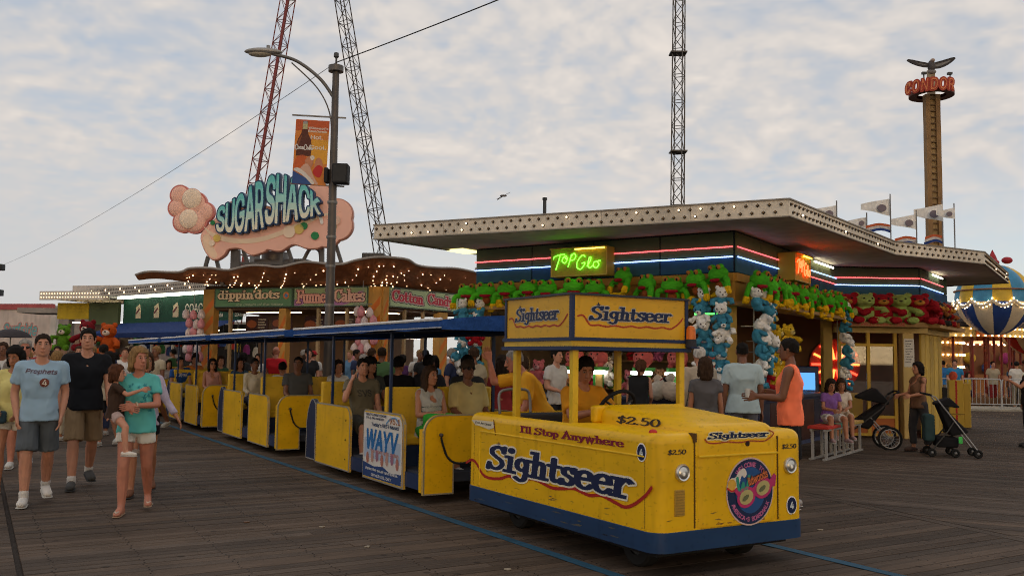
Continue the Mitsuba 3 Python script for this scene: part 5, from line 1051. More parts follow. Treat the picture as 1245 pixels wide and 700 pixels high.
decal(tram, 'pennant_letters', fit(affinity.rotate(inter("I'm At Door", .035, True), -2), -2.72, -2.40, .942, .966), FLANK, (.05, .05, .06), .0055)
def ontop(poly, off=.003): return poly
HS = TX @ frame((.36, 0, 0), (0, -1, 0), (0, 0, 1))
decal(tram, 'price', fit(slab('$2.50', .1, .06, .04, .12), -.95, -.38, 1.055, 1.125), HS, (.03, .02, .02), .002)
for x0, x1 in ((.10, .275), (1.262, 1.425)): decal(tram, 'price', fit(slab('$2.50', .05, .06, .04, .1), x0, x1, .895, .935), FRONT, (.05, .035, .03), .003 if x0 < .5 else .003)
HF = TX @ frame((0, -.022, 0), (1, 0, 0), (0, 0, 1))
tag_ = sg.Polygon(spline([(.455, 1.028), (.47, .992), (.56, .985), (.70, .99), (.85, .985), (1.0, .99), (1.08, .985), (1.15, 1.03), (1.08, 1.055)], 4, True))
st_ = fit(slab('Sightseer', .06, .085, .06, .08), .46, 1.10, .988, 1.047)
for off, p, c in ((.0025, st_.buffer(.009), (.70, .62, .35)), (.0045, st_, NAVY2)): decal(tram, 'nose_letters', p, HF, c, off)
decal(tram, 'red_wave', line2([(.44, 1.0), (.47, .975), (.55, .968), (.66, .975), (.78, .966), (.90, .974), (1.02, .968), (1.08, .978), (1.15, 1.022), (1.10, 1.05)], .009), HF, (.36, .05, .02), .0025)
part(tram, 'marker_lamp', ell((.10, .16, 1.05), (.035, .025, .022)), 'm_paint', (.50, .03, .02), True, TX)
# round emblem on the nose
ec = (.895, .595)
def em(nm, p, c, z): decal(tram, nm, p, HF, c, z, .0015)
oval = affinity.scale(sg.Point(*ec).buffer(.25, 32), .985, 1.02)
em('emblem_rim', oval, (.55, .40, .36), .002); em('emblem', affinity.scale(sg.Point(*ec).buffer(.238, 32), .985, 1.02), (.012, .022, .07), .004); em('emblem_sky', affinity.scale(sg.Point(ec[0], ec[1] + .01).buffer(.165, 32), .95, 1.05), (.02, .075, .22), .006)
def arc_text(t, r, a0, a1, h, flip=False):
    out = []
    for i, ch in enumerate(t):
        if ch == ' ': continue
        a = math.radians(a0 + (a1 - a0) * i / (len(t) - 1)); g = place(inter(ch, h, True), 0, 0, 0, True); g = affinity.rotate(g, math.degrees(a) + (-90 if not flip else 90), origin=(0, 0)); out.append(affinity.translate(g, ec[0] + r * math.cos(a) * .985, ec[1] + r * math.sin(a) * 1.02))
    return unary_union(out)
em('emblem_letters', arc_text('WELCOME TO', .198, 132, 48, .034), (.50, .13, .28), .006); em('emblem_letters', arc_text("AMERICA'S BOARDWALK", .203, 208, 332, .032, True), (.50, .13, .28), .006)
em('wave_crest', sg.Polygon(spline([(.655, .655), (.69, .70), (.74, .71), (.78, .755), (.83, .77), (.855, .73), (.83, .70), (.80, .715), (.77, .64), (.72, .60), (.67, .61)], 4, True)).buffer(0), (.60, .56, .50), .008); em('wave_sun', sg.Point(.70, .655).buffer(.042), (.62, .36, .05), .0095); em('wave_red', line2([(.655, .63), (.70, .607), (.75, .625)], .014), (.45, .03, .02), .011)
em('emblem_w', line2([(.755, .70), (.775, .56), (.815, .66), (.84, .565), (.875, .71)], .026, False), (.03, .26, .18), .0115)
nm_ = affinity.rotate(fit(inter('ildwoods', .07, True), .875, 1.085, .635, .70), 17, origin=(.875, .635)); em('emblem_name', nm_.buffer(.006), (.06, .02, .02), .0115); em('emblem_name', nm_, (.60, .16, .05), .0135)
gl = []
for cx_, cy_ in ((.845, .555), (1.02, .615)):
    fr_ = affinity.rotate(affinity.scale(sg.Point(cx_, cy_).buffer(.075), 1.06, .82), 18); em('glasses_frame', fr_.buffer(.016), (.42, .03, .13), .0115); em('glasses_lens', fr_.buffer(-.008), (.42, .36, .15), .0135); em('glasses_glint', affinity.rotate(affinity.scale(sg.Point(cx_ - .01, cy_ - .005).buffer(.035), 1.1, .5), 30), (.12, .13, .06), .0155)
em('glasses_bridge', line2([(.90, .60), (.935, .625), (.965, .625)], .022), (.42, .03, .13), .0118); em('glasses_arm', sg.Polygon([(1.08, .66), (1.14, .72), (1.165, .70), (1.15, .62), (1.09, .62)]), (.42, .03, .13), .0119); em('glasses_arm', sg.Polygon([(.77, .55), (.725, .60), (.73, .63), (.79, .59)]), (.42, .03, .13), .0119)
for a, b in ((.55, .62), (.66, .70), (.78, .86), (.92, .97), (1.02, 1.05)): em('rust_streak', sg.box(a, .374, b, .381), (.22, .08, .02), .002)
for j in range(15):
    part(tram, 'rivet', ell((-.002, .16 + j * .178, .365), (.004, .007, .007), 1), 'm_paint', (.50, .30, .01), True, TX)
for j in range(7): part(tram, 'rivet', ell((.42 + j * .155, -.024, .39), (.007, .004, .007), 1), 'm_paint', (.50, .30, .01), True, TX)
part(tram, 'seam', box(-.0025, .128, .36, .001, .133, .98), 'm_matte', (.30, .17, .01), False, TX); part(tram, 'seam', box(-.0025, 2.74, .36, .001, 2.745, .98), 'm_matte', (.30, .17, .01), False, TX)
rs = random.Random(12)
for j in range(16):
    x, y = -rs.uniform(.15, 2.8), rs.choice((rs.uniform(.36, .46), rs.uniform(.36, .98))); w_ = rs.uniform(.02, .11)
    decal(tram, 'scuff', sg.Polygon([(x, y), (x + w_ * .5, y + rs.uniform(.001, .006)), (x + w_, y + rs.uniform(-.01, .01)), (x + w_ * .4, y - rs.uniform(.002, .006))]).buffer(.0008), FLANK, rs.choice(((.30, .17, .02), (.16, .10, .04), (.42, .26, .02))), .0012, .0008)
for j in range(9):
    x, y = rs.uniform(.05, 1.45), rs.uniform(.36, .5); w_ = rs.uniform(.02, .09); zz = HF if .4 < x < 1.1 else FRONT
    decal(tram, 'scuff', sg.Polygon([(x, y), (x + w_ * .5, y + rs.uniform(.001, .006)), (x + w_, y + rs.uniform(-.01, .01)), (x + w_ * .4, y - rs.uniform(.002, .006))]).buffer(.0008), zz, (.22, .12, .03), .0012, .0008)
for j in range(14):
    x = -rs.uniform(.1, 2.8); w_ = rs.uniform(.03, .16); y = rs.uniform(.215, .33)
    decal(tram, 'skirt_scrape', sg.Polygon([(x, y), (x + w_ * .5, y + rs.uniform(.002, .008)), (x + w_, y), (x + w_ * .4, y - rs.uniform(.002, .006))]).buffer(.0008), TX @ frame((-.008, 0, 0), (0, -1, 0), (0, 0, 1)), rs.choice(((.05, .07, .10), (.09, .08, .06), (.012, .02, .04))), .001, .0008)
# cab: posts, roof, sign box
for l, s in ((.16, 1.28), (1.34, 1.28), (.16, 2.22), (1.34, 2.22)): part(tram, 'post', rbox(l - .03, s - .03, 1.0, l + .03, s + .03, 1.68, .008), 'm_paint', (.66, .43, .02), 30, TX)
BEAM = (.014, .024, .075)
L0, L1_, S0, S1 = .10, 1.40, 1.235, 2.36
part(tram, 'roof', box(L0 + .02, S0 + .02, 1.69, L1_ - .02, S1 - .02, 1.735), 'm_paint', (.45, .30, .05), False, TX)
for z0, z1, e in ((1.655, 1.688, .02), (1.735, 1.765, .015)):
    for nm, b in (('beam', (L0 - e, S0 - e, L1_ + e, S0 + .02)), ('beam', (L0 - e, S1 - .02, L1_ + e, S1 + e)), ('beam', (L0 - e, S0 + .02, L0 + .02, S1 - .02)), ('beam', (L1_ - .02, S0 + .02, L1_ + e, S1 - .02))):
        part(tram, nm, box(b[0], b[1], z0, b[2], b[3], z1), 'm_paint', BEAM, False, TX)
for b in ((L0, S0, L1_, S0 + .02), (L0, S1 - .02, L1_, S1), (L0, S0 + .02, L0 + .02, S1 - .02), (L1_ - .02, S0 + .02, L1_, S1 - .02)): part(tram, 'roof_fascia', box(b[0], b[1], 1.689, b[2], b[3], 1.734), 'm_paint', (.60, .38, .03), False, TX)
SGN = (.66, .37, .018)
part(tram, 'sign_panel', box(L0 + .02, S0 + .012, 1.766, L1_ - .02, S0 + .03, 2.125), 'm_paint', SGN, False, TX, label='front sign panel with navy lettering'); part(tram, 'sign_panel', box(L0 + .012, S0 + .035, 1.766, L0 + .03, S1 - .02, 2.125), 'm_paint', SGN, False, TX, label='flank sign panel with navy lettering'); part(tram, 'sign_panel', box(L1_ - .03, S0 + .035, 1.766, L1_ - .012, S1 - .02, 2.125), 'm_paint', SGN, False, TX)
part(tram, 'sign_panel', box(L0 + .03, S1 - .03, 1.766, L1_ - .03, S1 - .012, 2.125), 'm_paint', SGN, False, TX)
for b in ((L0, S0, L0 + .035, S0 + .035), (L1_ - .035, S0, L1_, S0 + .035), (L0, S1 - .03, L0 + .03, S1), (L1_ - .03, S1 - .03, L1_, S1)): part(tram, 'sign_corner', box(b[0], b[1], 1.766, b[2], b[3], 2.125), 'm_paint', BEAM, False, TX)
part(tram, 'sign_cap', box(L0 - .01, S0 - .01, 2.126, L1_ + .01, S1 + .01, 2.145), 'm_paint', (.03, .03, .04), False, TX)
for X, x0, x1, y in ((TX @ frame((0, S0 + .012, 0), (1, 0, 0), (0, 0, 1)), .28, 1.22, 1.885), (TX @ frame((L0 + .012, 0, 0), (0, -1, 0), (0, 0, 1)), -2.18, -1.43, 1.885)):
    p = fit(slab('Sightseer', .12, .080, .045, .10), x0, x1, y, y + .155); w = x1 - x0
    decal(tram, 'sign_letter_rim', p.buffer(.007), X, (.45, .42, .36), .0035); decal(tram, 'sign_letters', p, X, NAVY2, .006); decal(tram, 'star', star2(x0 + .115 * w, y + .16, .026), X, NAVY2, .0035)
    decal(tram, 'red_wave', line2([(x0 - .11, y + .06), (x0 - .05, y + .065), (x0 + .02, y - .01)] + [(x0 + .02 + w * .95 * k / 10, y - .022 + .012 * (k % 2)) for k in range(1, 11)] + [(x1 + .06, y + .02), (x1 + .12, y + .075)], .013), X, (.36, .03, .012), .0025)
bc_ = part(tram, 'beacon', lathe([(.045, 1.766), (.045, 1.80), (.042, 1.86), (.03, 1.89), (0, 1.90)], 18, c=(1.40, 1.20, 0)), 'm_paint', (.66, .16, .02), 40, TX); part(bc_, 'base', lathe([(.05, 1.70), (.05, 1.772), (0, 1.772)], 16, c=(1.40, 1.20, 0)), 'm_matte', (.03, .03, .04), 40, TX); part(bc_, 'bracket', box(1.36, 1.15, 1.69, 1.46, 1.22, 1.705), 'm_paint', BEAM, False, TX)
# cab fittings
part(tram, 'cab_floor', box(.09, 1.23, .34, 1.44, 2.77, .37), 'm_rubber', (.03, .03, .03), False, TX)
se = part(tram, 'driver_seat', rbox(.35, 1.95, .5, 1.2, 2.45, .68, .05), 'm_matte', (.03, .03, .035), 30, TX); part(se, 'backrest', rbox(.35, 2.46, .6, 1.2, 2.56, 1.05, .04), 'm_matte', (.04, .04, .045), 30, TX)
w_c = V(.78, 1.50, 1.14); wx, wy, wd = frame_of(V(0, .85, .55)); a = np.linspace(0, 2 * math.pi, 29)[:-1]
sw_ = part(tram, 'steering_wheel', tube([w_c + .19 * (math.cos(t) * wx + math.sin(t) * wy) for t in a], .017, 8, True), 'm_rubber', (.012, .012, .013), True, TX)
for t in (0.5, 2.6, 4.7): part(sw_, 'spoke', cyl(w_c, w_c + .185 * (math.cos(t) * wx + math.sin(t) * wy), .010, 6), 'm_steel', (.05, .05, .05), True, TX)
part(sw_, 'hub', ell(w_c, .04), 'm_rubber', BLACK, True, TX); part(sw_, 'column', cyl(w_c, w_c - wd * .45, .025, 8), 'm_rubber', BLACK, True, TX)
part(tram, 'grab_rail', tube(spline([(.2, 2.60, 1.04), (.2, 2.62, 1.22), (.28, 2.62, 1.27), (.5, 2.62, 1.27), (.55, 2.62, 1.2), (.55, 2.6, 1.04)], 4), .014, 8), 'm_steel', (.22, .22, .22), True, TX)
def wheel(parent, l, s, r=.20, w=.13):
    k = part(parent, 'wheel', lathe([(r * .5, -w / 2), (r * .9, -w / 2), (r, -w * .35), (r, w * .35), (r * .9, w / 2), (r * .5, w / 2)], 26, (1, 0, 0), (l, s, r)), 'm_rubber', (.014, .014, .014), 40, TX)
    part(k, 'rim', lathe([(0, -w * .42), (r * .5, -w * .40), (r * .52, w * .4), (0, w * .42)], 18, (1, 0, 0), (l, s, r)), 'm_steel', (.06, .06, .06), 40, TX)
for l in (.27, 1.26):
    for s in (.50, 2.26): wheel(tram, l, s, .18)
part(tram, 'underbody_light_block', box(.10, .12, .15, 1.43, 2.80, .33), 'm_matte', (.01, .01, .01), False, TX)  # dark block added under the body to keep light from passing beneath

# ------------------------------------------------------------------ the carriages
ZR = 1.965
def carriage(s0, ln, lab, sign=False, dl=0.0):
    k = thing('tram_carriage', lab, 'tram car', 'open tram carriages drawn by the engine'); s1 = s0 + ln; X = TX @ rotz(0, (dl, 0, 0)); W = 1.52
    P = lambda nm, m, mt, c, sm=30, parent=k, **kw: part(parent, nm, m, mt, c, sm, X, **kw)
    P('floor', box(.02, s0 + .06, .22, W - .02, s1 - .05, .32), 'm_rubber', (.03, .035, .05), False)
    P('sill', box(-.012, s0 + .08, .14, .02, s1 - .1, .30), 'm_paint', (.014, .030, .085), False); P('sill', box(W - .02, s0 + .08, .14, W + .012, s1 - .1, .30), 'm_paint', (.014, .030, .085), False)
    def plate(pts, c0, c1, axis):     # upright plate with rounded corners: axis 0 = along the flank, 1 = across
        q = sg.Polygon(pts).buffer(-.10).buffer(.10, quad_segs=6) if c0 is None else c0
        m = extrude(q, c1)
        return m
    def flank_plate(a, b, z0, z1, rl, rr, l, nm='side_panel', col=YEL):
        # a nearer the front; rr rounds the front top corner, rl the rear one
        q = sg.box(-b, z0, -a, z1)
        if rr: q = q.difference(sg.box(-a - rr, z1 - rr, -a, z1).difference(sg.Point(-a - rr, z1 - rr).buffer(rr, quad_segs=10)))
        if rl: q = q.difference(sg.box(-b, z1 - rl, -b + rl, z1).difference(sg.Point(-b + rl, z1 - rl).buffer(rl, quad_segs=10)))
        Y = X @ frame((l, 0, 0), (0, -1, 0), (0, 0, 1))
        kk = part(k, nm, extrude(q, .028, -.014), 'm_paint', tuple(np.array(col) * random.uniform(.9, 1.05)), False, Y); part(kk, 'edging', extrude(q.difference(q.buffer(-.016)), .036, -.018), 'm_steel', (.34, .32, .28), False, Y)
        return kk, Y, q
    for side in (0, 1):
        l = -.02 if side == 0 else W + .02
        kk, Y, q = flank_plate(s0 + .50, s0 + 1.72, .10, .93, .06, .16, l)
        if sign and side == 0:
            part(kk, 'poster', extrude(q.buffer(-.03), .004, .019), 'm_print', (.62, .60, .56), False, Y, label='white and blue radio poster'); SG = lambda nm, p, c, z: part(kk, nm, extrude(p.intersection(q.buffer(-.032)), .0015, z), 'm_print', c, False, Y)
            a, b = -(s0 + 1.72) + .06, -(s0 + .50) - .06; wd_ = b - a
            SG('poster_field', sg.box(a, .36, b, .60), (.36, .44, .56), .0232); SG('poster_field', sg.Polygon([(a - .1, .05), (b + .1, .05), (b + .1, .26), (b - .3, .24), (a + .6, .29), (a + .3, .27), (a - .1, .31)]), (.018, .05, .17), .0235)
            wv = affinity.skew(unary_union([inter('WAYV', .26, True)]), xs=8); SG('letters', fit(wv.buffer(.008), a + .07, b - .06, .46, .71), (.015, .13, .36), .0262)
            for t, x0, x1, y, h, c in (("Today's BEST Music!", .20, .95, .735, .055, (.04, .07, .14)), ('SOUTH JERSEY SHORE', .04, .62, .865, .03, (.05, .06, .1)), ('95.1 FM RADIO', .04, .55, .825, .028, (.05, .06, .1)), ('95.1', .70, .98, .80, .07, (.35, .14, .06)), ('listen live on air and online', .06, .94, .215, .035, (.55, .56, .58)), ('ON AIR ALL DAY', .22, .78, .15, .035, (.55, .56, .58)), ('the shore radio station', .2, .95, .43, .05, (.42, .22, .2))): SG('letters', fit(inter(t, h, True), a + wd_ * x0, a + wd_ * x1, y, y + h), c, .0268)
            SG('swirl', line2([(b - .42, .80), (b - .30, .86), (b - .14, .87), (b - .05, .80)], .02), (.10, .25, .45), .0262)
            for i in range(7): SG('beach_figure', affinity.scale(sg.Point(a + .12 + i * .15, .36 + .02 * (i % 3)).buffer(.04), 1, 1.7), ((.40, .16, .12), (.44, .26, .22), (.3, .14, .2))[i % 3], .0285)
        kk, Y, q = flank_plate(s0 + 2.20, s1 - .40, .10, .93, .05, .16, l)
        for j in range(3): part(kk, 'bolt', cyl((-(s0 + 2.35), .25 + j * .25, .014), (-(s0 + 2.35), .25 + j * .25, .022), .012, 6), 'm_steel', (.12, .06, .02), True, Y)
        # navy end arch
        a, b = s1 - .42, s1 - .02
        q = sg.Polygon(np.vstack([[(-a, .12)], [(-a, .90)], spline([(-a, .90), (-a - .10, .965), (-a - .22, .95), (-b + .06, .80), (-b, .62)], 5), [(-b, .12)]])).buffer(0)
        Y = X @ frame((l, 0, 0), (0, -1, 0), (0, 0, 1)); kk = part(k, 'end_arch', extrude(q, .05, -.025), 'm_paint', (.012, .022, .06), False, Y); part(kk, 'edging', extrude(q.difference(q.buffer(-.014)), .058, -.029), 'm_steel', (.36, .35, .33), False, Y)
    # front bulkhead with rounded top corners and a cut-out for the coupling
    q = sg.box(-.03, .10, W + .03, .96); 
    for cx_, sg_ in ((-.03, 1), (W + .03, -1)): q = q.difference(sg.box(min(cx_, cx_ + sg_ * .2), .76, max(cx_, cx_ + sg_ * .2), .97).difference(sg.Point(cx_ + sg_ * .2, .76).buffer(.2, quad_segs=10)))
    q = q.difference(sg.box(.34, .0, W - .34, .42))
    Y = X @ frame((0, s0, 0), (1, 0, 0), (0, 0, 1)); kk = part(k, 'front_panel', extrude(q, .03, -.015), 'm_paint', YEL, False, Y); part(kk, 'edging', extrude(q.difference(q.buffer(-.016)), .038, -.019), 'm_steel', (.34, .30, .22), False, Y)
    for sgn_ in (0, 1): P('corner_post', box(-.02 + sgn_ * (W + .015), s0 + .02, .12, .012 + sgn_ * (W + .015), s0 + .12, .80), 'm_paint', YEL, False)
    P('safety_cable', tube(spline([(.17, s0 - .03, .72), (.19, s0 - .05, .62), (.24, s0 - .06, .50), (.33, s0 - .10, .44), (.46, s0 - .25, .47), (.52, s0 - .5, .55)], 5), .012, 6), 'm_rubber', BLACK, True); P('cable_hook', cyl((.17, s0 - .015, .74), (.17, s0 - .05, .74), .02, 8), 'm_steel', (.1, .09, .08), True)
    P('coupling', beam((W / 2, s0 - .75, .28), (W / 2, s0 + .1, .28), .07, .07), 'm_steel', (.05, .05, .05), False)
    # benches
    for sb in (s0 + 1.10, s0 + 3.42):
        b_ = P('bench', rbox(.03, sb - .34, .56, W - .03, sb + .10, .66, .03), 'm_paint', (.62, .40, .03)); part(b_, 'backrest', rbox(.03, sb + .10, .55, W - .03, sb + .16, 1.22, .03), 'm_paint', (.66, .43, .035), 30, X); part(b_, 'front_board', box(.05, sb - .33, .32, W - .05, sb - .30, .56), 'm_paint', (.014, .03, .08), False, X)
        for sd in (.03, W - .03): part(b_, 'end_cap', rbox(sd - .02, sb - .1, .60, sd + .02, sb + .12, .92, .015), 'm_paint', (.60, .38, .03), 30, X)
    # canopy on thin posts
    for s in (s0 + 1.12, s0 + 3.16):
        for l in (.06, W - .06): P('post', box(l - .016, s - .016, .3, l + .016, s + .016, 1.87), 'm_paint', (.014, .03, .085), False)
    r0, r1 = s0 - .62, s1 + .42
    n = 12; ls = np.linspace(-.14, W + .14, 9); ssx = np.linspace(r0, r1, n)
    g = np.array([[(l, s, ZR + .07 * math.cos((l - W / 2) / (W / 2 + .14) * math.pi / 2) - .012 * math.sin((s - r0) / (r1 - r0) * math.pi * 3) ** 2) for s in ssx] for l in ls])
    P('canopy', sheet(g, False), 'm_cloth', (.55, .55, .54), True); P('canopy_lining', sheet(g - V(0, 0, .02), True), 'm_cloth', (.03, .05, .11), True)
    for l in (-.142, W + .142):
        vg = np.array([[(l, s, ZR - .012 * math.sin((s - r0) / (r1 - r0) * math.pi * 3) ** 2 - t * (.085 + .010 * math.sin(s * 5))) for s in ssx] for t in (0, 1)]); P('valance', cat([sheet(vg, True), sheet(vg + V(.006, 0, 0), False)]), 'm_cloth', (.018, .065, .24), True)
        P('canopy_piping', tube([(l, s, ZR + .006) for s in ssx], .018, 6), 'm_cloth', (.62, .62, .62), True); P('valance_hem', tube([(l, s, ZR - .080) for s in ssx], .007, 5), 'm_cloth', (.35, .37, .40), True)
    for s in (r0, r1):
        vg = np.array([[(l, s, ZR + .07 * math.cos((l - W / 2) / (W / 2 + .14) * math.pi / 2) * (1 - t) - t * .10) for l in ls] for t in (0, 1)]); P('valance', cat([sheet(vg, False), sheet(vg, True)]), 'm_cloth', (.018, .065, .24), True)
    P('canopy_beam', box(.04, r0 + .1, ZR - .10, .08, r1 - .1, ZR - .07), 'm_paint', (.014, .03, .085), False); P('canopy_beam', box(W - .08, r0 + .1, ZR - .10, W - .04, r1 - .1, ZR - .07), 'm_paint', (.014, .03, .085), False)
    for l in (.2, W - .2):
        for s in (s0 + 1.0, s0 + 3.1): wheel(k, l, s, .17, .12)
    return k
carriage(3.85, 3.95, 'first open yellow carriage behind the engine, with the white and blue poster on its side', True)
carriage(9.12, 3.95, 'second open yellow carriage, in the middle of the tram train', dl=-.06)
carriage(14.2, 3.95, 'third open yellow carriage from the engine', dl=-.14)
carriage(19.3, 3.95, 'last open yellow carriage, farthest from the engine', dl=-.20)
# ------------------------------------------------------------------ people: one continuous body each, clothes over it
SPH = sph_pts(1.0, 1)
def hull_(*pts): return m3.Manifold.hull_points(np.vstack(pts))
def ball(p, r): return SPH * (r if np.ndim(r) else np.array([r, r, r])) + np.asarray(p)
def ring(p, d, r, n=14, sx=1.0):
    x, y, d = frame_of(d); a = np.arange(n) * 2 * np.pi / n
    return np.asarray(p) + r * (np.cos(a)[:, None] * x + np.sin(a)[:, None] * y)
def bone(p, rp, q, rq): return hull_(ball(p, rp), ball(q, rq))
def cuff(p, rp, q, rq): return hull_(ball(p, rp), ring(q, np.asarray(q) - np.asarray(p), rq))     # ends flat: sleeves, trouser legs
def union(ms): return m3.Manifold.batch_boolean(ms, m3.OpType.Add)
def soften(m, edge, it=8):
    t = as_tm(m.refine_to_length(edge)); trimesh.smoothing.filter_taubin(t, lamb=.5, nu=.53, iterations=it); return t
def folds(t, amp, k=9.0, seed=0):
    n = t.vertex_normals; f = meshkit.fbm(t.vertices * [k, k, k * .55] + seed * 3.1, 3, seed) - .5
    t.vertices = t.vertices + n * (f[:, None] * 2 * amp); return t
nrm = lambda v: np.asarray(v, float) / np.linalg.norm(v)
STAND = dict(ua=((.16, -.02, -1), (.16, -.02, -1)), fa=((.06, .18, -1), (.06, .18, -1)), th=((.05, .02, -1), (.05, .02, -1)), sh=((.02, -.06, -1), (.02, -.06, -1)))
SIT = dict(ua=((.14, .25, -1), (.14, .25, -1)), fa=((-.15, .9, -.35), (-.15, .9, -.35)), th=((.14, 1, -.02), (.14, 1, -.02)), sh=((.02, .10, -1), (.02, .10, -1)))
def walk(a): return dict(STAND, th=((.03, a, -1), (.03, -a, -1)), sh=((.0, a * .25 - .05, -1), (.0, -a - .45, -1)), ua=((.16, -a * .7, -1), (.16, a * .7, -1)), fa=((.05, .2 - a * .3, -1), (.05, .25 + a * .6, -1)))
SKIN = dict(fair=(.46, .22, .14), tan=(.36, .155, .085), brown=(.17, .070, .038), dark=(.085, .036, .021), red=(.42, .17, .11))
HAIR = dict(black=(.010, .008, .007), brown=(.040, .022, .013), dbrown=(.020, .012, .008), grey=(.25, .23, .21), blond=(.22, .13, .055), white=(.45, .42, .38), auburn=(.075, .03, .015))
def person(label, pos, face, H=1.75, pose=STAND, sex='m', skin='fair', hair='dbrown', cut='short', top=(.5, .5, .5), sleeve=.55, bottom=(.1, .1, .1), leg=.62, kind='shorts', shoe=(.5, .5, .5), lean=(0, 0), head_yaw=0.0, head_tilt=0.0,
           seat=None, detail=1, group=None, girth=1.0, extras=(), pad=None, seed=0, sock=None, neck='round', show=('legs',), skirt=None):
    """pos: world (x, y[, z of the soles]); face: world direction he or she looks to. +x is the right-hand side of the figure, pose pairs are (right, left) with x outwards."""
    k = thing('person', label, 'person', group); s = H / 1.75; f = sex == 'f'
    yaw = math.atan2(face[1], face[0]) - math.pi / 2
    e = .030 if detail else .05
    sp = nrm((lean[0], lean[1], 1.0)); up = sp
    Rr = nrm(np.cross((0, 1, 0), sp)) if abs(sp[1]) < .99 else V(1, 0, 0)
    Rr = nrm(V(1, 0, 0) - sp * sp[0]); Fw = np.cross(up, Rr) * 1.0      # right, forward of the trunk
    hipw, shw = (.092, .150) if f else (.088, .178); g = girth
    thl, shl, ual, fal = .43 * s, .42 * s, .285 * s, .25 * s
    D = {}
    for i, sg_ in ((0, 1), (1, -1)):
        mk = lambda v: nrm((v[0] * sg_, v[1], v[2])); D[i] = [mk(pose[n][i]) for n in ('th', 'sh', 'ua', 'fa')]
    hips = [V(sg_ * hipw * s, 0, 0) for sg_ in (1, -1)]; knees = [hips[i] + D[i][0] * thl for i in (0, 1)]; ank = [knees[i] + D[i][1] * shl for i in (0, 1)]
    pz = (seat if seat is not None else -min(a[2] for a in ank) + .075 * s)
    base = V(0, 0, pz)
    T = lambda x, y, z: base + Rr * (x * s) + Fw * (y * s) + up * (z * s)
    hips = [h + base for h in hips]; knees = [q + base for q in knees]; ank = [a + base for a in ank]
    sho = [T(sg_ * shw, 0, .475) for sg_ in (1, -1)]; elb = [sho[i] + D[i][2] * ual for i in (0, 1)]; wri = [elb[i] + D[i][3] * fal for i in (0, 1)]
    neck0, hc = T(0, -.01, .50), T(0, .02, .68)
    # --- trunk and limbs
    def trunk(o, low=-.02, ck=1.0):
        cw = (.050 if f else .066) * (.6 + .4 * g); dz = (.108 if not f else .100) * (.75 + .25 * g)
        return [hull_(ball(T(-.075, 0, low), (.095 + o) * s), ball(T(.075, 0, low), (.095 + o) * s), ball(T(-.055 * g, .01, .17), (.088 * g + o) * s), ball(T(.055 * g, .01, .17), (.088 * g + o) * s)),
                hull_(ball(T(-.06 * g, .012, .17), (.085 * g + o) * s), ball(T(.06 * g, .012, .17), (.085 * g + o) * s), ball(T(-cw, .005, .34), (dz + o) * s), ball(T(cw, .005, .34), (dz + o) * s), ball(T(0, .04 + (.02 if f else 0), .33), (.088 + o) * s)),
                hull_(ball(T(-cw, .0, .34), (dz + o) * s), ball(T(cw, .0, .34), (dz + o) * s), ball(T(-(shw - .02), -.01, .465), (.056 + o * .8) * s), ball(T(shw - .02, -.01, .465), (.056 + o * .8) * s)),
                hull_(ball(T(-(shw - .04), -.012, .475), (.048 + o * .7) * s), ball(T(shw - .04, -.012, .475), (.048 + o * .7) * s), ball(T(0, -.014, .495), (.052 + o * .5) * s))]
    gl = 1.0 if not f else .88; ms = trunk(0) + [bone(neck0, .056 * s * gl, T(0, .005, .60), .050 * s * gl)]
    for i in (0, 1):
        ms += [bone(sho[i], .054 * s * gl, elb[i], .040 * s * gl), bone(elb[i], .040 * s * gl, elb[i] + D[i][3] * fal * .3, .041 * s * gl), bone(elb[i] + D[i][3] * fal * .3, .041 * s * gl, wri[i], .026 * s * gl)]
        ms += [bone(hips[i], .092 * s, knees[i], .058 * s), bone(knees[i], .056 * s, knees[i] + D[i][1] * shl * .3 + V(0, -.016, 0) * s, .060 * s), bone(knees[i] + D[i][1] * shl * .32 + V(0, -.016, 0) * s, .059 * s, ank[i], .036 * s)]
        ft = nrm(V(D[i][0][0] * .25 + (.14 if i == 0 else -.14), 1, 0)); pitch = max(0.0, -D[i][1][1] - .25)
        toe = ank[i] + (ft * .15 + V(0, 0, -.045 - .11 * pitch)) * s; heel = ank[i] + (ft * -.045 + V(0, 0, -.035 + .06 * pitch)) * s
        ms.append(hull_(ball(ank[i], .034 * s), ball(toe, (.038 * s, .038 * s, .022 * s)), ball(heel, .033 * s))); D[i] += [ft, toe, heel]
    body = soften(union(ms), e * s, 7)
    B = [m3.Manifold(m3.Mesh(np.asarray(body.vertices, np.float32), np.asarray(body.faces, np.uint32)))]
    if B[0].is_empty() or B[0].status() != m3.Error.NoError: B = [union(ms).refine_to_length(e * s)]
    # --- head, built facing +y then turned
    hs = s ** .6; cy_, sy_ = math.cos(head_yaw), math.sin(head_yaw); ct_, st_ = math.cos(head_tilt), math.sin(head_tilt)
    RY = np.array([[cy_, -sy_, 0], [sy_, cy_, 0], [0, 0, 1]]) @ np.array([[1, 0, 0], [0, ct_, -st_], [0, st_, ct_]])
    Mh = np.stack([Rr, Fw, up], 1) * .6 + np.eye(3) * .4; Mh = np.linalg.qr(Mh)[0]; Mh = Mh * np.sign(np.diag(Mh)); RH = Mh @ RY
    Hd = lambda pts: (np.asarray(pts, float) * hs) @ RH.T + hc
    skull = hull_(Hd(ball((0, -.012, .045), (.074, .090, .078))), Hd(ball((0, .004, -.01), (.067, .078, .075))), Hd(ball((0, .055, -.085), (.030, .024, .024))), Hd(ball((.04, .02, -.075), .022)), Hd(ball((-.04, .02, -.075), .022)))
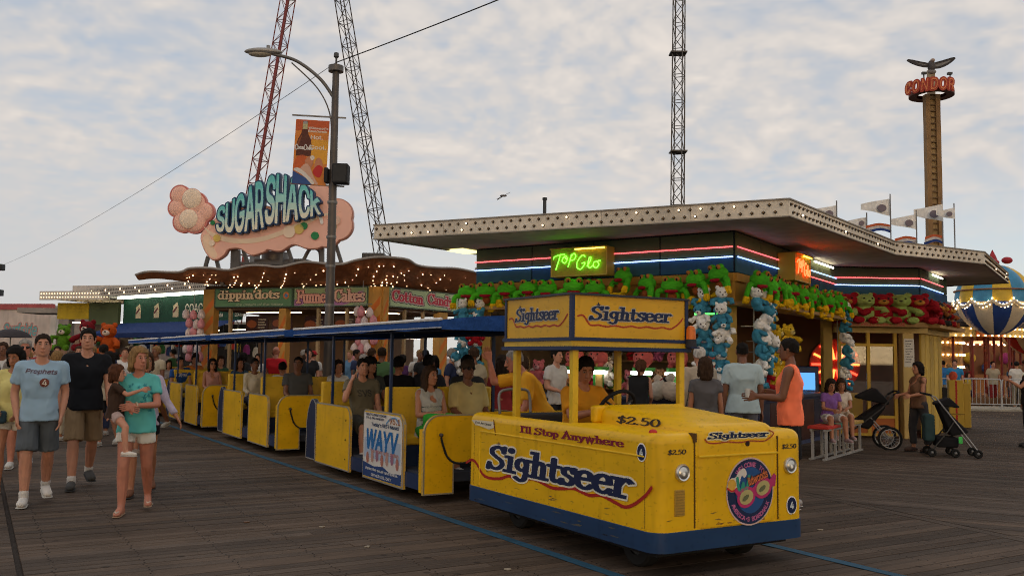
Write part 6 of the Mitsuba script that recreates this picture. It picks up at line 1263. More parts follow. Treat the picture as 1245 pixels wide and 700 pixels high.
    face_ms = [skull.refine_to_length(.022 * hs), hull_(Hd(ball((0, .083, .028), (.010, .008, .010))), Hd(ball((0, .106, -.018), (.014, .011, .010))), Hd(ball((0, .082, -.022), (.021, .01, .008)))), hull_(Hd(ball((.0, .084, -.050), (.026, .012, .012))), Hd(ball((0, .080, -.062), (.022, .012, .010))))]
    for q in (1, -1): face_ms.append(hull_(Hd(ball((q * .076, -.008, .012), (.009, .018, .020))), Hd(ball((q * .073, -.002, -.02), (.008, .010, .012)))))
    B.append(union(face_ms))
    # --- hands
    for i, q in ((0, 1), (1, -1)):
        d = nrm(D[i][3] + V(0, .0, -.12)); side = nrm(np.cross(d, V(q, 0, 0.15)) * 1.0) if abs(d[0]) < .9 else V(0, 1, 0)
        side = nrm(side - d * (side @ d)); nrl = np.cross(d, side); w0 = wri[i]; hk = s * (.9 if f else 1.0)
        pts = [w0 + side * .016 * hk, w0 - side * .016 * hk, w0 + d * .085 * hk + side * .034 * hk, w0 + d * .08 * hk - side * .034 * hk]
        hm_ = [hull_(*[ball(p, (.015 * hk)) for p in pts])]
        if detail:
            for j, ln in enumerate((.066, .074, .070, .055)):
                k0 = w0 + d * .085 * hk + side * (.033 - .022 * j) * hk; bend = q * (.35 + .1 * j); d1 = nrm(d + nrl * bend * .4 * q); k1 = k0 + d1 * ln * .55 * hk; d2 = nrm(d + nrl * bend * 1.3 * q); k2 = k1 + d2 * ln * .5 * hk
                hm_ += [bone(k0, .0095 * hk, k1, .0085 * hk), bone(k1, .0085 * hk, k2, .0072 * hk)]
            t0 = w0 + d * .02 * hk + side * .026 * hk; t1 = t0 + nrm(d * .8 + side * .8) * .042 * hk; hm_ += [bone(t0, .013 * hk, t1, .011 * hk), bone(t1, .011 * hk, t1 + nrm(d + side * .15) * .034 * hk, .009 * hk)]
        else:
            for j in range(4): k0 = w0 + d * .085 * hk + side * (.030 - .020 * j) * hk; hm_.append(bone(k0, .0095 * hk, k0 + nrm(d + nrl * .5) * .07 * hk, .008 * hk))
            hm_.append(bone(w0 + d * .03 * hk + side * .03 * hk, .011 * hk, w0 + d * .075 * hk + side * .055 * hk, .009 * hk))
        B.append(union(hm_))
    X = rotz(yaw, (pos[0], pos[1], pos[2] if len(pos) > 2 else 0.0))
    put(k + '__body', union(B), 'm_skin', SKIN[skin], 60, X); USED.add(k + '__body')
    P = lambda nm, m, mt, c, sm=60, **kw: part(k, nm, m, mt, c, sm, X, **kw)
    # --- face
    SKc = np.array(SKIN[skin])
    for q in (1, -1):
        P('eye', trimesh.Trimesh(Hd(ball((q * .030, .0795, .020), (.0125, .007, .0065))), trimesh.creation.icosphere(subdivisions=1).faces), 'm_print', (.30, .27, .24), True); P('iris', trimesh.Trimesh(Hd(ball((q * .030, .0845, .0195), (.0062, .004, .0062))), trimesh.creation.icosphere(subdivisions=1).faces), 'm_print', (.02, .014, .01), True)
        if detail: P('eyebrow', trimesh.Trimesh(Hd(ball((q * .031, .081, .040), (.019, .006, .0042))), trimesh.creation.icosphere(subdivisions=1).faces), 'm_hair', tuple(np.array(HAIR[hair]) * .8), True)
    P('mouth', trimesh.Trimesh(Hd(ball((0, .0895, -.056), (.021, .006, .0042))), trimesh.creation.icosphere(subdivisions=1).faces), 'm_skin', tuple(SKc * [.62, .38, .40]), True)
    # --- hair
    if cut != 'bald':
        o = .013 if cut in ('short', 'crop') else .020
        if cut == 'crop': o = .006
        cap = hull_(Hd(ball((0, -.016, .05), (.074 + o, .090 + o, .078 + o))), Hd(ball((0, -.03, -.005), (.068 + o, .070 + o, .06 + o)))).refine_to_length(.018 * hs)
        cutb = hull_(Hd([(x, y, z) for x in (-.2, .2) for (y, z) in ((.035, -.3), (.035, .02), (.062, .072), (.3, .085), (.3, -.3))])); cap = cap - cutb
        if cut in ('short', 'crop', 'receding'): cap = cap - hull_(Hd([(x, y, z) for x in (-.2, .2) for (y, z) in ((-.3, -.3), (-.3, -.075), (.0, -.035), (.012, .0), (.3, .02), (.3, -.3))]))
        if cut == 'receding': cap = cap - hull_(Hd([(x, y, z) for x in (-.05, .05) for (y, z) in ((.02, .20), (-.01, .12), (.3, .0), (.3, .2))]))
        hmz = [cap]
        if cut in ('bob', 'long', 'wavy'):
            ln = dict(bob=-.10, wavy=-.14, long=-.24)[cut]
            for q in (1, -1): hmz.append(hull_(Hd(ball((q * .072, -.012, .02), (.026, .045, .04))), Hd(ball((q * .080, -.015, ln * .7), (.024, .04, .03)))))
            hmz.append(hull_(Hd(ball((-.05, -.075, .02), .04)), Hd(ball((.05, -.075, .02), .04)), Hd(ball((-.05, -.082, ln), .028)), Hd(ball((.05, -.082, ln), .028))))
        if cut == 'bun': hmz.append(hull_(Hd(ball((0, -.11, .03), .042)), Hd(ball((0, -.13, .0), .035))))
        if cut == 'pony': hmz += [hull_(Hd(ball((0, -.10, .05), .03)), Hd(ball((0, -.14, -.02), .032))), hull_(Hd(ball((0, -.14, -.02), .032)), Hd(ball((0, -.13, -.14), .018)))]
        t = as_tm(union(hmz).refine_to_length(.016)); rg = meshkit.fbm(t.vertices * [70, 70, 26], 2, seed) - .5
        t.vertices += t.vertex_normals * rg[:, None] * (.022 if cut not in ('short', 'crop') else .013); P('hair', t, 'm_hair', HAIR[hair], 50)
    # --- top
    o = .017
    hem = -.075 if kind != 'dress' else -.30
    tm_ = trunk(o, hem + .06)
    aa = np.arange(18) * 2 * np.pi / 18; hr = [T((.194 if neck != 'tank' or f else .170) * max(g, 1) * math.cos(a), .004 + (.142 if neck != 'tank' or f else .112) * max(g, 1) * math.sin(a), hem) for a in aa]
    low = hull_(hr, ball(T(-.065 * g, .01, .12), (.088 * g + o) * s), ball(T(.065 * g, .01, .12), (.088 * g + o) * s)) if kind != 'dress' else hull_(ring(T(0, 0, hem), up, .24 * s), ball(T(-.06, .0, .12), .105 * s), ball(T(.06, 0, .12), .105 * s))
    # flatten the hem ring front to back
    tops = [low] + tm_[1:]
    if sleeve > 0:
        for i in (0, 1):
            if sleeve <= 1: q = sho[i] + D[i][2] * ual * sleeve; tops.append(cuff(sho[i] + D[i][2] * .01, (.058 * gl + .012) * s, q, (.062 * gl + .010 - .004 * sleeve) * s))
            else:
                q = elb[i] + D[i][3] * fal * (sleeve - 1); tops += [bone(sho[i], (.058 * gl + .010) * s, elb[i], (.042 * gl + .012) * s), cuff(elb[i], (.042 * gl + .012) * s, q, (.036 * gl + .010) * s)]
    cutn = [hull_(ball(T(0, .02, .545), (.072 * s)), ball(T(0, .05, .60), .08 * s))]
    if neck == 'v': cutn.append(hull_(ball(T(0, .10, .40), .012 * s), ball(T(-.05, .10, .53), .02 * s), ball(T(.05, .10, .53), .02 * s), ball(T(0, .2, .45), .02 * s)))
    if neck == 'tank': cutn += [hull_(ball(T(0, .12, .40), .05 * s), ball(T(0, .1, .55), .085 * s))] + [hull_(ball(T(q * (shw + .025), 0, .455), .060 * s), ball(T(q * (shw + .06), 0, .56), .075 * s), ball(T(q * (shw + .04), 0, .37), .035 * s)) for q in (1, -1)]
    tt = soften(union(tops), e * s * .9, 5); tM = m3.Manifold(m3.Mesh(np.asarray(tt.vertices, np.float32), np.asarray(tt.faces, np.uint32)))
    if tM.status() == m3.Error.NoError and not tM.is_empty(): tM = tM - union(cutn)
    else: tM = union(tops).refine_to_length(e * s) - union(cutn)
    P('shirt', folds(as_tm(tM), .015, 9, seed), 'm_cloth', top, 60)
    if neck == 'polo':
        for q in (1, -1): P('collar', hull_(ball(T(q * .02, .075, .505), .010 * s), ball(T(q * .075, .0, .555), .012 * s), ball(T(q * .085, .03, .50), .010 * s), ball(T(q * .05, .095, .46), .008 * s)), 'm_cloth', tuple(np.array(top) * 1.15), 40)
    # --- bottom
    if kind != 'dress':
        bt = [hull_(ball(T(-.073, 0, -.02), .106 * s), ball(T(.073, 0, -.02), .106 * s), ball(T(-.06, 0, .06), .100 * s), ball(T(.06, 0, .06), .100 * s))]
        for i in (0, 1):
            if kind == 'skirt': continue
            if leg <= 1: q = hips[i] + D[i][0] * thl * leg; bt.append(cuff(hips[i], .097 * s, q, (.104 - .016 * leg + (.012 if not f else 0)) * s))
            else: bt += [bone(hips[i], .104 * s, knees[i], .076 * s), cuff(knees[i], .076 * s, knees[i] + D[i][1] * shl * (leg - 1), .064 * s)]
        if kind == 'skirt': bt.append(hull_(ball(T(-.08, 0, .0), .11 * s), ball(T(.08, 0, .0), .11 * s), ring((hips[0] + hips[1]) / 2 + (D[0][0] + D[1][0]) / 2 * thl * leg, (D[0][0] + D[1][0]), .20 * s)))
        P('skirt' if kind == 'skirt' else ('trousers' if leg > 1 else 'shorts'), folds(soften(union(bt), e * s * .9, 4), .008, 8, seed + 3), 'm_cloth', bottom, 60)
    for i in (0, 1):
        ft, toe, heel = D[i][4:7]
        if shoe is None: continue
        dz = V(0, 0, .012 * s)
        if shoe == 'flip':
            P('sandal', hull_(ball(toe - V(0, 0, .022) * s, (.042 * s, .044 * s, .008)), ball(heel - V(0, 0, .026) * s, (.034 * s, .034 * s, .008))), 'm_rubber', (.30, .20, .13), 40); P('strap', tube(spline([toe + V(.04, -.07, -.01) * s, toe + V(.02, -.02, .026) * s, toe + V(0, .015, .018) * s, toe + V(-.02, -.02, .026) * s, toe + V(-.04, -.07, -.01) * s], 4), .007, 6), 'm_rubber', (.45, .40, .34), True)
        else:
            P('shoe', soften(hull_(ball(toe + dz, (.047 * s, .05 * s, .034 * s)), ball(heel + dz, (.040 * s, .040 * s, .036 * s)), ball(ank[i] + ft * .01 + V(0, 0, -.01), .042 * s)), .03, 3), 'm_rubber', shoe, 50); P('sole', hull_(ball(toe - V(0, 0, .020) * s, (.050 * s, .054 * s, .009)), ball(heel - V(0, 0, .024) * s, (.042 * s, .043 * s, .009))), 'm_rubber', (.4, .39, .36) if sum(shoe) > .5 else (.03, .03, .03), 40)
            if sock is not None: P('sock', bone(ank[i] + V(0, 0, .0), .044 * s, ank[i] - D[i][1] * sock * s, .046 * s), 'm_cloth', (.55, .53, .5), True)
    J = dict(k=k, X=X, T=T, s=s, hc=hc, Hd=Hd, sho=sho, elb=elb, wri=wri, knees=knees, ank=ank, P=P, up=up, D=D, R=X[:3, :3])
    J['world'] = lambda p: (X @ np.append(p, 1))[:3]
    return J
def sunglasses(J, c=(.01, .01, .012)):
    for q in (1, -1): J['P']('sunglasses_lens', trimesh.Trimesh(J['Hd'](ball((q * .033, .083, .020), (.026, .012, .018))), trimesh.creation.icosphere(subdivisions=1).faces), 'm_paint', c, True); J['P']('sunglasses_arm', tube(J['Hd']([(q * .058, .076, .024), (q * .078, .0, .026)]), .004, 5), 'm_paint', c, True)
def cap_hat(J, c, brim=True, back=False):
    y = -1 if back else 1
    J['P']('cap', hull_(J['Hd'](ball((0, -.012, .062), (.088, .102, .078))), J['Hd'](ball((0, -.012, .03), (.089, .104, .02)))), 'm_cloth', c, 50)
    if brim: J['P']('cap_peak', hull_(J['Hd'](ball((.05, y * .10, .048), (.02, .02, .006))), J['Hd'](ball((-.05, y * .10, .048), (.02, .02, .006))), J['Hd'](ball((0, y * .165, .035), (.045, .02, .006)))), 'm_cloth', c, 40)
def chest_print(J, poly, c, z=.36, y=.150, nm='shirt_print', proud=.0):
    """Print laid on the chest: the drawing is dropped onto the shirt along the figure's forward axis."""
    m = extrude(poly.segmentize(.02), .004); v = m.vertices; s = J['s']; ft = meshkit_shirt(J)
    P3 = []
    org = np.array([J['T'](-x / s, .5, z + yy / s) for x, yy in v[:, :2]]); d = J['T'](0, -1, 0) - J['T'](0, 0, 0); d = d / np.linalg.norm(d)
    loc, ri, _ = ft.ray.intersects_location(org, np.tile(d, (len(org), 1)), multiple_hits=False)
    out = org + d * .38; out[ri] = loc; out += -d * (.002 + v[:, 2:3] + proud); m.vertices = out
    J['P'](nm, m, 'm_print', c, False)
def meshkit_shirt(J):
    fn = meshkit.WRITTEN[scene[J['k'] + '__shirt']['filename']]; t = trimesh.Trimesh(fn[0], fn[1], process=False); t.apply_transform(np.linalg.inv(J['X'])); return t
toward = lambda p, q=(0, 0): (q[0] - p[0], q[1] - p[1])
mixp = lambda b, **k: dict(b, **k)

# ------------------------------------------------------------------ the walkers on the left
W1 = (.66, .64, .60)
p = (-4.93, 9.55); J = person('man in light blue printed T-shirt and grey shorts walking with hands in his pockets', p, toward(p, (.3, 0)), 1.80, mixp(walk(.20), ua=((.20, -.22, -1), (.20, -.22, -1)), fa=((-.14, .42, -1), (-.14, .42, -1))), 'm', 'fair', 'dbrown', 'crop', (.27, .40, .52), .62, (.085, .10, .115), .88, 'shorts', (.55, .53, .5), sock=.06, seed=1, girth=.98)
chest_print(J, fit(slab('Prop', .1, .06, .05), .0, 1, 0, 1) if False else fit(unary_union([affinity.rotate(affinity.skew(inter('Prophets', .06, True), xs=12), -3)]), -.15, .15, .02, .085), (.08, .035, .05), .37); chest_print(J, affinity.translate(sg.Point(0, 0).buffer(.045), .03, -.06), (.16, .05, .035), .37); chest_print(J, place(inter('4', .06, True), .03, -.06, 0, True), (.62, .56, .48), .37, proud=.004)
p = (-5.02, 10.75); J = person('tall dark haired man in black polo shirt and khaki shorts, walking', p, toward(p, (1.2, 0)), 1.90, walk(.22), 'm', 'fair', 'black', 'short', (.010, .011, .014), .62, (.22, .15, .085), .95, 'shorts', (.06, .06, .06), sock=.05, neck='v', seed=2, head_yaw=-.15); 
p = (-3.72, 9.1); fdir = toward(p, (-1.2, 0)); J3 = J = person('woman in turquoise patterned top and white shorts carrying a toddler on her hip', p, fdir, 1.66, mixp(walk(.20), ua=((.32, .18, -1), (.2, .35, -.9)), fa=((-.75, .75, -.05), (-.9, .55, -.02))), 'f', 'red', 'blond', 'bob', (.10, .42, .40), .60, (.62, .60, .55), .42, 'shorts', 'flip', seed=3, head_yaw=.55, girth=1.05)
rt = random.Random(4)
for i in range(40): chest_print(J, affinity.translate(affinity.rotate(affinity.scale(star2(0, 0, rt.uniform(.014, .030)), 1, rt.uniform(.4, 1)), rt.uniform(0, 180)), rt.uniform(-.15, .15), rt.uniform(-.20, .06)), (.02, .20, .24), .36, nm='top_pattern')
part(J['k'], 'wristwatch', tube([J['wri'][1] + J['D'][1][3] * -.02 + .030 * (math.cos(a) * frame_of(J['D'][1][3])[0] + math.sin(a) * frame_of(J['D'][1][3])[1]) for a in np.linspace(0, 6.283, 13)[:-1]], .008, 6, True), 'm_steel', (.5, .45, .3), True, J['X'])
q = J['world'](J['T'](.20, .15, .13)); person('toddler with light brown hair in a dark brown top, carried by the turquoise woman', (q[0], q[1], 0), (.85, .25), .98, dict(ua=((.3, .6, -.4), (.3, .6, -.4)), fa=((-.2, .8, .3), (-.1, .9, .4)), th=((.75, .6, -.55), (.55, .6, -.6)), sh=((.10, .05, -1), (.10, .0, -1))), 'f', 'fair', 'auburn', 'bob', (.045, .026, .018), .7, (.40, .30, .28), .5, 'shorts', (.60, .56, .5), seat=q[2], seed=5, girth=1.2)
p = (-4.12, 10.25); J = person('woman in pale lavender long sleeved top and black shorts walking behind the toddler', p, toward(p, (-.5, 0)), 1.62, mixp(walk(.22), ua=((.16, -.25, -1), (.42, .12, -1)), fa=((.05, .3, -1), (.55, .35, -.85))), 'f', 'tan', 'brown', 'bob', (.45, .38, .46), 1.75, (.012, .012, .015), .42, 'shorts', (.16, .07, .04), seed=6, head_yaw=.3)
p = (-5.62, 10.3); J = person('dark haired woman in pale yellow top and white shorts at the left edge, looking down', p, toward(p, (-3, 0)), 1.66, mixp(walk(.18), fa=((-.3, .8, -.4), (-.3, .7, -.6))), 'f', 'tan', 'black', 'wavy', (.58, .52, .20), .35, (.58, .56, .50), .40, 'shorts', 'flip', seed=7, head_tilt=-.35, head_yaw=-.2); 
part(J['k'], 'bag', rbox(-.10, -.04, -.07, .10, .04, .07, .03), 'm_cloth', (.03, .06, .08), 40, J['X'] @ frame(J['wri'][0] + V(0, .02, -.1), (1, 0, 0), (0, 1, 0)))
p = (-6.75, 12.6); sunglasses(person('grey haired man in sunglasses walking behind the blue T-shirt man', p, toward(p), 1.78, walk(.2), 'm', 'red', 'grey', 'short', (.20, .18, .16), .6, (.25, .22, .18), .8, 'shorts', (.5, .5, .48), seed=8, detail=0))
# far crowd on the left
CROWD = [(-8.6, 14.2, 'dark haired man in black shirt walking between the first two men', 'm', 'tan', 'black', 'short', (.02, .02, .022), 1.75), (-9.9, 15.2, 'woman in beige dress top at the far left edge', 'f', 'fair', 'brown', 'bob', (.42, .34, .26), 1.62), (-9.0, 17.5, 'woman in pale top far behind the yellow topped woman', 'f', 'tan', 'black', 'long', (.5, .44, .36), 1.64),
         (-10.0, 21.0, 'man in maroon shirt in the far left crowd', 'm', 'fair', 'brown', 'short', (.22, .03, .03), 1.76), (-12.0, 24.0, 'man in white shirt in the far left crowd', 'm', 'fair', 'dbrown', 'short', (.55, .53, .5), 1.78), (-13.5, 26.0, 'woman in green top in the far left crowd', 'f', 'tan', 'blond', 'bob', (.10, .22, .10), 1.63), (-15.4, 28.5, 'man in navy shirt below the giant green bear', 'm', 'tan', 'black', 'short', (.03, .04, .09), 1.78), (-17.6, 31, 'woman in pink top before the far billboard', 'f', 'fair', 'brown', 'long', (.5, .22, .24), 1.64), (-19.3, 33, 'man in grey shirt before the far billboard', 'm', 'fair', 'grey', 'short', (.25, .25, .26), 1.76), (-15.6, 33.5, 'woman in blue top by the corner kiosk', 'f', 'tan', 'black', 'bob', (.06, .14, .3), 1.63),
         (-13.4, 31.5, 'man in tan shirt by the corner kiosk', 'm', 'brown', 'black', 'crop', (.35, .26, .16), 1.77), (-8.25, 19.4, 'man in white T-shirt seen between the polo man and the carriage', 'm', 'fair', 'brown', 'short', (.60, .58, .55), 1.74)]
for i, (x, y, lab, sx_, sk_, ha, cu, c, H) in enumerate(CROWD): person(lab, (x, y), toward((x, y), (random.Random(i).uniform(-3, 3), 0)), H, walk(.12 + .05 * (i % 3)), sx_, sk_, ha, cu, c, .6, ((.2, .17, .12), (.06, .07, .1), (.5, .48, .44))[i % 3], .7 if i % 2 else 1.85, 'shorts', (.4, .4, .38), seed=20 + i, detail=0)
rc = random.Random(77); TC = [((.5, .48, .45), 'white'), ((.03, .04, .09), 'navy'), ((.25, .03, .03), 'red'), ((.02, .02, .022), 'black'), ((.10, .2, .32), 'light blue'), ((.4, .34, .24), 'beige'), ((.08, .16, .07), 'green')]
for i in range(14):
    x = -9.4 - i * .95 + rc.uniform(-.3, .3); y = 20.5 + i * 1.15 + rc.uniform(-1.5, 1.5); c, cn = TC[i % 7]; w = i % 2
    person(f'{"woman" if w else "man"} in {cn} top in the far left crowd, {ORD[i]} counting away from the tram', (x, y), (rc.uniform(-1, 1), rc.choice((-1, -1, 1))), 1.62 if w else 1.76, walk(.1 + .02 * (i % 5)), 'f' if w else 'm', rc.choice(('fair', 'tan', 'brown')), rc.choice(('black', 'brown', 'dbrown', 'blond')), ('bob', 'long', 'pony')[i % 3] if w else 'short', c, .6, TC[(i + 3) % 7][0], .7 if i % 3 else 1.85, 'shorts', (.4, .4, .38), seed=140 + i, detail=0)
for i, (x, y) in enumerate(sorted(((-7.0, 17.2), (-7.9, 17.6), (-7.5, 19.2), (-8.6, 20.6), (-8.95, 18.5), (-9.4, 22.2), (-6.9, 15.6), (-7.6, 13.0), (-8.9, 15.9), (-8.2, 16.4), (-10.4, 18.6), (-9.2, 19.6), (-11.6, 21.5), (-10.9, 23.0), (-12.9, 24.8), (-8.55, 16.9), (-10.1, 19.9)), key=lambda q: math.hypot(*q))):
    w = i % 2; c, cn = TC[(i * 2 + 3) % 7]
    person(f'{"woman" if w else "man"} in {cn} top close behind the walkers, {ORD[i] if i < 14 else ["fifteenth", "sixteenth", "seventeenth"][i - 14]} nearest', (x, y), (rc.uniform(-.6, .6), -1 if i % 3 else 1), 1.62 if w else 1.77, walk(.1 + .02 * (i % 5)), 'f' if w else 'm', ('tan', 'fair', 'brown')[i % 3], ('dbrown', 'black', 'brown', 'blond', 'grey')[i % 5], ('long', 'bob', 'pony')[i % 3] if w else 'short', c, .6, TC[(i + 2) % 7][0], .7 if i % 3 else 1.85, 'shorts', (.4, .4, .38), seed=160 + i, detail=0)
# ------------------------------------------------------------------ passengers; all sit facing the engine
def seated(lab, l, s, **kw):
    q = tr(l, s); kw.setdefault('pose', SIT); kw.setdefault('H', 1.74); kw.setdefault('detail', 1); kw.setdefault('kind', 'shorts')
    kw['seat'] = kw.get('seat', .68) + .085; d = kw.pop('turn', 0.0); f_ = -TT * math.cos(d) + TN * math.sin(d)
    return person(lab, (q[0], q[1], 0), (f_[0], f_[1]), **kw)
c1 = 3.85 + 1.02; r2 = 3.85 + 3.30
J = seated('woman in striped sundress with a green bag on her lap in the first carriage', .42, c1 - .22, H=1.64, sex='f', skin='tan', hair='brown', cut='long', top=(.36, .36, .33), sleeve=0, neck='tank', bottom=(.03, .22, .03), leg=.8, seed=31, head_yaw=.25, seat=.63, pose=mixp(SIT, fa=((-.5, .8, .12), (-.3, .9, -.1))))
for j in range(5): chest_print(J, sg.box(-.14, -.20 + j * .05, .14, -.185 + j * .05), (.03, .05, .04), .30, nm='stripe')
part(J['k'], 'bag', rbox(-.2, .12, -.02, .16, .42, .16, .05), 'm_cloth', (.03, .30, .03), 40, J['X'] @ frame((0, 0, J['T'](0, 0, 0)[2] + .06), (1, 0, 0), (0, 1, 0)))
J = seated('heavy man in cream shirt with cap and sunglasses in the first carriage', .98, c1 - .10, H=1.76, skin='brown', hair='black', cut='crop', top=(.50, .40, .17), sleeve=.9, bottom=(.2, .16, .1), leg=.9, seed=32, girth=1.35, neck='v', seat=.66); sunglasses(J); cap_hat(J, (.05, .035, .025), True, True)
seated('dark haired man leaning behind the cream shirted man', 1.32, c1 + .55, H=1.76, skin='dark', hair='black', cut='short', top=(.03, .03, .03), seed=33, detail=0, seat=.72)
J = seated('man in olive T-shirt talking on a mobile phone, legs out of the first carriage', .30, r2 - .62, H=1.76, skin='fair', hair='black', cut='crop', top=(.14, .125, .085), bottom=(.05, .05, .045), leg=.95, shoe=(.04, .04, .04), sock=.1, seed=34, turn=-.05, pose=mixp(SIT, ua=((.35, .55, -.75), (.12, .2, -1)), fa=((-.30, .10, 1), (-.1, .8, -.5)), th=((.04, 1, -.25), (.04, 1, -.25))), seat=.66)
part(J['k'], 'mobile_phone', rbox(-.010, -.035, -.06, .010, .035, .06, .006), 'm_paint', (.02, .02, .02), 30, J['X'] @ frame(J['wri'][0] + V(-.035, .0, .10), (1, 0, 0), (0, 1, 0)))
chest_print(J, fit(affinity.skew(inter('SVS', .06, True), xs=-10), -.10, .10, -.03, .06), (.03, .03, .03), .33)
J = seated('person in black cap and dark patterned shirt beside the man on the phone', .66, r2 + .0, H=1.72, skin='tan', hair='black', cut='long', top=(.06, .07, .065), seed=35, turn=.3, seat=.70); cap_hat(J, (.010, .010, .011))
rt = random.Random(9)
for i in range(14): chest_print(J, affinity.translate(sg.Point(0, 0).buffer(rt.uniform(.012, .026), quad_segs=2), rt.uniform(-.14, .14), rt.uniform(-.22, .08)), (.17, .18, .16), .36, nm='shirt_pattern')
seated('black haired passenger in black on the far side of the first carriage', 1.08, r2 - .05, H=1.74, skin='tan', hair='black', cut='short', top=(.012, .012, .014), seed=36, detail=0, turn=2.4, seat=.70)
seated('black haired passenger in dark top on the rightmost seat of the rear bench, first carriage', 1.42, r2 - .35, H=1.76, skin='brown', hair='black', cut='short', top=(.02, .02, .026), seed=37, detail=0, turn=2.2, seat=.72)
c1, r2 = 9.12 + 1.02, 9.12 + 3.30
J = seated('man in charcoal grey T-shirt in the front row of the second carriage', .50, c1 - .12, H=1.78, skin='brown', hair='black', cut='crop', top=(.075, .078, .080), seed=38, head_yaw=-.5, seat=.66, girth=1.15)
seated('person in white top at the far end of the front bench, second carriage', 1.28, c1 + .05, H=1.66, sex='f', skin='tan', hair='dbrown', cut='bob', top=(.60, .58, .55), seed=39, detail=0, seat=.66)
seated('woman in cream cardigan holding papers in the second carriage', .34, r2 - .25, H=1.68, sex='f', skin='brown', hair='black', cut='crop', top=(.48, .42, .31), sleeve=1.8, neck='v', bottom=(.03, .035, .06), leg=1.9, seed=40, seat=.66)
J = seated('dark haired passenger with white collar turned away in the second carriage', .92, r2 - .1, H=1.62, skin='tan', hair='black', cut='short', top=(.60, .58, .56), seed=41, detail=0, turn=2.8, seat=.62)
c1, r2 = 14.2 + 1.02, 14.2 + 3.30
J = seated('woman with sunglasses in a pale pink top in the third carriage', .22, c1 - .05, H=1.66, sex='f', skin='tan', hair='black', cut='long', top=(.46, .24, .20), sleeve=0, neck='tank', seed=42, detail=0, seat=.64); sunglasses(J)
seated('long haired passenger beside the pink topped woman', .85, c1 + .1, H=1.66, sex='f', skin='tan', hair='dbrown', cut='long', top=(.05, .10, .16), seed=43, detail=0, seat=.66)
J = seated('man in royal blue printed T-shirt leaning out of the third carriage', .12, r2 + .35, H=1.74, skin='tan', hair='black', cut='short', top=(.02, .07, .24), bottom=(.25, .22, .18), seed=44, lean=(.12, .10), seat=.64, head_yaw=.3)
chest_print(J, affinity.rotate(fit(inter('SURFING', .05, True), -.13, .13, -.02, .05), -8), (.50, .50, .52), .36)
seated('passenger in dark green top at the back of the third carriage', .95, r2 + .1, H=1.70, sex='f', skin='fair', hair='brown', cut='bob', top=(.05, .12, .07), seed=45, detail=0)
c1 = 19.3 + 1.0
seated('child in white and black top in the last carriage', .22, c1, H=1.45, sex='f', skin='fair', hair='dbrown', cut='long', top=(.35, .33, .32), seed=46, detail=0, seat=.66)
seated('man in orange top in the last carriage', .9, c1 + .1, H=1.72, skin='tan', hair='black', cut='short', top=(.5, .16, .03), seed=47, detail=0)
# driver and conductor
seated('driver in amber shirt bent over the steering wheel of the tram engine', .76, 2.05, H=1.78, skin='tan', hair='black', cut='short', top=(.62, .27, .018), sleeve=.75, bottom=(.05, .05, .05), leg=1.9, seed=48, head_yaw=-.35, head_tilt=-.35, seat=.70, lean=(0, .10), pose=mixp(SIT, ua=((.25, .65, -.75), (.25, .65, -.75)), fa=((-.25, .9, .2), (-.25, .9, .2))), girth=1.25)
q = tr(.92, 2.95); f_ = V(-1, -.25, 0)
person('conductor in amber shirt and grey trousers leaning on the rear post of the engine', (q[0], q[1], .06), (f_[0], f_[1]), 1.72, mixp(STAND, ua=((.25, .75, -.15), (.15, .1, -1)), fa=((-.15, .25, .95), (-.2, .6, -.7)), th=((.08, .35, -1), (.06, -.12, -1)), sh=((.0, -.25, -1), (.0, -.2, -1))), 'm', 'red', 'grey', 'crop', (.66, .33, .025), .8, (.38, .37, .35), 1.9, 'shorts', (.05, .05, .05), seed=49, lean=(.0, .50), girth=1.2)
# ------------------------------------------------------------------ behind the train
BEH = [(-5.6, 21.6, 'bald man in red shirt standing at the sweets stand', 'm', 'red', 'grey', 'bald', (.50, .02, .03), 1.82, (0, 1)), (-4.9, 22.4, 'man with red cap before the sweets stand', 'm', 'fair', 'dbrown', 'short', (.5, .48, .45), 1.74, (.3, 1)), (-7.2, 24.4, 'woman in black top at the sweets counter', 'f', 'tan', 'black', 'bob', (.03, .03, .03), 1.66, (.2, 1)), (-6.5, 25.0, 'man in dark blue shirt at the sweets counter', 'm', 'fair', 'brown', 'short', (.04, .06, .12), 1.76, (-.3, 1)), (-8.9, 25.6, 'woman in white top left of the striped pillar', 'f', 'fair', 'brown', 'long', (.55, .53, .5), 1.64, (.4, 1)),
       (-10.4, 28.0, 'man in green shirt walking below the blue awning', 'm', 'tan', 'black', 'short', (.06, .16, .07), 1.76, (-1, .2)), (-12.2, 31.0, 'woman in white shirt below the blue awning', 'f', 'tan', 'black', 'bob', (.5, .5, .48), 1.64, (1, .2)), (-13.9, 33.0, 'man in brown shirt below the blue awning', 'm', 'fair', 'dbrown', 'short', (.16, .09, .05), 1.78, (.6, -1)), (-2.6, 21.8, 'woman in dark purple top near the sweets stand corner', 'f', 'brown', 'black', 'bun', (.08, .03, .10), 1.66, (-.3, 1)), (-1.9, 20.2, 'man in black T-shirt between the two stands', 'm', 'brown', 'black', 'crop', (.02, .02, .022), 1.78, (-.2, 1)), (-3.1, 19.6, 'boy in navy shirt behind the first carriage', 'm', 'tan', 'dbrown', 'short', (.03, .04, .10), 1.6, (.4, 1)),
       (1.95, 14.0, 'girl in black tank top bending over the game counter', 'f', 'fair', 'auburn', 'pony', (.015, .015, .016), 1.64, (.4, 1)), (.2, 15.2, 'woman in red top at the game counter behind the driver', 'f', 'fair', 'brown', 'bob', (.40, .03, .06), 1.64, (.5, 1))]
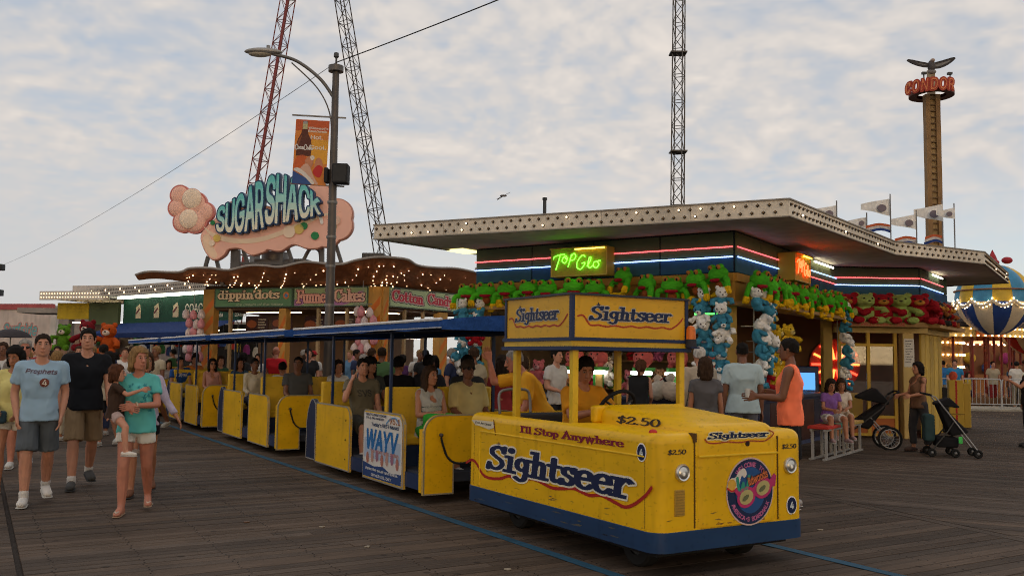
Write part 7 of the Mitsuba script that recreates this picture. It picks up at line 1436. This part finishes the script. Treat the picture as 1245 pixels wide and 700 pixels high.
for i, (x, y, lab, sx_, sk_, ha, cu, c, H, fd) in enumerate(BEH):
    J = person(lab, (x, y), fd, H, mixp(STAND, fa=((-.2, .8, -.3), (.05, .2, -1))), sx_, sk_, ha, cu, c, .6 if 'tank' not in lab else 0, ((.2, .17, .12), (.06, .07, .1), (.3, .28, .25))[i % 3], .75 if i % 2 else 1.85, 'shorts', (.3, .3, .28), seed=60 + i, detail=1 if i == 11 else 0, neck='tank' if 'tank' in lab else 'round', lean=(0, .35) if 'bending' in lab else (0, .03))
    if 'red cap' in lab: cap_hat(J, (.42, .02, .03))
for i in range(16):
    w = (i * 7) % 3 == 0; c, cn = TC[(i * 5 + 2) % 7]; q = tr(2.3 + (i * 37 % 23) / 9, 6.2 + i * .95)
    person(f'{"woman" if w else "man"} in {cn} top beyond the carriages, {(ORD + ["fifteenth", "sixteenth"])[i]} from the engine', (q[0], q[1]), (math.sin(i * 1.9), math.cos(i * 2.7)), 1.64 if w else 1.78, mixp(STAND, fa=((-.2, .8, -.2), (.05, .3, -1))) if i % 2 else walk(.15), 'f' if w else 'm', ('tan', 'fair', 'brown')[i % 3], ('dbrown', 'black', 'brown', 'blond', 'grey')[i % 5], ('long', 'bob', 'pony')[i % 3] if w else 'short', c, .6, TC[(i + 2) % 7][0], .7 if i % 3 else 1.85, 'shorts', (.4, .4, .38), seed=210 + i, detail=0)
# ------------------------------------------------------------------ customers right of the engine
p = (3.06, 9.95); J = person('man in neon orange tank top holding a small cup beside the tram nose', p, (-1, .42), 1.86, mixp(STAND, ua=((.16, -.28, -1), (.10, .22, -1)), fa=((-.10, .95, .12), (-.05, .95, .05))), 'm', 'brown', 'black', 'short', (.95, .21, .10), 0, (.012, .012, .014), 1.0, 'shorts', (.3, .3, .3), seed=81, neck='tank', girth=1.18)
part(J['k'], 'cup', lathe([(.0, -.05), (.024, -.05), (.032, .045), (.0, .045)], 12, c=J['wri'][1] + J['D'][1][3] * .10 + V(.0, 0, .03)), 'm_paint', (.6, .6, .58), 40, J['X'])
p = (3.10, 12.15); person('bald dark skinned man in light blue T-shirt seen from behind', p, (.05, 1), 1.86, STAND, 'm', 'brown', 'black', 'crop', (.36, .45, .47), .7, (.10, .10, .12), 1.85, 'shorts', (.2, .2, .2), seed=82, girth=1.15)
p = (2.42, 11.3); person('woman in dark grey top with short brown hair seen from behind', p, (.1, 1), 1.64, STAND, 'f', 'tan', 'brown', 'wavy', (.10, .095, .10), .45, (.04, .04, .05), 1.8, 'shorts', (.1, .1, .1), seed=83)
p = (2.68, 12.9); person('white haired man in beige long sleeved shirt seen from behind', p, (-.15, 1), 1.80, STAND, 'm', 'fair', 'white', 'short', (.40, .33, .25), 1.85, (.2, .17, .13), 1.9, 'shorts', (.1, .1, .1), seed=84)
# bench with two girls
bn2 = thing('stall_bench', 'low bench with red and green plank seat on pale steel legs', 'bench'); b0, b1 = V(5.05, 14.9), V(6.35, 16.75); bd = u_(b1 - b0); bnx = V(-bd[1], bd[0]); BXf = frame(V(b0[0], b0[1], 0), V(bd[0], bd[1], 0), V(bnx[0], bnx[1], 0)); BL_ = np.linalg.norm(b1 - b0)
for j, c in enumerate(((.48, .04, .03), (.05, .22, .16), (.40, .26, .05))): part(bn2, 'seat_board', rbox(j * BL_ / 3, -.14, .50, (j + 1) * BL_ / 3 - .01, .20, .55, .008), 'm_paint', c, 30, BXf)
for j in range(5): part(bn2, 'leg', beam((.08 + j * (BL_ - .16) / 4, -.08, .03), (.08 + j * (BL_ - .16) / 4, -.08, .49), .04), 'm_steel', (.40, .39, .37), False, BXf); part(bn2, 'leg', beam((.08 + j * (BL_ - .16) / 4, .14, .03), (.08 + j * (BL_ - .16) / 4, .14, .49), .04), 'm_steel', (.40, .39, .37), False, BXf)
for y in (-.08, .14): part(bn2, 'foot_rail', beam((-.05, y, .015), (BL_ + .05, y, .015), .05, .03), 'm_steel', (.36, .35, .33), False, BXf); part(bn2, 'seat_rail', beam((-.0, y, .48), (BL_, y, .48), .04, .035), 'm_steel', (.36, .35, .33), False, BXf)
for i, (a, lab, c, c2, ha) in enumerate(((.72, 'girl in purple top sitting on the bench', (.20, .09, .30), (.5, .48, .46), 'dbrown'), (1.45, 'girl in white and beige top sitting on the bench', (.58, .50, .42), (.45, .36, .26), 'brown'))):
    q = V(b0[0], b0[1], 0) + V(bd[0], bd[1], 0) * a + V(bnx[0], bnx[1], 0) * .05
    person(lab, (q[0], q[1]), (.1 - .3 * i, -1), 1.40, mixp(SIT, fa=((-.4, .8, -.1), (-.4, .8, -.1))), 'f', 'tan', ha, 'long', c, .5, c2, .8, 'shorts', (.3, .2, .2), seat=.66, seed=86 + i, lean=(0, .15), head_tilt=-.2)
# woman with pushchairs
p = (7.42, 16.55); J = person('woman in brown top with dark hair pushing a black pushchair', p, (-1, -.25), 1.64, mixp(STAND, ua=((.14, .25, -1), (.14, .25, -1)), fa=((-.1, .95, -.15), (-.1, .95, -.15)), th=((.05, .15, -1), (.05, -.15, -1))), 'f', 'tan', 'black', 'bob', (.16, .085, .05), .3, (.05, .045, .045), 1.8, 'shorts', (.08, .05, .04), seed=90, neck='tank')
def pushchair(lab, X, big):
    k = thing('pushchair', lab, 'pushchair'); fab = (.014, .014, .016); st = (.20, .20, .20)
    if big:                                        # jogger with three spoked wheels
        for nm, (x, y), r in (('rear_wheel', (-.33, .26), .20), ('rear_wheel', (-.33, -.26), .20), ('front_wheel', (.52, 0), .20)):
            w = part(k, nm, tube([(x + r * math.cos(a), y, r + r * math.sin(a)) for a in np.linspace(0, 6.2832, 29)[:-1]], .022, 8, True), 'm_rubber', (.012, .012, .012), True, X); part(w, 'rim', tube([(x + (r - .03) * math.cos(a), y, r + (r - .03) * math.sin(a)) for a in np.linspace(0, 6.2832, 25)[:-1]], .010, 6, True), 'm_metal', (.5, .5, .5), True, X)
            part(w, 'spokes', cat([cyl((x, y, r), (x + (r - .03) * math.cos(a), y, r + (r - .03) * math.sin(a)), .004, 4) for a in np.linspace(0, 6.2832, 15)[:-1]]), 'm_metal', (.5, .5, .5), False, X); part(w, 'hub', cyl((x, y - .03, r), (x, y + .03, r), .025, 8), 'm_steel', st, True, X)
        for y in (-.24, .24): part(k, 'frame_tube', tube([(.50, y * .2, .20), (.20, y, .42), (-.20, y, .75), (-.42, y, 1.02)], .015, 8), 'm_steel', (.05, .05, .05), True, X); part(k, 'frame_tube', tube([(-.33, y, .2), (.0, y, .58)], .015, 8), 'm_steel', (.28, .28, .28), True, X)
        part(k, 'handle', tube(spline([(-.40, -.24, 1.0), (-.50, -.22, 1.06), (-.52, 0, 1.07), (-.50, .22, 1.06), (-.40, .24, 1.0)], 4), .018, 8), 'm_rubber', BLACK, True, X)
        part(k, 'seat', hull_(ball((-.22, -.2, .78), .05), ball((-.22, .2, .78), .05), ball((.05, -.2, .42), .06), ball((.05, .2, .42), .06), ball((.24, -.18, .46), .05), ball((.24, .18, .46), .05)), 'm_cloth', fab, 40, X)
        part(k, 'canopy', hull_(ball((-.30, -.21, .86), .04), ball((-.30, .21, .86), .04), ball((-.10, -.21, 1.08), .04), ball((-.10, .21, 1.08), .04), ball((.18, -.2, .95), .03), ball((.18, .2, .95), .03)), 'm_cloth', fab, 40, X)
        part(k, 'side_stripe', tube([(-.15, -.265, .8), (.05, -.27, .5)], .008, 6), 'm_steel', (.45, .45, .45), True, X)
    else:                                          # umbrella buggy with paired small wheels
        for x in (-.32, .05, .40):
            for y in (-.24, .24):
                for d in (-.03, .03):
                    w = part(k, 'wheel', tube([(x + .055 * math.cos(a), y + d, .075 + .055 * math.sin(a)) for a in np.linspace(0, 6.2832, 17)[:-1]], .020, 6, True), 'm_rubber', (.012, .012, .012), True, X); part(w, 'hub', cyl((x, y + d - .018, .075), (x, y + d + .018, .075), .03, 8), 'm_steel', (.16, .16, .16), True, X)
        for y in (-.24, .24):
            part(k, 'frame_tube', tube([(.42, y, .10), (.12, y, .52), (-.24, y, 1.02), (-.36, y, 1.06)], .012, 8), 'm_steel', (.30, .30, .30), True, X); part(k, 'frame_tube', tube([(-.32, y, .10), (-.05, y, .45), (.05, y, .62)], .012, 8), 'm_steel', (.06, .06, .06), True, X); part(k, 'handle_grip', cyl((-.30, y, 1.05), (-.42, y, 1.08), .018, 8), 'm_rubber', BLACK, True, X)
        part(k, 'seat', hull_(ball((-.16, -.18, .86), .03), ball((-.16, .18, .86), .03), ball((.02, -.18, .40), .04), ball((.02, .18, .40), .04), ball((.24, -.17, .44), .03), ball((.24, .17, .44), .03)), 'm_cloth', fab, 40, X); part(k, 'basket', rbox(-.24, -.2, .16, .12, .2, .34, .04), 'm_cloth', fab, 40, X)
        part(k, 'canopy', hull_(ball((-.20, -.2, .90), .03), ball((-.20, .2, .90), .03), ball((-.02, -.19, .98), .03), ball((-.02, .19, .98), .03), ball((.12, -.18, .86), .02), ball((.12, .18, .86), .02)), 'm_cloth', fab, 40, X); part(k, 'green_tag', rbox(.10, -.29, .24, .16, -.26, .36, .01), 'm_print', (.06, .55, .10), 30, X)
        part(k, 'hanging_bag', rbox(-.42, -.16, .25, -.24, .16, .72, .05), 'm_cloth', (.03, .06, .065), 40, X)
pushchair('black jogging pushchair with spoked wheels beside the bench', rotz(math.pi - .2, (6.75, 17.2, 0)), True)
pushchair('black folding buggy with a small green tag, pushed by the woman in brown', rotz(-.28, (7.62, 15.85, 0)), False)
# people behind the barriers and at the right edge
RC = [(15.3, 31.3, 'man in bright blue shirt standing at the barrier', 'm', 'fair', 'brown', 'short', (.03, .20, .42), 1.78, (-.5, -1)), (15.9, 33.6, 'man in blue shirt turned away behind the barrier', 'm', 'tan', 'dbrown', 'short', (.03, .14, .36), 1.76, (.4, 1)), (16.9, 34.6, 'woman in white top and black vest behind the barrier', 'f', 'fair', 'black', 'bob', (.5, .48, .46), 1.64, (-1, .2)), (17.6, 35.0, 'child in yellow top by the carousel', 'f', 'fair', 'brown', 'long', (.5, .36, .05), 1.3, (.6, -1)), (18.6, 33.4, 'man in white shirt leaning at the barrier with a dark hat', 'm', 'tan', 'black', 'short', (.58, .56, .52), 1.76, (.3, 1)),
      (19.5, 34.4, 'woman in red top by the red poles', 'f', 'brown', 'black', 'long', (.40, .04, .05), 1.64, (-.6, -1)), (20.3, 33.3, 'man in navy shirt at the right end of the barriers', 'm', 'fair', 'dbrown', 'short', (.03, .05, .14), 1.78, (-1, -.4)), (14.5, 35.6, 'woman in maroon top behind the yellow wall', 'f', 'tan', 'black', 'bob', (.2, .02, .05), 1.62, (.4, -1)), (16.3, 37.6, 'man in pale shirt riding by the carousel drum', 'm', 'fair', 'brown', 'short', (.5, .42, .34), 1.75, (-.2, -1)), (18.0, 36.2, 'girl in pink top on the carousel', 'f', 'fair', 'blond', 'pony', (.5, .14, .2), 1.4, (1, -.3)), (20.9, 36.0, 'man in green shirt at the far right of the rides', 'm', 'tan', 'black', 'short', (.06, .2, .08), 1.78, (-.6, -1))]
for i, (x, y, lab, sx_, sk_, ha, cu, c, H, fd) in enumerate(RC):
    J = person(lab, (x, y), fd, H, walk(.10) if i % 2 else mixp(STAND, fa=((-.2, .8, -.3), (.05, .3, -1))), sx_, sk_, ha, cu, c, .65, ((.03, .06, .2), (.2, .17, .12), (.06, .06, .07))[i % 3], 1.9 if i % 2 == 0 else .7, 'shorts', (.3, .3, .28), seed=100 + i, detail=0)
    if 'hat' in lab: cap_hat(J, (.03, .03, .035))
for i in range(12):
    w = i % 2; c, cn = TC[(i * 3 + 1) % 7]; x = 14.8 + i * .62; y = 34.2 + (i * 5 % 7) * .35
    person(f'{"woman" if w else "man"} in {cn} top in the back row of ride visitors, {ORD[i]} from left', (x, y), (math.sin(i * 2.1), math.cos(i * 1.7)), 1.62 if w else 1.76, walk(.08 + .02 * (i % 4)), 'f' if w else 'm', ('fair', 'tan', 'brown')[i % 3], ('black', 'brown', 'dbrown', 'blond')[i % 4], ('bob', 'long', 'pony')[i % 3] if w else 'short', c, .6, TC[(i + 3) % 7][0], 1.85, 'shorts', (.4, .4, .38), seed=180 + i, detail=0)
p = (10.1, 17.75); person('person in black at the right picture edge pointing into the scene', p, (-1, .3), 1.70, mixp(STAND, ua=((.16, .0, -1), (.2, .55, -.6)), fa=((.05, .2, -1), (-.1, .8, .55))), 'f', 'tan', 'brown', 'long', (.02, .02, .022), .5, (.03, .03, .035), 1.8, 'shorts', (.05, .05, .05), seed=120)
